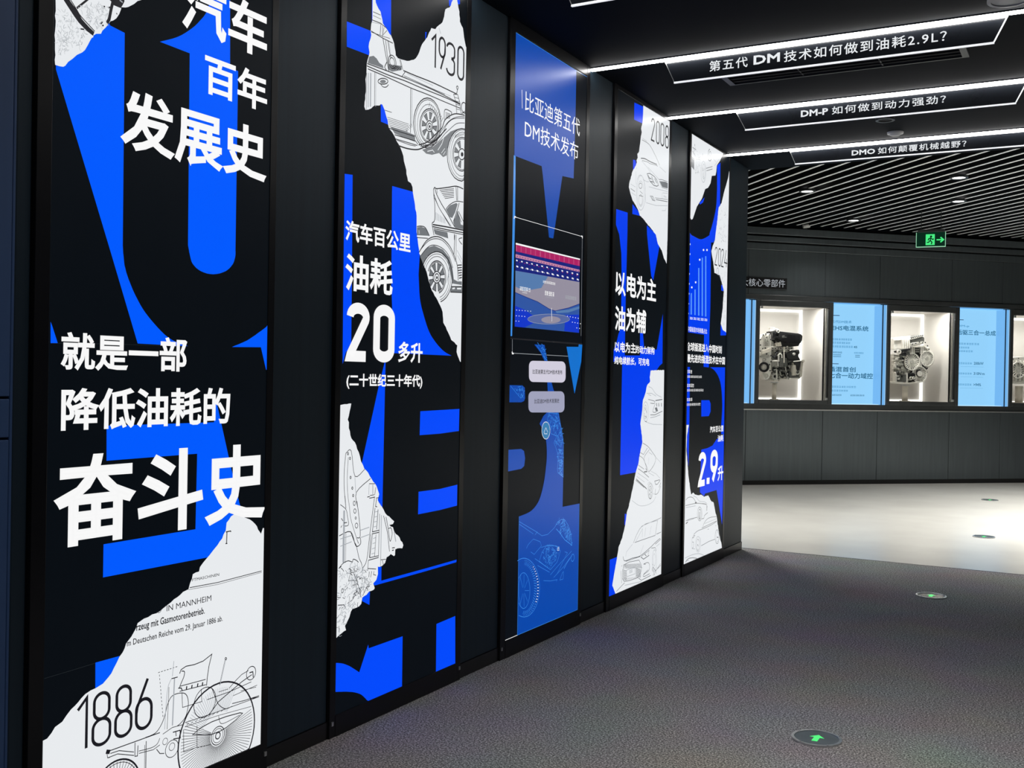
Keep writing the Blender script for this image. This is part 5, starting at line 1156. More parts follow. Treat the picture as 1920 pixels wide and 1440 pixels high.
  ["s","l",3.0,[5648.5,2315.5,5647.5,2289.5,5642,2265,5632,2243,5619,2225.5,5603.5,2213.5,5586.5,2207.5,5569,2208,5552.5,2215.5,5538,2229,5527,2247.5,5519,2269.5,5516,2294,5516.5,2319.5,5522,2343.5,5531.5,2365.5,5544.5,2383,5559.5,2395.5,5576.5,2402,5594,2401.5,5610.5,2394.5,5625,2381.5,5637,2363,5645,2340.5],0,1],
  ["s","l",2.4,[5628.5,2307,5627.5,2288,5623.5,2269.5,5616.5,2253.5,5606.5,2240.5,5595,2231.5,5582,2227,5569,2227.5,5556.5,2233,5546,2242.5,5537.5,2256.5,5531.5,2273,5529,2291,5530,2310,5534,2328,5541,2344.5,5550.5,2357.5,5562,2366.5,5575,2371.5,5588,2371,5600,2366,5611,2356,5620,2342.5,5626,2325.5],0,1],
  ["s","k",3.0,[5597.5,2347.5,5597,2343.5,5594.5,2339.5,5591,2336,5586.5,2332.5,5581,2330,5575,2328.5,5569,2328,5563,2329,5558.5,2330.5,5554.5,2333,5552,2336,5551,2340,5551.5,2344,5554,2347.5,5557.5,2351.5,5562,2354.5,5567.5,2357,5573.5,2358.5,5579.5,2359,5585,2358.5,5590,2357,5594,2354.5,5596.5,2351.5],0,1],
  ["s","k",2.1,[5606.5,2268.5,5606,2260.5,5604,2253,5600,2246,5594.5,2240.5,5588.5,2236.5,5581.5,2234.5,5574.5,2234.5,5568,2236.5,5562.5,2240.5,5558,2246,5555,2252.5,5553.5,2260,5554,2268,5556.5,2275.5,5560.5,2282.5,5565.5,2288,5572,2292,5578.5,2294,5585.5,2294,5592,2292.5,5598,2288.5,5602.5,2283,5605.5,2276],0,1],
  ["s","l",2.7,[5525,2370.5,5544,2393.5,5576.5,2404.5,5610.5,2392.5,5640,2349.5,5658,2261],1,0],
  ["s","k",2.7,[5556,2285.5,5616,2290],0,0],
  ["s","k",2.4,[5567.5,2312.5,5608.5,2304],0,0],
  ["s","k",3.2,[5431,2305,5492.5,2298],0,0],
  ["s","l",2.3,[5430,2329.5,5501,2324],0,0],
  ["s","l",2.3,[5441.5,2284.5,5506.5,2277.5],0,0],
  ["s","l",2.4,[5503.5,2411.5,5507,2342.5],0,0],
  ["s","l",4.1,[5512,2435,5512.5,2428],0,0],
  ["s","l",2.5,[5913.5,2253,5972.5,2261.5,5986.5,2279.5],0,0],
  ["s","l",3.1,[5757,1208,5809,1198.5,5876.5,1164.5,5971.5,1144.5],0,0],
  ["s","l",3.1,[5727,1170,5804,1169.5,5877,1152.5],0,0],
  ["s","l",3.1,[5753,1163,5798,1155.5],0,0],
  ["s","k",3.1,[5754,1134.5,5799.5,1129.5,5858.5,1121.5,5846,1109.5,5787.5,1112.5],0,0],
  ["s","k",5.0,[5868.5,1126,5982,1132],0,0],
  ["s","k",8.2,[5889,1111.5,5893.5,1091],0,0],
  ["s","k",8.3,[5922.5,1111,5927,1090.5],0,0],
  ["s","k",8.3,[5966.5,1110.5,5971,1089.5],0,0],
  ["s","k",3.2,[5869.5,1109.5,5829,1067,5849,1057,5888.5,1058.5],0,0],
  ["p","g",[5860.5,1083,5893.5,1087,5915,1062.5,5881.5,1061]],
  ["s","k",3.7,[5791,1043.5,5863,1042,5986,1061.5],0,0],
  ["s","l",4.1,[5792,1027,5863.5,1030,5949.5,1040],0,0],
  ["s","l",2.8,[5748.5,999.5,5839.5,986.5,5986.5,980.5],0,0],
  ["s","l",3.1,[5761,1063.5,5760.5,1048.5,5756.5,1035,5750,1023.5,5741,1014.5,5730.5,1009,5719.5,1007.5,5707.5,1010,5697,1016,5687.5,1025,5679.5,1037,5674.5,1050.5,5672.5,1065,5673,1079.5,5677,1093,5683,1104.5,5692,1113.5,5702,1119,5713.5,1121,5725,1118.5,5736,1113,5746,1104,5753.5,1092,5759,1078],0,1],
  ["s","l",2.5,[5739,1061.5,5738.5,1051,5736.5,1041.5,5733,1033,5728,1027,5722,1023,5715.5,1022,5709,1023.5,5702.5,1027.5,5697,1034,5692.5,1042.5,5689.5,1052,5688,1062.5,5688.5,1072.5,5690.5,1082.5,5694,1090.5,5699,1097,5705,1100.5,5711.5,1102,5718,1100.5,5724.5,1096.5,5730,1090,5734.5,1081.5,5737.5,1072],0,1],
  ["s","k",3.1,[5725.5,1068.5,5732.5,1057],0,0],
  ["s","k",3.1,[5724,1040.5,5728,1026.5],0,0],
  ["s","k",3.1,[5710,1008,5742,1002.5],0,0],
  ["k",14,31,[5693,1093,5724.5,1094.5,5740,1033,5709,1022]],
  ["s","k",3.1,[5682,883.5,5762,860.5,5840.5,819.5,5889,788.5,5875,755,5822,724.5,5781,710.5],0,0],
  ["s","k",2.8,[5785.5,841,5705,796.5,5753,740.5,5777,712],0,0],
  ["s","l",2.8,[5779,826,5833.5,808.5],0,0],
  ["s","k",2.8,[5644.5,831.5,5696.5,817.5,5754.5,852.5],0,0],
  ["s","k",2.7,[5630.5,814.5,5690.5,794.5,5729.5,758.5,5754,720.5],0,0],
  ["s","k",2.7,[5618.5,761.5,5708.5,732],0,0],
  ["s","k",3.4,[5619.5,741,5702,713,5786.5,679],0,0],
  ["s","l",2.7,[5613.5,716.5,5733.5,677.5,5779.5,660],0,0],
  ["s","l",2.7,[5600,698.5,5719.5,656],0,0],
  ["s","k",3.6,[5590,685.5,5751.5,617],0,0],
  ["s","k",3.0,[5583,678,5713.5,626],0,0],
  ["s","k",3.0,[5594,679.5,5759.5,611],0,0],
  ["s","k",6.2,[5709,715.5,5758,715],0,0],
  ["s","k",5.0,[5734.5,736,5746.5,721],0,0],
  ["s","k",2.5,[5850.5,592,5850,580,5846.5,569.5,5841,560.5,5833.5,554,5824,550.5,5814.5,550,5804,552,5795,557.5,5786.5,565.5,5780,575.5,5775.5,586.5,5773.5,598.5,5774.5,610,5777.5,620.5,5783,629.5,5791,636,5800,640,5809.5,640.5,5819.5,638,5829,633,5837.5,625,5844.5,615,5848.5,604],0,1],
  ["s","k",3.1,[5837,587.5,5836.5,578,5834.5,569,5831,562,5826,556.5,5820.5,553.5,5814,552.5,5807.5,554.5,5801.5,558.5,5796,565,5792,573,5789,582,5787.5,591.5,5788,601,5790,609.5,5793.5,617,5798.5,622.5,5804,625.5,5810.5,626.5,5817,624.5,5823,620.5,5828.5,614,5832.5,606,5835.5,597],0,1],
  ["s","l",2.8,[5765.5,635.5,5795.5,650,5842.5,632.5,5867,602],0,0],
  ["s","k",4.4,[5818.5,589,5832.5,588],0,0],
  ["s","k",4.4,[5814.5,582.5,5820,560.5],0,0],
  ["s","k",4.4,[5807.5,586,5797,573.5],0,0],
  ["s","k",4.4,[5807,594,5795,608.5],0,0],
  ["s","k",4.4,[5814,596,5817,617.5],0,0],
  ["s","k",3.8,[5880.5,649,5959,651.5,5967.5,645.5,5928.5,628,5897,628],0,1],
  ["s","k",3.9,[5984.5,632.5,5953.5,606],0,0],
  ["s","k",3.2,[5898.5,602,5892,571,5939.5,575.5,5981.5,612.5],0,0],
  ["s","l",2.5,[5860.5,577,5900.5,567.5],0,0],
  ["s","l",2.7,[5535,567.5,5622.5,534.5,5689,521,5779,519.5,5863,531,5908.5,558],1,0],
  ["s","l",2.5,[5815,713.5,5901.5,690.5,5967,660],0,0],
  ["s","l",2.5,[5785,704.5,5871,681.5],0,0],
  ["s","l",2.5,[5896.5,788,5978,751.5],0,0],
  ["s","l",2.5,[5780.5,794.5,5775,755.5],0,0],
  ["s","k",2.7,[5566,323,5617.5,367,5675,398.5,5734.5,407.5,5947.5,416.5,5998,421],0,0],
  ["s","l",3.1,[5675,398.5,5751.5,412,5947.5,410],0,0],
  ["s","k",3.0,[5586.5,323.5,5906.5,325,5938.5,407.5],0,0],
  ["s","l",2.8,[5603,327.5,5684.5,378,5701,386,5699,338],0,0],
  ["s","l",3.1,[5752.5,389.5,5737.5,339.5],0,0],
  ["s","l",2.8,[5840.5,389,5816.5,339.5],0,0],
  ["s","k",3.6,[5990.5,298,5900,280,5829,263,5674.5,235.5,5557.5,239,5453,238.5,5428.5,251.5,5420,268],0,0],
  ["s","k",3.2,[6000,290.5,5909.5,272],0,0],
  ["s","k",2.4,[5461,234.5,5674.5,232],0,0],
  ["s","l",2.4,[5554,318.5,5466.5,286,5459.5,262.5],0,0],
  ["s","l",2.5,[5723,290,5674,245],0,0],
  ["s","k",4.3,[5683.5,228,5727,209,5813.5,219.5],0,0],
  ["s","k",3.1,[5692,230,5812,249,5796,225],0,0],
  ["s","k",4.4,[5743,235.5,5769.5,222],0,0],
  ["s","k",3.2,[5924.5,329.5,6002.5,333.5],0,0],
  ["s","k",3.0,[5438,219,5509.5,224,5658.5,213.5,5694.5,178,5696,146,5646.5,115,5531,117.5,5442.5,125.5,5418,145,5415.5,188.5],0,1],
  ["s","g",2.4,[5422,223,5435,198],0,0],
  ["s","g",2.4,[5432.5,221.5,5445.5,196.5],0,0],
  ["s","g",2.4,[5443,220.5,5456,195],0,0],
  ["s","g",2.4,[5453.5,219,5466.5,193.5],0,0],
  ["s","g",2.4,[5436,222,5477,192],0,0],
  ["s","g",2.4,[5446.5,220.5,5488,190.5],0,0],
  ["s","g",2.4,[5457,219.5,5498.5,189],0,0],
  ["s","g",2.4,[5467.5,218,5509,187.5],0,0],
  ["s","g",2.4,[5478,216.5,5520,186],0,0],
  ["s","g",2.4,[5489,215.5,5531,184.5],0,0],
  ["s","g",2.4,[5499.5,214,5541.5,183],0,0],
  ["s","g",2.4,[5510.5,213,5552.5,181.5],0,0],
  ["s","g",2.4,[5521,211.5,5563.5,180],0,0],
  ["s","g",2.4,[5532,210,5574,178.5],0,0],
  ["s","g",2.4,[5542.5,209,5585,177],0,0],
  ["s","g",2.4,[5553.5,207.5,5596,175.5],0,0],
  ["s","g",2.4,[5564.5,206,5607,174],0,0],
  ["s","g",2.4,[5575.5,205,5618.5,172.5],0,0],
  ["s","g",2.4,[5586,203.5,5629.5,171],0,0],
  ["s","g",2.4,[5597,202,5640.5,169.5],0,0],
  ["s","g",2.4,[5608,200.5,5651.5,168],0,0],
  ["s","g",2.5,[5619.5,199.5,5663,166.5],0,0],
  ["s","g",2.5,[5630.5,198,5674,165],0,0],
  ["s","g",2.5,[5641.5,196.5,5685.5,163],0,0],
  ["s","g",2.5,[5652.5,195,5696.5,161.5],0,0],
  ["s","g",2.5,[5664,194,5708,160],0,0],
  ["s","g",2.4,[5419.5,194,5475.5,179.5],0,0],
  ["s","g",2.4,[5419.5,188,5476,174],0,0],
  ["s","g",2.4,[5420,181.5,5476,168],0,0],
  ["s","g",2.4,[5420.5,175.5,5476.5,162.5],0,0],
  ["s","g",2.4,[5420.5,169.5,5476.5,157],0,0],
  ["s","g",2.4,[5421,163,5477,151],0,0],
  ["s","g",2.4,[5421,157,5477,145.5],0,0],
  ["s","g",2.4,[5421.5,150.5,5477.5,140],0,0],
  ["s","g",2.4,[5421.5,144.5,5477.5,134.5],0,0],
  ["s","g",2.4,[5422,138,5478,128.5],0,0],
  ["s","g",2.5,[5610.5,174.5,5687,153.5],0,0],
  ["s","g",2.5,[5610.5,169.5,5687.5,149],0,0],
  ["s","g",2.5,[5611,164,5687.5,144],0,0],
  ["s","g",2.5,[5611,158.5,5688,139],0,0],
  ["s","g",2.5,[5611.5,153,5688,134],0,0],
  ["s","g",2.5,[5611.5,147.5,5688.5,129.5],0,0],
  ["s","g",2.5,[5612,142,5688.5,124.5],0,0],
  ["s","g",2.5,[5612,136.5,5689,119.5],0,0],
  ["s","g",2.5,[5612.5,131.5,5689,115],0,0],
  ["s","g",2.5,[5612.5,126,5689,110],0,0],
  ["s","g",2.4,[5449.5,143,5474,128.5],0,0],
  ["s","g",2.4,[5472,140.5,5495,126.5],0,0],
  ["s","g",2.4,[5494.5,138,5516,125],0,0],
  ["s","g",2.4,[5517,135.5,5537,123],0,0],
  ["s","g",2.4,[5540,132.5,5558.5,121],0,0],
  ["s","g",2.4,[5563,130,5580,119.5],0,0],
  ["s","g",2.4,[5586,127,5601.5,117.5],0,0],
  ["s","g",2.5,[5609.5,124.5,5623,115.5],0,0],
  ["s","g",2.5,[5633,121.5,5645,114],0,0],
  ["s","l",3.0,[5471.5,183,5593.5,183.5,5603.5,144,5481,146],0,1],
  ["g","l",5513,158,5562,177,2],
  ["s","k",3.1,[5728.5,179.5,5780.5,181.5,5816,170,5818,134,5731.5,118,5741,106.5,5828,109.5],0,0],
  ["s","k",2.8,[5728.5,179.5,5763.5,174.5],0,0],
  ["s","k",3.4,[5655.5,110.5,5698.5,91,5846.5,96.5],0,0],
  ["s","k",2.5,[5731.5,121,5783,132.5,5800.5,136.5],0,0],
  ["s","l",3.1,[5699,84.5,5451.5,102.5],0,0],
  ["s","k",3.0,[5450.5,118,5335,88],0,0],
  ["s","k",2.7,[5392,192,5407,122],0,0],
  ["s","k",4.8,[5402.5,219.5,5406.5,216],0,0],
  ["s","l",3.2,[5935.5,169,5935,152,5932.5,136.5,5928,123.5,5921,114,5913,108.5,5904,107.5,5895,111,5886.5,119,5879,130.5,5872.5,145.5,5868.5,161.5,5866.5,179,5866.5,196,5869,211.5,5874,224.5,5880.5,234,5888.5,239.5,5897.5,240.5,5906.5,237,5915,229.5,5923,218,5929,203,5933.5,186.5],0,1],
  ["s","l",2.6,[5918,178.5,5917.5,169,5916,160.5,5913,153,5909.5,148,5904.5,145,5899.5,144.5,5894.5,146.5,5889.5,151,5885,157.5,5881.5,165.5,5879,174.5,5877.5,184,5878,193.5,5879.5,202,5882,209,5886,214,5890.5,217,5896,217.5,5901,215.5,5906,211.5,5910.5,205,5914,197,5916.5,188],0,1],
  ["s","k",2.9,[5847,257,5910.5,252,5929.5,229.5],0,0],
  ["s","k",2.9,[5871,139,5910,87],0,0],
  ["s","k",3.8,[5880,141,5926.5,110.5],0,0],
  ["s","k",2.9,[5926.5,110.5,6003,142.5],0,0],
  ["s","k",2.6,[5935.5,116,6008.5,132],0,0],
  ["s","l",2.6,[5928.5,256.5,5983,266],0,0],
  ["k",16,33,[5870.5,152,5934,143,5937.5,82.5,5873.5,89]],
  ["t","w","以电为主",5243.5,1702.5,5846,1836.5,0.027],
  ["t","w","油为辅",5247,1513,5696,1646.5,0.027],
  ["t","w","以电为主",5248,1394.5,5545.5,1452.5,0.027],
  ["t","w","的动力架构",5546,1396,5837,1441.5,0.027],
  ["t","w","纯电续航长，可充电",5248.5,1327.5,5758,1373,0.027],
 ],
 [
  ["p","b2",[6934.5,2707,7005,2741,7017,2434.5,6974,2245,6888.5,2181.5,6838.5,2175.5,6849.5,1742,6839,1554,6841,1338.5,6733.5,1340,6731.5,1552.5,6416,1554,6416,2171,6416,2198.5,6416,2194,6416,2188,6427.5,2181.5,6439.5,2177,6449,2175,6458,2174,6470.5,2174,6489.5,2173.5,6518,2171.5,6554,2169.5,6593,2168.5,6632,2171,6673,2179,6717.5,2191,6758,2204,6788.5,2214.5,6802.5,2221,6805,2225,6804.5,2229.5,6808.5,2237.5,6818.5,2249,6831,2262.5,6844.5,2279.5,6859.5,2300,6877,2326,6896.5,2356.5,6915.5,2389.5,6929.5,2421.5,6937.5,2456.5,6941.5,2493.5,6943,2527,6944,2550.5]],
  ["p","b2",[6587.5,2401,6688.5,2454,6659.5,2415.5,6598.5,2392.5]],
  ["p","b2",[7075,1911,7137.5,1916,7140,1873,7077.5,1872]],
  ["p","b2",[7080.5,1636,7207,1592.5,7207,1569,7078,1562.5]],
  ["p","b2",[6416,1334.5,6463.5,1334.5,6473.5,990.5,6474,698,6431,833,6427,906,6463,964,6416,966]],
  ["p","b2",[6873.5,1339.5,7197,1344.5,7202.5,876,7139,878.5,7135,943.5,7139,966.5,7144.5,1000,7149.5,1037.5,7150.5,1073,7146.5,1107,7139.5,1141.5,7130,1174.5,7119,1203,7106.5,1225.5,7092,1244,7075.5,1260,7057,1274.5,7035.5,1288.5,7012,1300.5,6987,1311,6963.5,1319.5,6938.5,1326.5,6912.5,1331.5,6889.5,1335,6873.5,1338]],
  ["p","b2",[7202.5,876,7037.5,846.5,6950,808,6841,796,6719.5,793,6706,552.5,6708.5,510.5,6795,478.5,6815.5,494,7059,496.5,7197.5,241,7207,510.5]],
  ["p","b2",[6700,1119.5,6865,1118,6895,1094.5,6898,1042,6860.5,1011,6706.5,1011.5]],
  ["p","p",[6416,2814,7066.5,2815,6994,2751,6930,2708.5,6919.5,2662.5,6904,2635,6827,2619,6804.5,2566,6755.5,2528,6696,2509.5,6637,2439,6538.5,2370,6463.5,2279.5,6434,2272,6416,2283,6416,2809.5]],
  ["p","p",[7207,2721.5,7180,2661.5,7114.5,2578.5,7051.5,2475.5,6985.5,2430,6967.5,2357,6929.5,2239,6920.5,2203,6868.5,2148,6848.5,2117.5,6897.5,2039,6923,1978.5,7036.5,1975,7097.5,1916.5,7135,1876.5,7119,1760,7080,1643,7129,1602.5,7207,1588.5,7207,2060,7207,2724.5]],
  ["p","p",[6416,966.5,6463,964,6433.5,899,6429,800,6478,631,6535,506.5,6533,512.5,6570,521.5,6620.5,503,6676,494,6738,492.5,6790,474.5,6882.5,474,6944,432.5,6999,416,7032.5,363,7046,338.5,7072,313,7114.5,223.5,7156,152.5,7190,113.5,7205,78,6462.5,78,6416,78,6416,582]],
  ["p","w",[6431.5,2116,6431.5,2114,6430,2112.5,6428,2110.5,6425,2109.5,6421.5,2108.5,6418,2107.5,6416,2107.5,6416,2107.5,6416,2108.5,6416,2109.5,6416,2111,6416,2112.5,6416,2114.5,6416,2116,6416,2117.5,6416,2119,6416,2120,6417.5,2120.5,6421,2121,6424.5,2120.5,6427.5,2120,6429.5,2119,6431,2117.5]],
  ["p","w",[6431,2052.5,6430.5,2051,6429.5,2049,6427.5,2047.5,6424.5,2046,6421,2045,6417.5,2044.5,6416,2044.5,6416,2044.5,6416,2045.5,6416,2046.5,6416,2048,6416,2049.5,6416,2051.5,6416,2053,6416,2054.5,6416,2056,6416,2057,6417,2057.5,6420.5,2058,6424,2057.5,6426.5,2057,6429,2055.5,6430.5,2054.5]],
  ["p","w",[6429,1988.5,6429,1986.5,6427.5,1985,6425.5,1983.5,6422.5,1982,6419,1981,6416,1980.5,6416,1980.5,6416,1980.5,6416,1981.5,6416,1982.5,6416,1984,6416,1985.5,6416,1987.5,6416,1989,6416,1990.5,6416,1992,6416,1993,6416,1993.5,6418.5,1993.5,6422,1993.5,6425,1992.5,6427,1991.5,6428.5,1990]],
  ["p","w",[6427,1926,6426.5,1924.5,6425.5,1922.5,6423,1921,6420.5,1919.5,6417,1918.5,6416,1918,6416,1918,6416,1918.5,6416,1919,6416,1920.5,6416,1921.5,6416,1923.5,6416,1925,6416,1927,6416,1928.5,6416,1929.5,6416,1930.5,6416,1931,6416.5,1931.5,6420,1931,6422.5,1930.5,6425,1929,6426.5,1927.5]],
  ["p","w",[6428,1863.5,6427.5,1861.5,6426,1860,6424,1858.5,6421,1857,6418,1856,6416,1855.5,6416,1855.5,6416,1856,6416,1857,6416,1858,6416,1859.5,6416,1861,6416,1863,6416,1864.5,6416,1866,6416,1867.5,6416,1868.5,6416,1869,6417,1869,6420.5,1868.5,6423.5,1867.5,6426,1866.5,6427,1865]],
  ["p","w",[6427,1800.5,6427,1798.5,6425.5,1797,6423.5,1795.5,6420.5,1794,6417,1793,6416,1792.5,6416,1792.5,6416,1793,6416,1794,6416,1795,6416,1796.5,6416,1798,6416,1800,6416,1801.5,6416,1803,6416,1804.5,6416,1805,6416,1805.5,6416.5,1806,6420,1805.5,6423,1804.5,6425,1803.5,6426.5,1802]],
  ["p","w",[6425,1736.5,6425,1735,6423.5,1733,6421.5,1731.5,6418.5,1730.5,6416,1729.5,6416,1729,6416,1729,6416,1729.5,6416,1730.5,6416,1731.5,6416,1733,6416,1734.5,6416,1736.5,6416,1738,6416,1739.5,6416,1741,6416,1741.5,6416,1742,6416,1742,6418,1741.5,6421,1741,6423,1739.5,6424.5,1738]],
  ["p","w",[6424.5,1674,6424,1672,6423,1670.5,6420.5,1669,6418,1667.5,6416,1667,6416,1666.5,6416,1666.5,6416,1667,6416,1668,6416,1669,6416,1670.5,6416,1672,6416,1674,6416,1675.5,6416,1677,6416,1678,6416,1679,6416,1679.5,6416,1679.5,6417.5,1679,6420,1678,6422.5,1677,6424,1675.5]],
  ["p","w",[6701.5,2109.5,6701,2107.5,6700,2106,6697.5,2104,6694.5,2102.5,6691,2101.5,6687,2101,6683,2100.5,6679.5,2101,6676.5,2101.5,6674,2103,6672.5,2104.5,6672,2106,6672,2108,6673.5,2109.5,6676,2111,6679,2112.5,6682.5,2114,6686,2114.5,6690,2114.5,6694,2114.5,6697,2113.5,6699.5,2112.5,6701,2111]],
  ["p","w",[6772.5,2117.5,6772,2115.5,6771,2114,6768.5,2112,6765.5,2110.5,6761.5,2109.5,6758,2109,6754,2108.5,6750,2109,6747,2109.5,6744.5,2111,6743,2112.5,6742,2114,6742.5,2116,6744,2117.5,6746.5,2119.5,6749.5,2121,6753,2122,6757,2122.5,6761,2123,6764.5,2122.5,6768,2122,6770.5,2120.5,6772,2119]],
  ["p","w",[6629.5,2038,6629,2036,6628,2034.5,6625.5,2032.5,6622.5,2031.5,6619,2030,6615.5,2029.5,6611.5,2029.5,6608,2029.5,6605,2030.5,6602.5,2031.5,6601,2033,6600.5,2035,6600.5,2036.5,6602,2038.5,6604.5,2040,6607.5,2041.5,6611,2042.5,6614.5,2043,6618.5,2043,6622,2043,6625,2042,6627.5,2041,6629,2039.5]],
  ["p","w",[6558,1884,6557.5,1882.5,6556,1880.5,6554,1879,6551,1878,6547.5,1877,6544,1876.5,6540,1876,6536.5,1876.5,6533.5,1877.5,6531.5,1878.5,6530,1880,6529,1881.5,6529.5,1883.5,6531,1885,6533,1887,6536,1888,6539.5,1889,6543,1889.5,6547,1889.5,6550.5,1889.5,6553.5,1888.5,6556,1887.5,6557.5,1886]],
  ["p","w",[6485.5,1845,6485,1843.5,6483.5,1841.5,6481.5,1840,6478.5,1839,6475.5,1838,6471.5,1837.5,6468,1837.5,6464.5,1837.5,6461.5,1838.5,6459,1839.5,6457.5,1841,6457,1843,6457.5,1844.5,6459,1846,6461,1848,6464,1849,6467,1850,6471,1850.5,6474.5,1850.5,6478,1850.5,6481,1849.5,6483.5,1848.5,6485,1847]],
  ["p","e3",[6452,1805.5,6475,1807.5,6482.5,1671,6457,1669.5]],
  ["p","e3",[6523,1835,6546,1837,6555.5,1672.5,6530,1670.5]],
  ["p","e3",[6587.5,1979.5,6610.5,1982,6629,1673.5,6602.5,1671.5]],
  ["p","e3",[6654,2054,6677.5,2056.5,6700,1674.5,6673.5,1673]],
  ["p","e3",[6722,2071,6746,2073.5,6770,1675.5,6742.5,1673.5]],
  ["t","w","2020",6445,1638.5,6498.5,1654.5,0.03],
  ["t","w","2021",6514.5,1640,6569,1656.5,0.03],
  ["t","w","2022",6585,1641.5,6641,1658,0.03],
  ["t","w","2023",6657,1643,6714,1660,0.03],
  ["t","w","2024",6730.5,1644.5,6788.5,1661.5,0.03],
  ["t","w","中国插混市场销量占比",6407,1560,6789.5,1593,0.01],
  ["t","w","全球插混进入中国时刻",6397,1437.5,7114.5,1493,0.027],
  ["t","w","最先进的插混技术在中国",6401.5,1362.5,7190,1417.5,0.027],
  ["g","w",6411,1294,6509.5,1316.5,3],
  ["g","w",6412.5,1265.5,6702,1281,9],
  ["g","w",6416,1205.5,6549,1228,4],
  ["g","w",6412,1178,6743,1194,10],
  ["g","w",6415,1116,6526,1137,3],
  ["g","w",6413,1086,6685.5,1103,9],
  ["t","w","汽车百公里",6889.5,896.5,7185.5,940.5,0.027],
  ["t","w","油耗",7061.5,827.5,7189.5,874.5,0.027],
  ["d","w","2",6668,547.5,6821,775.5,42.7],
  ["d","w","9",6914,546.5,7072,778,44.1],
  ["p","w",[6842,596,6901,594.5,6899,552.5,6840,554.5]],
  ["t","w","升",7078,556.5,7199.5,658.5,0.027],
  ["d","k","2",6922.5,2032,6978.5,2158.5,6.8],
  ["d","k","0",6998,2032.5,7055,2159.5,6.9],
  ["d","k","2",7063.5,2035,7121,2162,7.0],
  ["d","k","4",7129.5,2039,7202,2165.5,7.0],
  ["s","l",4.1,[6704,2624,6703.5,2606,6699.5,2588.5,6692.5,2573,6683,2560,6671.5,2551.5,6659,2547,6646,2547,6634,2552,6623.5,2561,6614.5,2574,6609,2589.5,6606.5,2607,6607,2624.5,6610.5,2642,6617.5,2657.5,6627,2670,6638.5,2679,6650.5,2684,6663.5,2684,6676,2679.5,6686.5,2670.5,6695.5,2657.5,6701,2641.5],0,1],
  ["s","l",3.5,[6691.5,2624.5,6691,2612,6689,2600,6685,2589.5,6679.5,2581,6673,2575,6665.5,2572,6658,2572.5,6651,2576,6644.5,2582.5,6639.5,2591.5,6636,2602.5,6634.5,2614.5,6634.5,2627,6636.5,2639,6640.5,2649.5,6646,2658,6652.5,2664,6660,2667,6667.5,2666.5,6674.5,2663.5,6681,2657,6686,2648,6689.5,2637],0,1],
  ["s","k",5.6,[6774,2788,6746,2763.5,6748.5,2715.5,6787,2712,6811.5,2727.5],0,0],
  ["s","k",3.5,[6803,2761,6802.5,2757,6801,2752.5,6798,2749,6794.5,2745.5,6790,2743,6785.5,2741.5,6780.5,2741,6776,2742,6772,2744,6769,2746.5,6766.5,2750,6766,2754,6766,2758.5,6768,2762.5,6770.5,2766.5,6774,2770,6778.5,2772,6783.5,2773.5,6788,2774,6792.5,2773.5,6796.5,2771.5,6800,2769,6802,2765.5],0,1],
  ["s","l",3.5,[6810.5,2744,6915.5,2728],0,0],
  ["s","l",3.5,[6882.5,2697,6984.5,2763],0,0],
  ["s","k",3.8,[6706.5,2647.5,6836,2683],0,0],
  ["s","k",3.8,[6716,2633,6837,2667],0,0],
  ["s","k",6.7,[6473.5,2760,6478,2748],0,0],
  ["p","g",[6416.5,2663.5,6464,2656.5,6467.5,2595,6420,2607]],
  ["s","k",4.0,[6416.5,2668.5,6467.5,2662.5,6471.5,2592],0,0],
  ["s","l",8.2,[6631.5,2731,6633.5,2694],0,0],
  ["s","k",4.7,[6436,2731.5,6499,2728.5],0,0],
  ["s","k",4.4,[6437.5,2708.5,6477.5,2690.5],0,0],
  ["k",70,41,[6436,2734.5,6498.5,2739,6587.5,2722,6600.5,2635,6555.5,2574,6499,2590,6478,2680]],
  ["k",18,42,[6640,2655.5,6681.5,2649.5,6685.5,2583.5,6645.5,2563]],
  ["k",26,43,[7019.5,2250.5,7169.5,2269.5,7160.5,2225,7068,2206.5]],
  ["k",40,44,[7008,2433.5,7179.5,2480.5,7180.5,2278,6974,2252]],
  ["k",50,45,[6989,2002.5,7173.5,2020.5,7186.5,1619.5,7115.5,1630.5,7149.5,1834.5]],
  ["c","l",3.6,6989.5,1997.5,22.5],
  ["s","k",3.4,[6434,485.5,6470,496.5,6523,497,6578,485,6634.5,450.5],0,0],
  ["s","l",3.5,[6577,499.5,6643.5,482.5,6701,453.5,6815,437,6862.5,417.5],0,0],
  ["s","k",3.4,[6430.5,450.5,6623.5,446,6758.5,431.5,6839.5,418,6864,399],0,0],
  ["s","k",8.4,[6612.5,451,6645.5,449],0,0],
  ["s","k",7.9,[6857.5,407,6853.5,373.5],0,0],
  ["s","k",4.3,[6758.5,431.5,6839.5,420],0,0],
  ["s","l",3.4,[6436.5,437.5,6624.5,430],0,0],
  ["s","k",3.6,[6878,360,6809,346.5,6798.5,331,6753,330.5],0,0],
  ["s","k",3.2,[6759,363,6758,351,6754,340.5,6747,331.5,6737.5,325.5,6726,322,6714,321.5,6701.5,324.5,6690,330.5,6680,339,6672,349.5,6666.5,361,6664.5,373,6665,384.5,6669,395,6676,404,6685.5,410.5,6696.5,414,6708.5,414,6721,411.5,6733,405.5,6743,397,6751,387,6756.5,375],0,1],
  ["s","k",4.3,[6738.5,363.5,6738,354.5,6736,347,6732,340.5,6726.5,336,6720.5,333,6713.5,333,6706.5,334.5,6699.5,339,6693.5,344.5,6689,352,6686,360.5,6684.5,369,6685,377.5,6687,385,6691,391.5,6696.5,396.5,6702.5,399,6709.5,399.5,6716.5,397.5,6723.5,393.5,6729.5,387.5,6734,380.5,6737,372],0,1],
  ["s","k",8.5,[6710.5,381,6710,337],0,0],
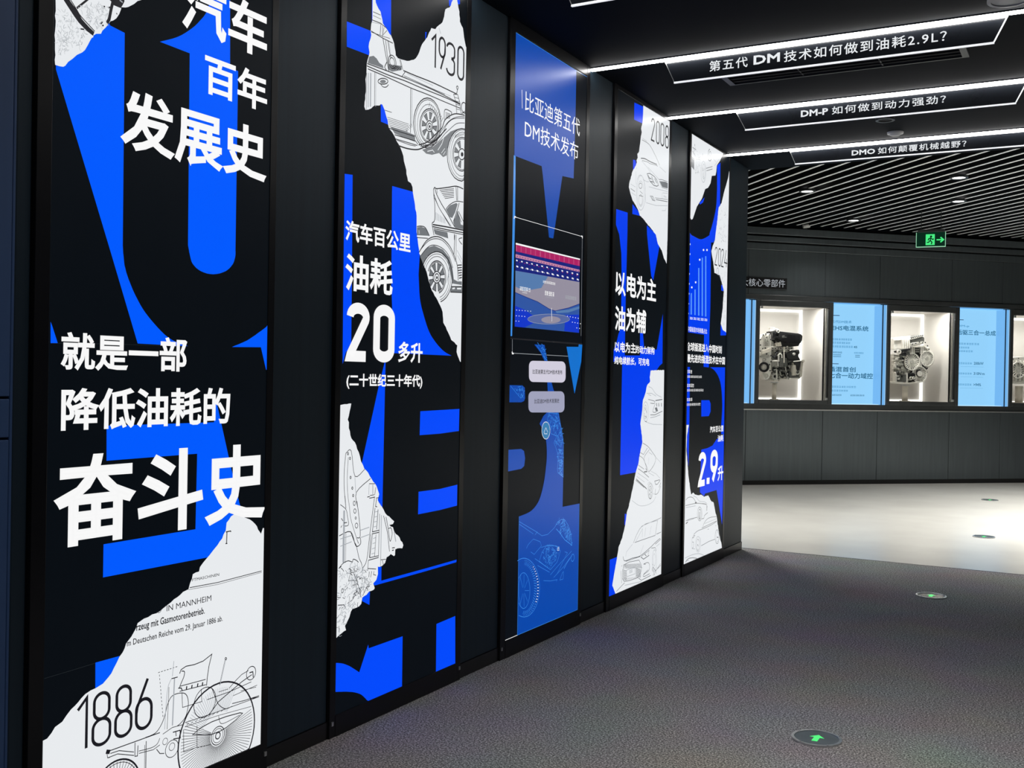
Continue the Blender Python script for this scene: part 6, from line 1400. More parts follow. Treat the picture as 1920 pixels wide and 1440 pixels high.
  ["s","k",3.4,[6441.5,352,6520.5,355.5,6662,351],0,0],
  ["s","k",7.5,[6442.5,334,6479,340.5],0,0],
  ["s","l",3.4,[6468,349,6596.5,349],0,0],
  ["s","k",3.2,[6779,274,6812,300,6880.5,318.5,6975,319.5,7066,311.5],0,0],
  ["s","k",3.2,[6756.5,269,7074,282],0,0],
  ["s","k",3.2,[6602.5,247,6678.5,260,6791,261,6942.5,266,7074,278],0,0],
  ["s","l",2.9,[6812.5,292.5,7073,297.5],0,0],
  ["s","k",3.5,[6571,225.5,6602.5,240,6624.5,237,6592.5,225],0,1],
  ["s","l",3.5,[6740,164,6739,150.5,6735,139,6727.5,129,6717.5,122.5,6705.5,119,6692.5,119,6679,122.5,6667,129,6656,139,6647.5,150.5,6641.5,163.5,6639,177,6640,190,6644.5,202,6651.5,211.5,6661.5,218.5,6673.5,222,6686.5,222,6699.5,219,6712,212,6723,202.5,6732,191,6737.5,177.5],0,1],
  ["s","k",2.8,[6717.5,163,6717,153.5,6714.5,145,6710,138,6704,133,6696.5,130.5,6688.5,130.5,6680,132.5,6672.5,137.5,6665.5,144,6660,152.5,6656.5,161.5,6655,171.5,6655.5,181,6658,189,6662.5,196,6668.5,201.5,6676,204,6684,204,6692,202,6700,197.5,6707,190.5,6712.5,182.5,6716,173],0,1],
  ["s","k",5.7,[6678,172,6693.5,157],0,0],
  ["s","k",3.7,[7135.5,165,7134.5,152.5,7131,141,7124.5,132,7115.5,125.5,7105,122,7093.5,122,7082,125,7071,131,7061.5,140,7053.5,151,7048.5,163,7046,176,7047,188,7050.5,199,7057,208.5,7066,215,7076,218.5,7087.5,219,7099,216,7110.5,209.5,7120,201,7128,190,7133,177.5],0,1],
  ["s","l",3.4,[7129,165.5,7128.5,156.5,7126,148.5,7122,142,7116,137,7109,134.5,7101.5,134.5,7093.5,136.5,7086,141,7079.5,147,7074.5,155,7071,164,7069.5,173,7070,182,7072.5,190,7076.5,196.5,7082.5,201.5,7089.5,204,7097,204,7105,202,7112.5,197.5,7119,191.5,7124,183.5,7127.5,175],0,1],
  ["s","k",6.7,[7087,167,7118,163],0,0],
  ["s","l",3.5,[6565.5,222.5,6569.5,157.5,6630,147.5],0,0],
  ["s","k",2.8,[6572.5,200,6600,193,6596,164.5,6574.5,160],0,0],
  ["s","k",3.2,[6752,151.5,6913,160.5,7045,159],0,0],
  ["s","l",3.2,[6737.5,208.5,6740,164],0,0],
  ["s","k",3.6,[6884.5,244.5,6902,246.5],0,0],
  ["s","k",3.7,[7051.5,250,7063.5,250.5],0,0],
  ["s","l",3.4,[6439,114.5,6577,116.5,6710,105.5,6813.5,80],0,0],
  ["s","k",3.8,[6446,87,6503,101.5,6589.5,95,6678,78],0,0],
  ["s","l",4.1,[6446,85,6482.5,94,6514.5,89.5],0,0],
 ],
]

BOXES = [(1.735, 2.522, 1.692, 2.552, .085, 2.800), (2.893, 3.676, 2.862, 3.712, .075, 2.800), (4.090, 4.838, 4.044, 4.876, .080, 2.775), (5.235, 6.018, 5.194, 6.056, .078, 2.805), (6.416, 7.207, 6.389, 7.241, .078, 2.815)]
BLAB = ['tall backlit panel with a torn-paper drawing of a motor carriage marked 1886', 'tall backlit panel marked 1930 with the big numeral 20 over blue stripes',
        'blue touch display column with two grey buttons and a stage photo', 'tall backlit panel marked 2008 with drawings of modern cars', 'tall backlit panel marked 2024 with the numeral 2.9 and a blue bar chart']
def frame_mb(y0, y1, a, b, z0, z1, off):
    f = MB()
    f.box((a, -.0012, 0.0), (y0, .065, HC), 'frame'); f.box((y1, -.0012, 0.0), (b, .065, HC), 'frame')
    f.box((y0, -.0025, 0.0), (y1, .065, z0), 'frame'); f.box((y0, -.0012, z1), (y1, .065, HC), 'frame')
    return f
for k, (y0, y1, a, b, z0, z1) in enumerate(BOXES):
    yc = (y0+y1)/2
    disp = k == 2
    root = thing('touch_display' if disp else 'light_box', BLAB[k], 'display screen' if disp else 'light box', (0, yc, 0), PI/2, None if disp else 'backlit history panels on the left wall')
    off = (yc, 0, 0)
    frame_mb(y0, y1, a, b, z0, z1, off).build('frame', root, off, .0012)
    face = MB(); letts = []; btx = []; nums = MB(); year = MB(); btn = []; home = MB()
    film = 'sfilm' if disp else 'film'
    face.box((y0, .0006, z0), (y1, .05, z1), film)
    dep = .0004; last = None
    for it in ART[k]:
        kind = it[0]; c = it[1]
        def prs(q): return [(q[i]/1000, q[i+1]/1000) for i in range(0, len(q), 2)]
        if c != last: dep -= .00001 if c not in ('p', 'b', 'b0', 'b2') else .0001
        last = c
        if kind == 'p':
            if c == 'w' and k == 4 and len(it[2]) == 8: nums.poly(prs(it[2]), dep-.0003, c)
            elif c in ('BTN1', 'BTN2'):
                bm_ = MB(); pts = prs(it[2]); bm_.prism(pts, dep-.001, dep, c); btn.append(bm_)
            elif c == 'HOME': home.prism(prs(it[2]), dep-.00001, dep, c)
            else: face.poly(torn(prs(it[2]), len(face.v)) if c == 'p' and len(it[2]) > 40 else prs(it[2]), dep, c)
        elif kind == 's':
            p = prs(it[3]); p = smooth_pts(p) if it[4] or (k in (1, 3, 4) and len(p) > 3 and not it[5] and c in 'kgl') else p
            if k > 2 and c == 'k': c = 'k2'
            face.ribbon(p, it[2]/1000*(1.3 if c in 'kl' and k < 2 else .95 if k > 2 else 1), dep, c, bool(it[5]))
        elif kind == 'c':
            p = [(q[0], q[1]) for q in arc(it[3]/1000, it[4]/1000, it[5]/1000, it[5]/1000, 0, 360, 48)][:-1]
            p = [(min(max(q[0], y0), y1), min(max(q[1], z0), z1)) for q in p]
            face.ribbon(p, it[2]/1000*1.4, dep, c, True)
        elif kind == 'w':
            cx, cz, R, n, r0, r1, a0, a1 = it[3]/1000, it[4]/1000, it[5]/1000, it[6], it[7], it[8], it[9], it[10]
            for i in range(n):
                q = math.radians(a0+(a1-a0)*i/n); P0 = (cx+R*r0*math.cos(q), cz+R*r0*math.sin(q)); P1 = (cx+R*r1*math.cos(q), cz+R*r1*math.sin(q))
                while not (y0 <= P1[0] <= y1 and z0 <= P1[1] <= z1) and math.hypot(P1[0]-P0[0], P1[1]-P0[1]) > .01: P1 = (P0[0]+(P1[0]-P0[0])*.93, P0[1]+(P1[1]-P0[1])*.93)
                if all(y0 <= P[0] <= y1 and z0 <= P[1] <= z1 for P in (P0, P1)): face.ribbon([P0, P1], it[2]/1000*1.3, dep, c)
        elif kind == 'k':
            pl = prs(it[3]); rnd = random.Random(it[2]); xs = [p[0] for p in pl]; zs = [p[1] for p in pl]; n = 0; cc = 'e' if disp else None
            while n < it[1]:
                p = (rnd.uniform(min(xs), max(xs)), rnd.uniform(min(zs), max(zs)))
                if inside(p, pl):
                    n += 1; q = rnd.uniform(0, 2*PI); L = rnd.uniform(.003, .006) if k == 0 else rnd.uniform(.004, .013); q2 = q+rnd.uniform(-.8, .8); e = (p[0]+L*math.cos(q), p[1]+L*math.sin(q))
                    face.ribbon([p, e, (e[0]+L*math.cos(q2), e[1]+L*math.sin(q2))], rnd.uniform(.0010, .0020) if k == 0 else rnd.uniform(.0012, .0026), dep, cc or (('l' if rnd.random() < .2 else 'll') if k == 0 else ('k' if rnd.random() < .25 else 'l')))
        elif kind == 't':
            if c == 'w': letts.append(MB())
            if c == 'k' and disp: btx.append(MB())
            glyphs(letts[-1] if c == 'w' else btx[-1] if disp else face, it[2], it[3]/1000, it[4]/1000, it[5]/1000, it[6]/1000, dep-.0003 if c == 'w' else (dep-.0011 if disp else dep), c, it[7])
        elif kind == 'd':
            digit(nums if c == 'w' else year, it[2], it[3]/1000, it[4]/1000, it[5]/1000, it[6]/1000, it[7]/1000*(1.22 if k and c == 'k' else 1), dep-.0003, c)
        elif kind == 'g':
            marks(face, it[2]/1000, it[3]/1000, it[4]/1000, it[5]/1000, it[6], dep, c)
    fo = face.build('screen' if disp else 'printed_face', root, off, fix=False)
    for lt in letts: lt.build('lettering', root, off)
    if nums.v: nums.build('numeral', root, off, label='bold white numeral')
    if year.v: year.build('year_numeral', root, off, label='black year numeral on white torn paper')
    for q, bm_ in enumerate(btn):
        bo = bm_.build('button', root, off, label=('upper pale rounded button', 'lower dimmer rounded button')[q])
        btx[q].build('lettering', bo, off, fix=False)
    if home.v: home.build('home_button', root, off, label='round teal home button')
    # small metal clips at the frame corners
    if k in (2, 0, 1):
        for (yy, zz) in ((a+.012, .05), (b-.012, .05)):
            cl = MB(); cl.box((yy-.005, -.006, zz-.007), (yy+.005, .0, zz+.007), 'edge'); cl.build('corner_clip', root, off)

# ------------------------------------------------------------------ ceiling strips, signs, fittings
STRIPS = [(1.45, 0), (2.60, 0), (3.70, 1), (4.90, 2), (6.00, 3), (7.157, 4)]
SLAB = ['led strip light across the ceiling nearest the camera', 'led strip light across the ceiling above the 1886 pier', 'led strip light across the ceiling above the 1930 pier',
        'led strip light over the top sign, meeting the wall right of the blue display', 'led strip light over the middle sign, meeting the wall right of the 2008 panel', 'led strip light over the lowest sign, meeting the wall right of the 2024 panel']
for (y, sgn), lb in zip(STRIPS, SLAB):
    t = thing('strip_light', lb, 'strip light', (1.5, y, HC), 0, 'led strips across the corridor ceiling')
    m_ = MB(); m_.box((-1.505, -.008, -.015), (1.69, .008, -.004), 'strip'); m_.build('diffuser', t)
    m_ = MB(); m_.box((-1.505, -.014, -.004), (1.69, .014, 0), 'ceil'); m_.build('housing', t)
def outline(f, pts, w, d, m):
    f.ribbon(pts, w, d, m)
SIGNS = {1: (3.73, None, 'dark hanging sign mostly above the frame, only its lower corner showing'),
         2: (4.918, [('第五代', .618, .745, .03, 2.738, 2.795, 0), ('DM', 0, 0, 0, 0, 0, 1), ('技术如何做到油耗2.9L？', 0, 0, 0, 0, 0, 0)], 'topmost dark hanging sign asking about fuel use of 2.9L'),
         3: (6.018, None, 'middle dark hanging sign with white lettering starting DM-P'), 4: (7.175, None, 'lowest dark hanging sign with white lettering starting DMO')}
SX = {1: (.40, .448, 1.863, 1.915), 2: (.386, .435, 1.863, 1.915), 3: (.41, .466, 1.882, 1.934), 4: (.43, .468, 1.86, 1.91)}
WORDS = {2: [('第五代', .612, .800, 2.742, 2.800, .012), ('DM', .828, .953, 2.748, 2.798, .05), ('技术如何做到油耗2.9L？', .972, 1.678, 2.742, 2.800, .012)],
         3: [('DM-P', .784, .935, 2.752, 2.796, .05), ('如何做到动力强劲？', .956, 1.548, 2.748, 2.800, .012)],
         4: [('DMO', .837, .985, 2.752, 2.794, .05), ('如何颠覆机械越野？', 1.003, 1.535, 2.748, 2.798, .012)]}
for s_, (y, _w, lb) in SIGNS.items():
    x0, x1, x2, x3 = SX[s_]; zt = 2.816; zb = 2.712 if s_ < 4 else 2.728
    t = thing('hanging_sign', lb, 'sign', (1.15, y, zt), 0, 'dark signs under the ceiling strips')
    off = (1.15, 0, zt)
    m_ = MB(); m_.prism([(x0, zt), (x1, zb), (x2, zb), (x3, zt)], 0, .010, 'acrylic'); bd = m_.build('board', t, off, .0)
    m_ = MB()
    m_.prism([(x1-.004, zb-.006), (x2+.004, zb-.006), (x2+.002, zb), (x1-.002, zb)], -.001, .011, 'glowedge')
    m_.prism([(x0-.003, zt), (x1-.003, zb), (x1+.0005, zb), (x0+.0005, zt)], -.001, .011, 'edge'); m_.prism([(x2-.0005, zb), (x2+.004, zb), (x3+.004, zt), (x3-.0005, zt)], -.001, .011, 'glowedge')
    m_.box((x0, -.003, zt-.009), (x3, -.001, zt), 'glowedge')
    m_.build('lit_edge', t, off)
    if s_ in WORDS:
        for (tx, a, b, z0, z1, bo) in WORDS[s_]:
            m_ = MB(); glyphs(m_, tx, a, z0-.003, b, z1-.010, -.0015, 'signtext', bo, 2, 1.0 if bo > .03 else 1.2); m_.build('lettering', bd, off)
t = thing('air_vent', 'black slot air vent in the ceiling behind the topmost sign', 'air vent', (1.13, 5.38, HC))
m_ = MB()
for a, b in (((-.585, -.085, -.012), (.585, -.073, 0)), ((-.585, .073, -.012), (.585, .085, 0)), ((-.585, -.073, -.012), (-.555, .073, 0)), ((.555, -.073, -.012), (.585, .073, 0))): m_.box(a, b, 'trim')
m_.build('frame', t)
m_ = MB(); m_.box((-.555, -.073, -.004), (.555, .073, 0), 'void')
for x in (-.2, .19): m_.box((x, -.073, -.008), (x+.006, .073, 0), 'trim')
for y in (-.025, .025): m_.box((-.555, y-.002, -.010), (.555, y+.002, -.004), 'void')
m_.build('louvre', t)
def ceiling_disc(name, label, cat, loc, r, ring_m, lens_m, grp=None, h=.02):
    t = thing(name, label, cat, loc, 0, grp)
    m_ = MB(); m_.ring((0, 0, -h), (0, 0, 1), r*.72, r, h, ring_m); m_.build('rim', t, smooth=False)
    m_ = MB(); m_.cyl((0, 0, -h*.8), (0, 0, -h*.2), r*.70, r*.70, lens_m, 24); m_.build('lens', t)
    return t
ceiling_disc('downlight', 'unlit recessed downlight with a dark lens under the middle sign', 'downlight', (1.152, 6.543, HC), .055, 'trim', 'void')
t = thing('smoke_detector', 'small pale smoke detector on the ceiling between the middle and lowest signs', 'smoke detector', (1.143, 6.96, HC))
m_ = MB(); m_.cyl((0, 0, -.010), (0, 0, 0), .048, .05, 'lightgrey', 24); m_.build('base', t)
m_ = MB(); m_.cyl((0, 0, -.022), (0, 0, -.010), .026, .040, 'lightgrey', 24); m_.build('cap', t)
t = thing('ceiling_speaker', 'pale round ceiling speaker at the top right corner, just before the topmost strip light', 'speaker', (1.935, 4.74, HC))
m_ = MB(); m_.ring((0, 0, -.010), (0, 0, 1), .07, .085, .010, 'lightgrey'); m_.build('rim', t)
m_ = MB(); m_.cyl((0, 0, -.006), (0, 0, 0), .07, .07, 'lightgrey', 24); m_.build('grille', t)

# ------------------------------------------------------------------ hall: ceiling, baffles, back wall
mb = MB(); mb.box((-7, 6.5, 3.55), (10, 20, 3.7), 'void'); struct(mb, 'ceiling.001', 'black void above the ceiling slats of the hall', 'ceiling')
base = None; k = 0
for i in range(38):
    u = -1.62+.160*i
    L = (4.566+.6815*u)/.7318-.02
    L = min(L, 9.0)
    if base is None:
        mb = MB(); mb.box((-.012, -1, 3.150), (.012, 0, 3.235), 'baffle_side'); mb.box((-.0125, -1, 3.147), (.0125, 0, 3.151), 'baffle'); base = mb.build('ceiling_baffle', None, (0, 0, 3.150)); o = base
    else:
        o = base.copy(); COL.objects.link(o)
    o.location = bw(u, -.05, 3.150); o.rotation_euler = (0, 0, TH); o.scale = (1, L, 1)
    tag(o, 'long pale slat of the hall ceiling running out from the back wall', 'ceiling slat', 'parallel slats of the hall ceiling')
for (x, y), lb in zip(((-.247, 10.512), (-.209, 12.603), (1.153, 10.348), (1.011, 11.674)), ('lit downlight among the slats, nearest the corridor end pier', 'lit downlight among the slats nearest the back wall, left of the exit sign', 'lit downlight among the slats closest under the lowest sign', 'lit downlight among the slats straight above the exit sign')):
    t = ceiling_disc('downlight', lb, 'downlight', (x, y, 3.149), .080, 'trim', 'lamp', 'downlights in the slatted ceiling', .022)
    l = bpy.data.lights.new('downlight_beam', 'SPOT'); l.energy = 62; l.spot_size = 2.3; l.spot_blend = .8; l.shadow_soft_size = .05; l.color = (1, .97, .93)
    lo = bpy.data.objects.new('downlight_beam', l); COL.objects.link(lo); lo.parent = t; lo.location = (0, 0, -.03)

SEAMS = sorted(q+1.785*k for k in range(-2, 6) for q in (1.046, 1.802))
mb = MB()
us = [-2.6]+[q for q in SEAMS if -2.5 < q < 9.2]+[9.6]
for a, b in zip(us, us[1:]):
    mb.box((a+.002, 0, .055), (b-.002, .7, .905), 'clad_back')
mb.box((-2.6, .004, .055), (9.6, .72, .903), 'void')
struct_bw(mb, 'wall_back', 'grey metal panels below the display cases of the back wall', 'wall', .003)
mb = MB()
for a, b in zip(us, us[1:]):
    mb.box((a+.002, 0, 2.300), (b-.002, .7, 2.835), 'clad_back')
mb.box((-2.6, .004, 2.30), (9.6, .72, 3.14), 'void')
struct_bw(mb, 'wall_back.001', 'dark metal panels above the display cases of the back wall', 'wall', .003)
mb = MB(); mb.box((-2.6, -.012, .905), (9.6, .7, .920), 'edge'); struct_bw(mb, 'trim_2', 'bright metal ledge under the display cases', 'ledge')
mb = MB(); mb.box((-2.6, .01, .920), (9.6, .7, .985), 'trim'); struct_bw(mb, 'trim_3', 'dark band between the ledge and the display cases', 'wall trim')
mb = MB(); mb.box((-2.6, -.02, 2.240), (9.6, .7, 2.298), 'trim'); struct_bw(mb, 'trim_4', 'dark grey lintel along the top of the display cases', 'lintel', .004)
mb = MB()
for z0, z1, dd in ((2.838, 2.918, -.015), (2.938, 3.000, -.03), (3.022, 3.105, -.045)): mb.box((-2.6, dd, z0), (9.6, .2, z1), 'clad_back')
struct_bw(mb, 'trim_5', 'stepped cornice bands at the top of the back wall', 'cornice', .003)
mb = MB(); mb.box((-2.6, .02, 0), (9.6, .7, .055), 'plinth'); struct_bw(mb, 'baseboard_back', 'black recessed plinth at the foot of the back wall', 'baseboard')

mb = MB(); mb.box((-6, 7.45, 0), (-.36, 7.69, 3.55), 'clad'); struct(mb, 'wall_front', 'dark hall wall hidden left of the corridor end', 'wall')
mb = MB(); mb.box((3.36, 7.45, 0), (9, 7.69, 3.55), 'clad'); struct(mb, 'wall_front.001', 'dark hall wall hidden right of the corridor end', 'wall')
mb = MB(); mb.box((8.8, 7.69, 0), (9, 19, 3.55), 'clad'); struct(mb, 'wall_right.001', 'far right hall wall outside the photo', 'wall')
# display cases
def make_case(u0, label):
    t = thing('display_case', label, 'display case', bw(u0, 0, .985), TH, 'glass display cases in the back wall'); off = (0, 0, .985)
    W = 1.032
    f = MB()
    f.box((0, -.03, .985), (.048, .03, 2.235), 'trim'); f.box((W-.055, -.03, .985), (W, .03, 2.235), 'trim')
    f.box((.048, -.03, .985), (W-.055, .03, 1.032), 'trim'); f.box((.048, -.03, 2.160), (W-.055, .03, 2.235), 'trim')
    f.build('frame', t, off, .006)
    g = MB(); g.box((.03, .03, .99), (.042, .66, 2.2), 'case_in'); g.box((W-.050, .03, .99), (W-.038, .66, 2.2), 'case_in'); g.box((.03, .66, .99), (W-.038, .672, 2.2), 'case_in')
    g.box((.042, .03, .99), (W-.05, .66, 1.025), 'case_in'); g.box((.042, .03, 2.175), (W-.05, .66, 2.2), 'case_in')
    g.build('lining', t, off)
    for a, b in (((.042, .632, 2.145), (W-.05, .659, 2.174)), ((W-.078, .634, 1.026), (W-.051, .659, 2.145)), ((.042, .640, 1.026), (W-.078, .659, 1.044))):
        l = MB(); l.box(a, b, 'led'); l.build('led_strip', t, off)
    p = MB(); p.box((.049, -.012, 1.033), (W-.056, -.006, 2.159), 'glass'); door = p.build('glass_door', t, off)
    p = MB(); p.box((W-.094, .035, 1.026), (W-.080, .05, 2.17), 'plinth'); p.box((W-.072, .035, 1.026), (W-.056, .05, 2.17), 'alu_l'); p.build('door_edge_glow', t, off)  # dark door profile, then a pale strip painting in the white glow beside it
    for x, z in ((.075, 2.145), (W-.065, 1.05)):
        h = MB(); h.box((x-.012, -.022, z-.014), (x+.012, -.002, z+.014), 'steel'); h.cyl((x, -.026, z), (x, -.018, z), .008, .008, 'steel', 10); h.build('hinge', door, off)
    l = bpy.data.lights.new('case_glow', 'AREA'); l.shape = 'RECTANGLE'; l.size = .8; l.size_y = .06; l.energy = 14; l.color = (1, .97, .94)
    lo = bpy.data.objects.new('case_glow', l); COL.objects.link(lo); lo.parent = t; lo.location = (W/2, .1, 2.17-.985)
    return t
CU = [.118-1.785, .118, 1.903, 3.688]
CL = ['glass display case hidden behind the corridor end pier', 'lit glass display case holding the engine with the black intake cover', 'lit glass display case holding the ribbed silver gearbox', 'lit glass display case cut off by the right edge of the photo']
case = make_case(CU[1], CL[1])
for i in (2, 3):
    c = copy_tree(case); c.location = bw(CU[i], 0, .985); tag(c, CL[i], 'display case')
# info panels
def make_info(u0, label, rows):
    t = thing('info_panel', label, 'info panel', bw(u0, 0, .985), TH, 'pale blue info panels between the display cases'); off = (0, 0, .985)
    f = MB(); f.box((.0, .150, .985), (.680, .170, 2.228), 'info'); fc = f.build('face', t, off)
    f = MB(); f.box((.680, 0, .985), (.694, .170, 2.228), 'info_side'); f.box((.0, .02, 2.222), (.680, .150, 2.236), 'info_side'); f.box((0, .02, .985), (.680, .150, .992), 'info_edge'); f.build('side_return', t, off)
    f = MB(); f.box((.694, -.004, .985), (.708, .1, 2.235), 'plinth'); f.build('groove', t, off)
    f = MB(); f.box((.708, -.008, .985), (.750, .1, 2.228), 'info_side'); f.box((.744, -.0085, .985), (.750, -.008, 2.228), 'info_edge'); f.build('front_strip', t, off)
    for r in rows:
        m_ = MB()
        if r[0] == 't': glyphs(m_, r[1], r[2], r[4], r[3], r[5], .149, r[6], max(r[7], .018))
        elif r[0] == 'm': marks(m_, r[1], r[3], r[2], r[4], r[5], .149, r[6])
        else: m_.box((r[1], .1485, r[3]), (r[2], .1495, r[4]), r[5])
        m_.build({'t': 'lettering', 'm': 'small_print', 'b': 'rule'}[r[0]], fc, off)
    return t
IU = [1.150-1.785, 1.150, 2.935]
R1 = [('b', .02, .19, 2.085, 2.093, 'info_bar'), ('t', '第五代DM技术', .03, .36, 1.994, 2.030, 'info_text2', .0), ('t', 'EHS电混系统', .088, .600, 1.902, 1.968, 'info_text', .005),
      ('m', .03, .37, 1.780, 1.806, 11, 'info_text2'), ('m', .03, .345, 1.737, 1.763, 10, 'info_text2'), ('m', .03, .385, 1.690, 1.716, 11, 'info_text2'), ('t', '45', .395, .445, 1.688, 1.716, 'info_text', .03),
      ('m', .11, .235, 1.618, 1.640, 6, 'info_text'), ('b', .11, .222, 1.596, 1.602, 'info_text'), ('b', .11, .222, 1.574, 1.580, 'info_text'), ('m', .40, .535, 1.618, 1.640, 6, 'info_text2'), ('b', .42, .485, 1.596, 1.602, 'info_text'), ('b', .42, .485, 1.574, 1.580, 'info_text'),
      ('b', .02, .19, 1.484, 1.492, 'info_bar'), ('t', '插混首创', .05, .43, 1.388, 1.452, 'info_text', .005), ('t', '七合一动力域控', .06, .675, 1.306, 1.378, 'info_text', .005),
      ('m', .06, .44, 1.190, 1.214, 11, 'info_text2'), ('m', .06, .33, 1.142, 1.166, 8, 'info_text2'), ('m', .11, .24, 1.088, 1.108, 6, 'info_text'), ('m', .36, .56, 1.088, 1.108, 8, 'info_text')]
R2 = [('b', .02, .19, 2.085, 2.093, 'info_bar'), ('t', 'DM-p', .10, .275, 1.992, 2.024, 'info_text2', .01), ('t', '后驱三合一总成', .09, .675, 1.896, 1.962, 'info_text', .005),
      ('m', .08, .43, 1.770, 1.796, 9, 'info_text2'), ('m', .08, .285, 1.722, 1.746, 6, 'info_text2'), ('m', .08, .34, 1.676, 1.700, 7, 'info_text2'),
      ('m', .08, .33, 1.520, 1.544, 7, 'info_text2'), ('t', '200kW', .355, .500, 1.516, 1.552, 'info_text', .02), ('b', .16, .5, 1.488, 1.490, 'info_text2'), ('m', .08, .33, 1.388, 1.412, 7, 'info_text2'), ('t', '310N·m', .355, .520, 1.384, 1.420, 'info_text', .02), ('b', .16, .5, 1.356, 1.358, 'info_text2'),
      ('m', .08, .33, 1.246, 1.270, 7, 'info_text2'), ('t', '>94%', .355, .470, 1.240, 1.276, 'info_text', .02), ('b', .16, .5, 1.212, 1.214, 'info_text2')]
make_info(IU[0], 'pale blue info panel mostly hidden behind the corridor end pier', [])
make_info(IU[1], 'pale blue info panel headed EHS right of the black-topped engine', R1)
make_info(IU[2], 'pale blue info panel headed DM-p near the right edge', R2)
# far left and right remainder of the case band
mb = MB(); mb.box((-2.6, -.02, .985), (IU[0]-.002, .7, 2.24), 'trim'); struct_bw(mb, 'trim_6', 'dark blank panel of the case band, left end', 'wall trim')
mb = MB(); mb.box((CU[3]+1.034, -.02, .985), (9.6, .7, 2.24), 'trim'); struct_bw(mb, 'trim_7', 'dark blank panel of the case band, right end', 'wall trim')
# plaque
t = thing('wall_plaque', 'black plaque with grey lettering high on the back wall', 'plaque', bw(.1, 0, 2.37), TH); off = (.1, 0, 2.37)
m_ = MB(); m_.box((-.20, -.016, 2.370), (.517, -.001, 2.506), 'plinth'); m_.build('board', t, off, .002)
m_ = MB(); m_.box((-.203, -.018, 2.366), (.520, -.012, 2.370), 'trim'); m_.box((.517, -.018, 2.366), (.520, -.012, 2.508), 'trim'); m_.build('edge', t, off)
m_ = MB(); glyphs(m_, '大核心零部件', -.085, 2.392, .495, 2.486, -.0175, 'l', -.0); m_.build('lettering', t, off)

# exit sign
t = thing('exit_sign', 'green running-man exit sign with arrow, hanging below the slats', 'exit sign', (.672, 12.30, 2.772), .10)
sw, sh = .145, .140
m_ = MB(); m_.box((-sw, -.006, -.015), (sw, .006, sh), 'greenbg'); m_.build('panel', t)
m_ = MB()
for a, b in (((-sw, -.008, -.022), (sw, .008, -.015)), ((-sw-.006, -.008, -.022), (-sw, .008, sh)), ((sw, -.008, -.022), (sw+.006, .008, sh))): m_.box(a, b, 'greenedge')
m_.build('lit_edge', t)
m_ = MB(); m_.box((-sw*.93, -.02, sh), (sw*.98, .02, sh+.03), 'trim'); m_.build('housing', t, (0, 0, 0), .004)
for x in (-.10, .10):
    m_ = MB(); m_.cyl((x, 0, sh+.03), (x, 0, .376), .004, .004, 'trim', 8); m_.build('hanger', t)
m_ = MB(); m_.box((-.052, -.0075, .0), (.040, -.0065, .118), 'green')
m_.poly([(p[0]-.01, p[1]) for p in arc(.012, .092, .012, .012, 0, 360, 14)][:-1], -.008, 'greenbg')
for pts in ([(.0, .08), (-.006, .05), (.012, .03), (.006, .008)], [(-.006, .05), (-.022, .03), (-.04, .03)], [(.0, .074), (.02, .06), (.03, .068)], [(.0, .076), (-.02, .07), (-.028, .05)]): m_.ribbon(pts, .011, -.008, 'greenbg')
m_.build('running_man', t)
m_ = MB(); m_.ribbon([(.058, .055), (.122, .055)], .014, -.0075, 'green'); m_.ribbon([(.098, .082), (.128, .055), (.098, .028)], .014, -.0075, 'green'); m_.build('arrow', t)

t = thing('spotlight', 'small grey spotlight head standing on the cornice of the back wall', 'spotlight', bw(.74, -.02, 3.105), TH)
m_ = MB(); m_.cyl((0, 0, 0), (0, 0, .012), .03, .028, 'trim', 14); m_.build('base', t)
m_ = MB(); m_.cyl((-.035, -.02, .035), (.045, -.03, .05), .024, .028, 'lightgrey', 14); m_.build('head', t)
# floor guide lights
def floor_light(x, y, label, lens, ang=.0):
    t = thing('floor_light', label, 'floor guide light', (x, y, 0), ang, 'round guide lights set in the floor')
    m_ = MB(); m_.ring((0, 0, .0005), (0, 0, 1), .076, .086, .006, 'steel', 36); m_.build('rim', t)
    m_ = MB(); m_.cyl((0, 0, .0005), (0, 0, .004), .0755, .0755, lens, 36); m_.build('lens', t)
    m_ = MB()
    P = [(-.010, -.036), (.010, -.036), (.010, .006), (.026, .006), (.0, .036), (-.026, .006), (-.010, .006)]
    m_.add([(p[0], p[1], .0046) for p in P], [(0, 1, 2, 6), (6, 2, 3, 4), (6, 4, 5)], 'arrow'); m_.build('arrow', t, fix=False)
    for q in (.6, 2.6, 4.2, 5.4):
        m_ = MB(); m_.cyl((.081*math.cos(q), .081*math.sin(q), .006), (.081*math.cos(q), .081*math.sin(q), .0085), .004, .003, 'steel', 8); m_.build('screw', t)
floor_light(1.438, 3.761, 'dark round floor light with a green arrow, lowest in the photo', 'lens_d')
floor_light(1.446, 6.661, 'round floor light in the carpet near the pale floor', 'lens_d')
floor_light(1.492, 9.514, 'dark round floor light in the middle of the pale floor', 'lens_d')
floor_light(1.291, 12.606, 'dark round floor light in the pale floor close to the back wall', 'lens_d')

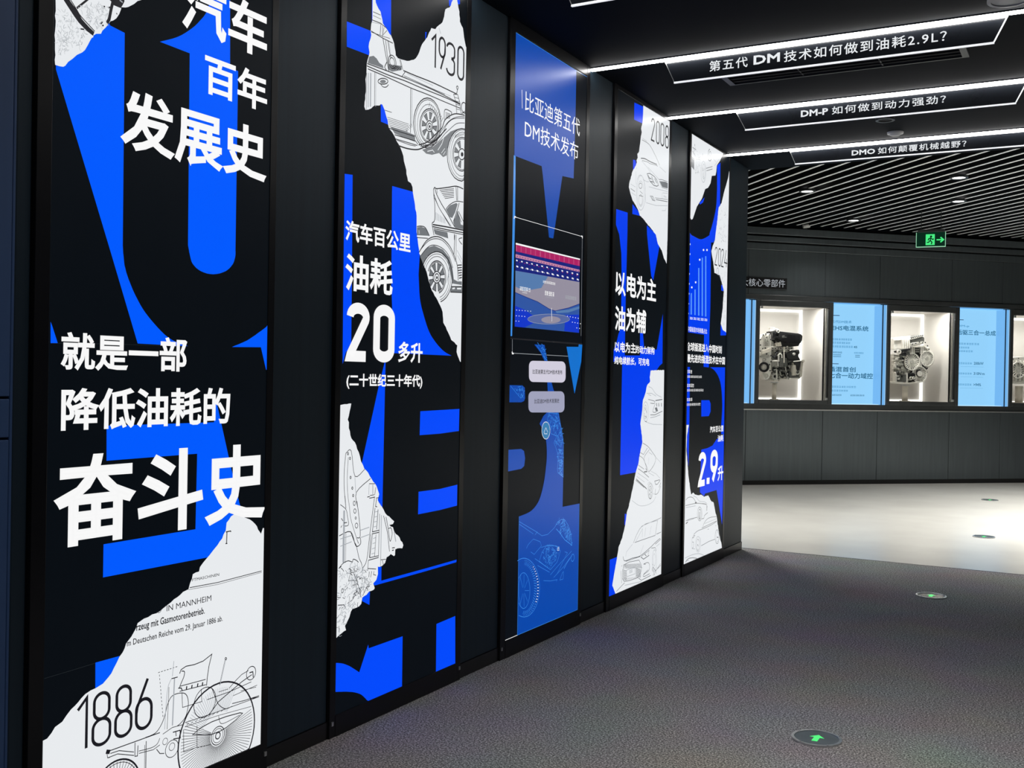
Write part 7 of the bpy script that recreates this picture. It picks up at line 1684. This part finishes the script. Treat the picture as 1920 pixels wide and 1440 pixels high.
# ------------------------------------------------------------------ exhibits in the cases
def e1(x, y, d=.30):
    px, py = x/9, y/9; return (.2254+.007298*px+.00014*py+.59*(d-.3)-.118, 2.0067+.000223*px-.00658*py+.06*(d-.3))
def e2(x, y, d=.30):
    px, py = x/9.6, y/9.6; return (2.1254+.007818*px+.000157*py+.60*(d-.3)-1.903, 1.9966+.000229*px-.006814*py+.06*(d-.3))
class Kit:
    """helpers that shape engine parts in the case's own (x, depth, height) frame"""
    def __init__(s, fn, root, off): s.e = fn; s.root = root; s.off = off; s.m = MB()
    def pr(s, pts, d0, d1, m): s.m.prism([s.e(x, y, d0) for x, y in pts], d0, d1, m)
    def bx(s, x0, y0, x1, y1, d0, d1, m): s.pr([(x0, y0), (x1, y0), (x1, y1), (x0, y1)], d0, d1, m)
    def P(s, x, y, d): u, z = s.e(x, y, d); return (u, d, z)
    def cy(s, a, b, r, m, r1=None, n=18): s.m.cyl(s.P(*a), s.P(*b), r, r if r1 is None else r1, m, n)
    def tb(s, pts, r, m): s.m.tube([s.P(*p) for p in pts], r, m, 8)
    def disc(s, x, y, d, r, h, m, ax=(0, -1, 0), n=24):
        c = Vector(s.P(x, y, d)); s.m.cyl(c, c+Vector(ax)*h, r, r, m, n)
    def rg(s, x, y, d, r0, r1, h, m, ax=(0, -1, 0)): s.m.ring(s.P(x, y, d), ax, r0, r1, h, m)
    def bolts(s, pts, d, m='blackp', r=.007): 
        for x, y in pts: s.disc(x, y, d, r, .010, m, n=8)
    def done(s, name, bevel=0., label=None, smooth=False):
        o = s.m.build(name, s.root, s.off, bevel, smooth, label); s.m = MB(); return o
def stand(fn, x0, x1, ytop, ybot, u0, label):
    xm = (x0+x1)/2; cu, z0 = fn(xm, ybot, .30); r = (fn(x1, ybot)[0]-fn(x0, ybot)[0])/2*.86; zt = fn(xm, ytop, .30)[1]-.012
    t = thing('engine_stand', label, 'display stand', bw(u0+cu, .30, 1.0255), TH, 'cream posts carrying the exhibits')
    m_ = MB(); m_.cyl((0, 0, .012), (0, 0, zt-1.0255), r, r, 'cream', 24); m_.build('post', t, smooth=True)
    m_ = MB(); m_.cyl((0, 0, 0), (0, 0, .012), r*1.9, r*1.9, 'cream', 28); m_.build('foot_plate', t)
    m_ = MB(); m_.cyl((0, 0, zt-1.0255-.012), (0, 0, zt-1.0255), r*1.7, r*1.7, 'steel', 20); m_.build('top_plate', t)
    return t
# --- engine with black intake cover
stand(e1, 330, 408, 1035, 1310, CU[1], 'cream post under the engine with the black intake cover')
eng = thing('engine', 'silver car engine with a black ribbed intake cover, on a cream post', 'engine', bw(CU[1], 0, .985), TH); off = (0, 0, .985)
K = Kit(e1, eng, off)
K.bx(325, 460, 640, 800, .24, .50, 'alu'); K.pr([(325, 800), (660, 800), (640, 980), (560, 1000), (400, 1005), (325, 960)], .26, .48, 'alu')
for i in range(5): K.bx(345+i*58, 805, 362+i*58, 985, .235, .27, 'alu_l')
for y in (820, 880, 945): K.bx(335, y, 640, y+14, .24, .27, 'alu_d')
K.bx(330, 455, 700, 500, .22, .48, 'alu_l'); K.bolts([(350+i*45, 478) for i in range(8)], .22); K.bolts([(350, 520), (350, 600), (350, 700), (350, 780), (620, 520)], .24)
K.done('block', .004)
K.pr([(200, 240), (300, 225), (325, 250), (332, 470), (328, 880), (300, 975), (225, 1000), (190, 930), (172, 600), (140, 560), (140, 330)], .17, .26, 'alu_l')
K.pr([(185, 512), (330, 468), (330, 530), (185, 575)], .15, .20, 'cream'); K.bx(150, 585, 300, 640, .16, .2, 'alu')
for x, y, w in ((215, 300, 60), (235, 360, 40), (200, 660, 26), (262, 610, 30)): K.rg(x+w/2, y, .17, .012, .022, .012, 'alu')
for i in range(6): K.bx(205+i*18, 260, 211+i*18, 440, .160, .175, 'alu')
K.bolts([(195, 250), (240, 235), (300, 250), (150, 330), (150, 420), (150, 520), (190, 480), (230, 470), (320, 330), (325, 600), (325, 700), (300, 750), (195, 930), (235, 985), (290, 950), (250, 570), (150, 610), (210, 640), (310, 850)], .17, 'blackp', .009)
K.rg(235, 940, .17, .030, .045, .02, 'alu_l')
K.done('timing_cover', .004, 'pale machined timing cover')
ax = (-.55, -.83, 0)
K.rg(215, 790, .165, .036, .062, .035, 'blackp', ax); K.rg(215, 790, .17, .028, .036, .02, 'alu_l', ax); K.disc(215, 790, .165, .018, .030, 'alu_l', ax)
for i in range(3):
    q = i*2*PI/3; c = Vector(K.P(215, 790, .165)); xx = Vector((.83, -.55, 0)); p = c+(xx*math.cos(q)+Vector((0, 0, 1))*math.sin(q))*.030+Vector(ax)*.012; K.m.cyl(c+Vector(ax)*.012, p, .006, .006, 'alu_l', 8)
K.done('crank_pulley', 0, 'black crank pulley')
K.cy((330, 130, .30), (330, 270, .30), .030, 'cream', .034); K.cy((330, 125, .30), (330, 140, .30), .036, 'cream'); K.done('oil_filler_neck', .002)
# intake: stacked ribbed shell
K.pr([(365, 190), (440, 172), (470, 190), (790, 228), (835, 240), (858, 275), (848, 345), (830, 385), (795, 405), (640, 395), (470, 330), (380, 315)], .16, .34, 'blackp')
K.pr([(445, 330), (640, 370), (815, 392), (790, 440), (640, 455), (515, 450)], .18, .34, 'blackp')
for i in range(12): K.pr([(600+i*19, 232+i*2.2), (607+i*19, 232+i*2.2), (609+i*19, 372+i*1.5), (602+i*19, 372+i*1.5)], .145, .165, 'blackp')
K.rg(425, 255, .16, .018, .034, .014, 'blackp'); K.bx(515, 262, 560, 300, .152, .17, 'alu_d'); K.bx(560, 285, 610, 296, .152, .17, 'alu_d'); K.cy((600, 440, .17), (600, 455, .17), .010, 'alu_l')
K.tb([(360, 180, .2), (380, 160, .2), (430, 158, .2), (455, 180, .2)], .010, 'alu_l'); K.rg(440, 190, .15, .012, .02, .015, 'alu_l'); K.bx(360, 200, 400, 300, .14, .17, 'blackp')
K.done('intake_cover', .006, 'black ribbed intake cover')
for i, (x0, x1) in enumerate(((395, 432), (430, 468), (462, 498))): K.pr([(x0, 390-i*8), (x1-8, 380-i*8), (x1+12, 440), (x0+14, 448)], .17, .24, 'cream')
K.tb([(340, 330, .2), (380, 360, .2), (400, 430, .2)], .014, 'blackp'); K.tb([(390, 330, .18), (440, 345, .18), (450, 380, .18)], .012, 'blackp'); K.bx(335, 330, 372, 440, .2, .25, 'alu')
K.done('intake_runner', .003)
K.bx(445, 560, 585, 790, .20, .26, 'alu_d'); K.cy((480, 640, .2), (480, 790, .2), .045, 'alu_d'); K.cy((555, 640, .2), (555, 785, .2), .035, 'alu_d')
K.tb([(455, 700, .17), (450, 600, .17), (475, 560, .17), (505, 590, .17), (510, 680, .17)], .010, 'alu_l'); K.tb([(545, 450, .17), (545, 720, .16)], .008, 'cream')
K.tb([(350, 600, .18), (385, 640, .17), (420, 560, .18), (430, 530, .2)], .013, 'blackp'); K.bx(345, 680, 435, 790, .19, .24, 'alu'); K.tb([(345, 690, .17), (435, 690, .17), (445, 780, .17)], .009, 'alu_l')
K.tb([(350, 850, .2), (420, 830, .18), (420, 1000, .18)], .010, 'alu_l'); K.tb([(470, 840, .19), (560, 870, .18), (600, 960, .2)], .012, 'alu_d'); K.rg(380, 950, .2, .02, .04, .02, 'alu'); K.rg(370, 835, .2, .012, .026, .02, 'blackp')
for x, y in ((520, 900), (590, 980), (500, 960), (560, 830), (610, 790), (450, 900)): K.disc(x, y, .23, .018, .03, 'alu_l' if x % 20 else 'blackp')
rnd = random.Random(4)
for i in range(34):
    x = rnd.uniform(345, 620); y = rnd.uniform(500, 985)
    if i % 3 == 0: K.rg(x, y, .205, .007, .015, .018, rnd.choice(('alu_l', 'blackp', 'alu_d')))
    elif i % 3 == 1: K.disc(x, y, .21, rnd.uniform(.006, .012), .022, rnd.choice(('blackp', 'alu_l', 'alu')), n=10)
    else: K.bx(x, y, x+rnd.uniform(18, 50), y+rnd.uniform(10, 26), .20, .24, rnd.choice(('alu_l', 'alu_d', 'blackp', 'alu')))
for i in range(7):
    x = rnd.uniform(350, 600); y = rnd.uniform(540, 900); K.tb([(x, y, .195), (x+rnd.uniform(-30, 30), y+40, .185), (x+rnd.uniform(-20, 60), y+rnd.uniform(60, 110), .195)], rnd.uniform(.005, .009), rnd.choice(('blackp', 'alu_l', 'cream')))
K.done('pipework', .002)
K.pr([(585, 570), (640, 560), (690, 535), (725, 505), (760, 540), (800, 500), (810, 560), (780, 600), (830, 690), (805, 850), (770, 855), (760, 780), (700, 700), (640, 690), (600, 640)], .15, .24, 'blackp')
K.bx(620, 640, 700, 670, .14, .17, 'blackp'); K.disc(705, 575, .15, .016, .02, 'alu_l'); K.tb([(700, 700, .14), (820, 690, .14)], .006, 'alu_l'); K.disc(630, 740, .2, .02, .03, 'blackp')
K.done('wiring_bracket', .004, 'black bracket and wiring')
K.cy((700, 760, .19), (700, 940, .19), .036, 'cream', .032); K.cy((685, 720, .19), (685, 760, .19), .02, 'cream'); K.cy((735, 730, .19), (735, 800, .19), .015, 'alu_l'); K.done('oil_filter', 0, smooth=True)
K.pr([(640, 860), (735, 930), (800, 850), (805, 985), (640, 990), (620, 930)], .18, .36, 'alu_d'); K.rg(765, 880, .18, .02, .035, .015, 'alu_l'); K.bx(630, 975, 800, 1000, .17, .36, 'alu_l'); K.done('oil_pan', .004)
K.pr([(832, 690), (872, 690), (868, 740), (850, 950), (800, 1000), (812, 940), (830, 740)], .19, .30, 'cream'); K.disc(855, 695, .19, .02, .02, 'cream'); K.done('side_bracket', .004)
K.pr([(325, 990), (480, 1000), (470, 1022), (335, 1024)], .22, .38, 'alu'); K.bolts([(345, 1020), (400, 1010), (455, 1022)], .22, 'cream'); K.done('mounting_foot', .003)

# --- ribbed gearbox
stand(e2, 250, 352, 1055, 1330, CU[2], 'cream post under the ribbed silver gearbox')
gb = thing('gearbox', 'silver ribbed gearbox with round gear housings, on a cream post', 'gearbox', bw(CU[2], 0, .985), TH)
K = Kit(e2, gb, off)
def ribwheel(x, y, d, R, n, r0, m='alu_l', back='void', hub='alu'):
    c = Vector(K.P(x, y, d)); K.m.cyl(c+Vector((0, .02, 0)), c+Vector((0, .005, 0)), R, R, back, 30); K.m.ring(c, (0, -1, 0), R*.90, R, .02, m)
    K.m.cyl(c, c+Vector((0, -.022, 0)), R*r0, R*r0, hub, 18)
    for i in range(n):
        q = 2*PI*i/n; a = c+Vector((math.cos(q)*R*r0, -.006, math.sin(q)*R*r0)); b = c+Vector((math.cos(q)*R*.93, -.006, math.sin(q)*R*.93)); K.m.cyl(a, b, .0055, .0075, m, 6)
K.pr([(260, 560), (330, 520), (420, 520), (560, 440), (640, 360), (720, 400), (800, 520), (820, 600), (790, 700), (700, 790), (690, 900), (620, 1000), (500, 1020), (380, 1000), (340, 1040), (180, 1040), (100, 1000), (95, 520)], .26, .48, 'alu')
K.pr([(440, 520), (600, 430), (620, 560), (460, 640)], .23, .27, 'void'); K.pr([(330, 760), (520, 640), (640, 700), (690, 800), (470, 860)], .245, .27, 'void')
K.pr([(640, 380), (720, 400), (815, 520), (832, 600), (800, 705), (720, 770), (700, 740), (770, 690), (800, 600), (785, 530), (700, 425)], .225, .27, 'alu_l')
for i in range(7): K.pr([(470+i*22, 640-i*12), (482+i*22, 634-i*12), (500+i*16, 760-i*6), (488+i*16, 764-i*6)], .225, .25, 'alu_l')
for p, q in (((420, 660), (530, 600)), ((460, 720), (620, 560)), ((350, 830), (400, 720)), ((460, 800), (520, 660)), ((640, 740), (720, 640)), ((600, 760), (560, 640)), ((700, 760), (800, 640)), ((430, 540), (500, 620))):
    K.tb([(*p, .235), (*q, .235)], .008, 'alu_l')
K.done('casing', .003)
ribwheel(410, 655, .235, .112, 22, .24); ribwheel(678, 600, .235, .100, 24, .25); K.done('gear_housing', 0, 'round radially ribbed gear housings')
ribwheel(545, 885, .235, .108, 26, .42); K.disc(545, 870, .215, .036, .02, 'alu_l'); K.rg(545, 870, .22, .036, .044, .012, 'blackp'); K.done('output_flange', 0)
K.pr([(520, 800), (575, 790), (560, 830), (500, 850)], .2, .24, 'blackp'); K.pr([(370, 870), (440, 850), (480, 880), (470, 980), (430, 975), (420, 920), (370, 960)], .2, .26, 'blackp'); K.rg(392, 950, .2, .012, .022, .02, 'alu_l'); K.rg(435, 945, .2, .01, .018, .02, 'alu_l'); K.done('actuator', .003, 'black actuator')
K.pr([(400, 215), (600, 170), (640, 230), (640, 300), (590, 345), (395, 385)], .20, .40, 'alu_d'); K.pr([(385, 235), (600, 180), (605, 205), (390, 262)], .19, .40, 'alu_l'); K.pr([(395, 318), (620, 290), (640, 330), (395, 380)], .19, .40, 'alu')
K.bolts([(400+i*34, 228-i*8) for i in range(7)]+[(420, 335), (480, 322), (545, 300), (600, 310), (650, 310), (690, 370), (715, 430)], .19, 'blackp', .009)
K.done('inverter_box', .004, 'dark grey box on top')
K.pr([(120, 235), (390, 190), (395, 250), (120, 275)], .22, .42, 'alu_l'); K.bx(95, 235, 245, 430, .24, .42, 'alu_l')
for i in range(4): K.pr([(250+i*38, 255-i*4), (268+i*38, 252-i*4), (276+i*36, 425-i*4), (258+i*36, 428-i*4)], .20, .36, 'alu_l')
K.bx(250, 250, 390, 430, .26, .40, 'blackp'); K.done('cooling_fins', .003)
K.pr([(145, 460), (250, 430), (385, 425), (390, 450), (330, 460), (300, 480), (290, 560), (250, 545), (240, 480), (160, 490)], .19, .26, 'blackp'); K.rg(175, 475, .185, .012, .03, .02, 'alu_l'); K.rg(270, 515, .185, .015, .03, .02, 'blackp'); K.bx(305, 460, 385, 530, .21, .25, 'alu_d'); K.done('support_bracket', .003, 'black support bracket')
for i, x in enumerate((415, 450, 575, 610)): K.pr([(x, 390), (x+20, 388), (x+16, 520), (x-2, 520)], .21, .25, 'alu_l')
K.bx(468, 395, 565, 510, .23, .27, 'alu_d'); K.bx(480, 430, 550, 445, .215, .24, 'alu'); K.bx(480, 470, 550, 485, .215, .24, 'alu'); K.bx(630, 395, 720, 500, .24, .3, 'alu'); K.done('rib_plate', .003)
rnd = random.Random(9)
for i in range(26):
    x = rnd.uniform(105, 250); y = rnd.uniform(500, 960); K.disc(x, y, .22, rnd.uniform(.008, .02), .03, rnd.choice(('alu_l', 'blackp', 'alu_d')), n=12)
for y in (560, 620, 690, 760, 830): K.bx(100, y, 270, y+14, .21, .26, 'alu_l')
K.bx(180, 880, 320, 1010, .2, .3, 'alu_d'); K.bx(120, 850, 150, 1020, .2, .26, 'alu_l'); K.bx(310, 850, 345, 1030, .2, .3, 'alu_l'); K.pr([(95, 1015), (250, 1050), (480, 1045), (600, 1020), (600, 1000), (350, 1030), (100, 1000)], .2, .4, 'alu_l'); K.done('motor_side', .003)
K.bolts([(770, 490), (800, 550), (800, 640), (760, 720), (690, 780), (685, 850), (660, 900), (640, 960), (590, 1005), (530, 1010), (470, 1000)], .25, 'blackp', .009); K.done('flange_bolts', .0)
# --- partly seen exhibit in the right-hand case
sx = CU[3]
t = thing('engine_stand', 'cream post at the right edge of the photo', 'display stand', bw(sx+.42, .30, 1.0255), TH, 'cream posts carrying the exhibits')
m_ = MB(); m_.cyl((0, 0, .012), (0, 0, .225), .05, .05, 'cream', 24); m_.build('post', t, smooth=True)
m_ = MB(); m_.cyl((0, 0, 0), (0, 0, .012), .1, .1, 'cream', 28); m_.build('foot_plate', t)
rd = thing('gear_reducer', 'silver ribbed gear unit cut off by the right edge of the photo', 'gear unit', bw(sx, 0, .985), TH)
K = Kit(lambda x, y, d=.3: (x/1000, 2.0-y/1000), rd, off)
K.pr([(140, 440), (200, 380), (420, 360), (640, 420), (700, 520), (690, 640), (560, 700), (180, 690), (130, 600)], .2, .44, 'alu')
for i in range(9): K.pr([(150+i*60, 420), (166+i*60, 415), (172+i*58, 680), (156+i*58, 684)], .18, .24, 'alu_l')
K.tb([(140, 400, .17), (180, 470, .16), (190, 600, .16), (150, 660, .17)], .014, 'blackp'); K.bolts([(150, 440), (150, 520), (150, 600), (220, 400), (300, 385)], .18); K.done('casing', .004)
ribwheel(300, 540, .19, .11, 18, .3); ribwheel(520, 540, .19, .12, 20, .3); K.done('gear_housing')
K.bx(150, 690, 640, 720, .2, .42, 'alu_l'); K.done('mounting_foot', .003)
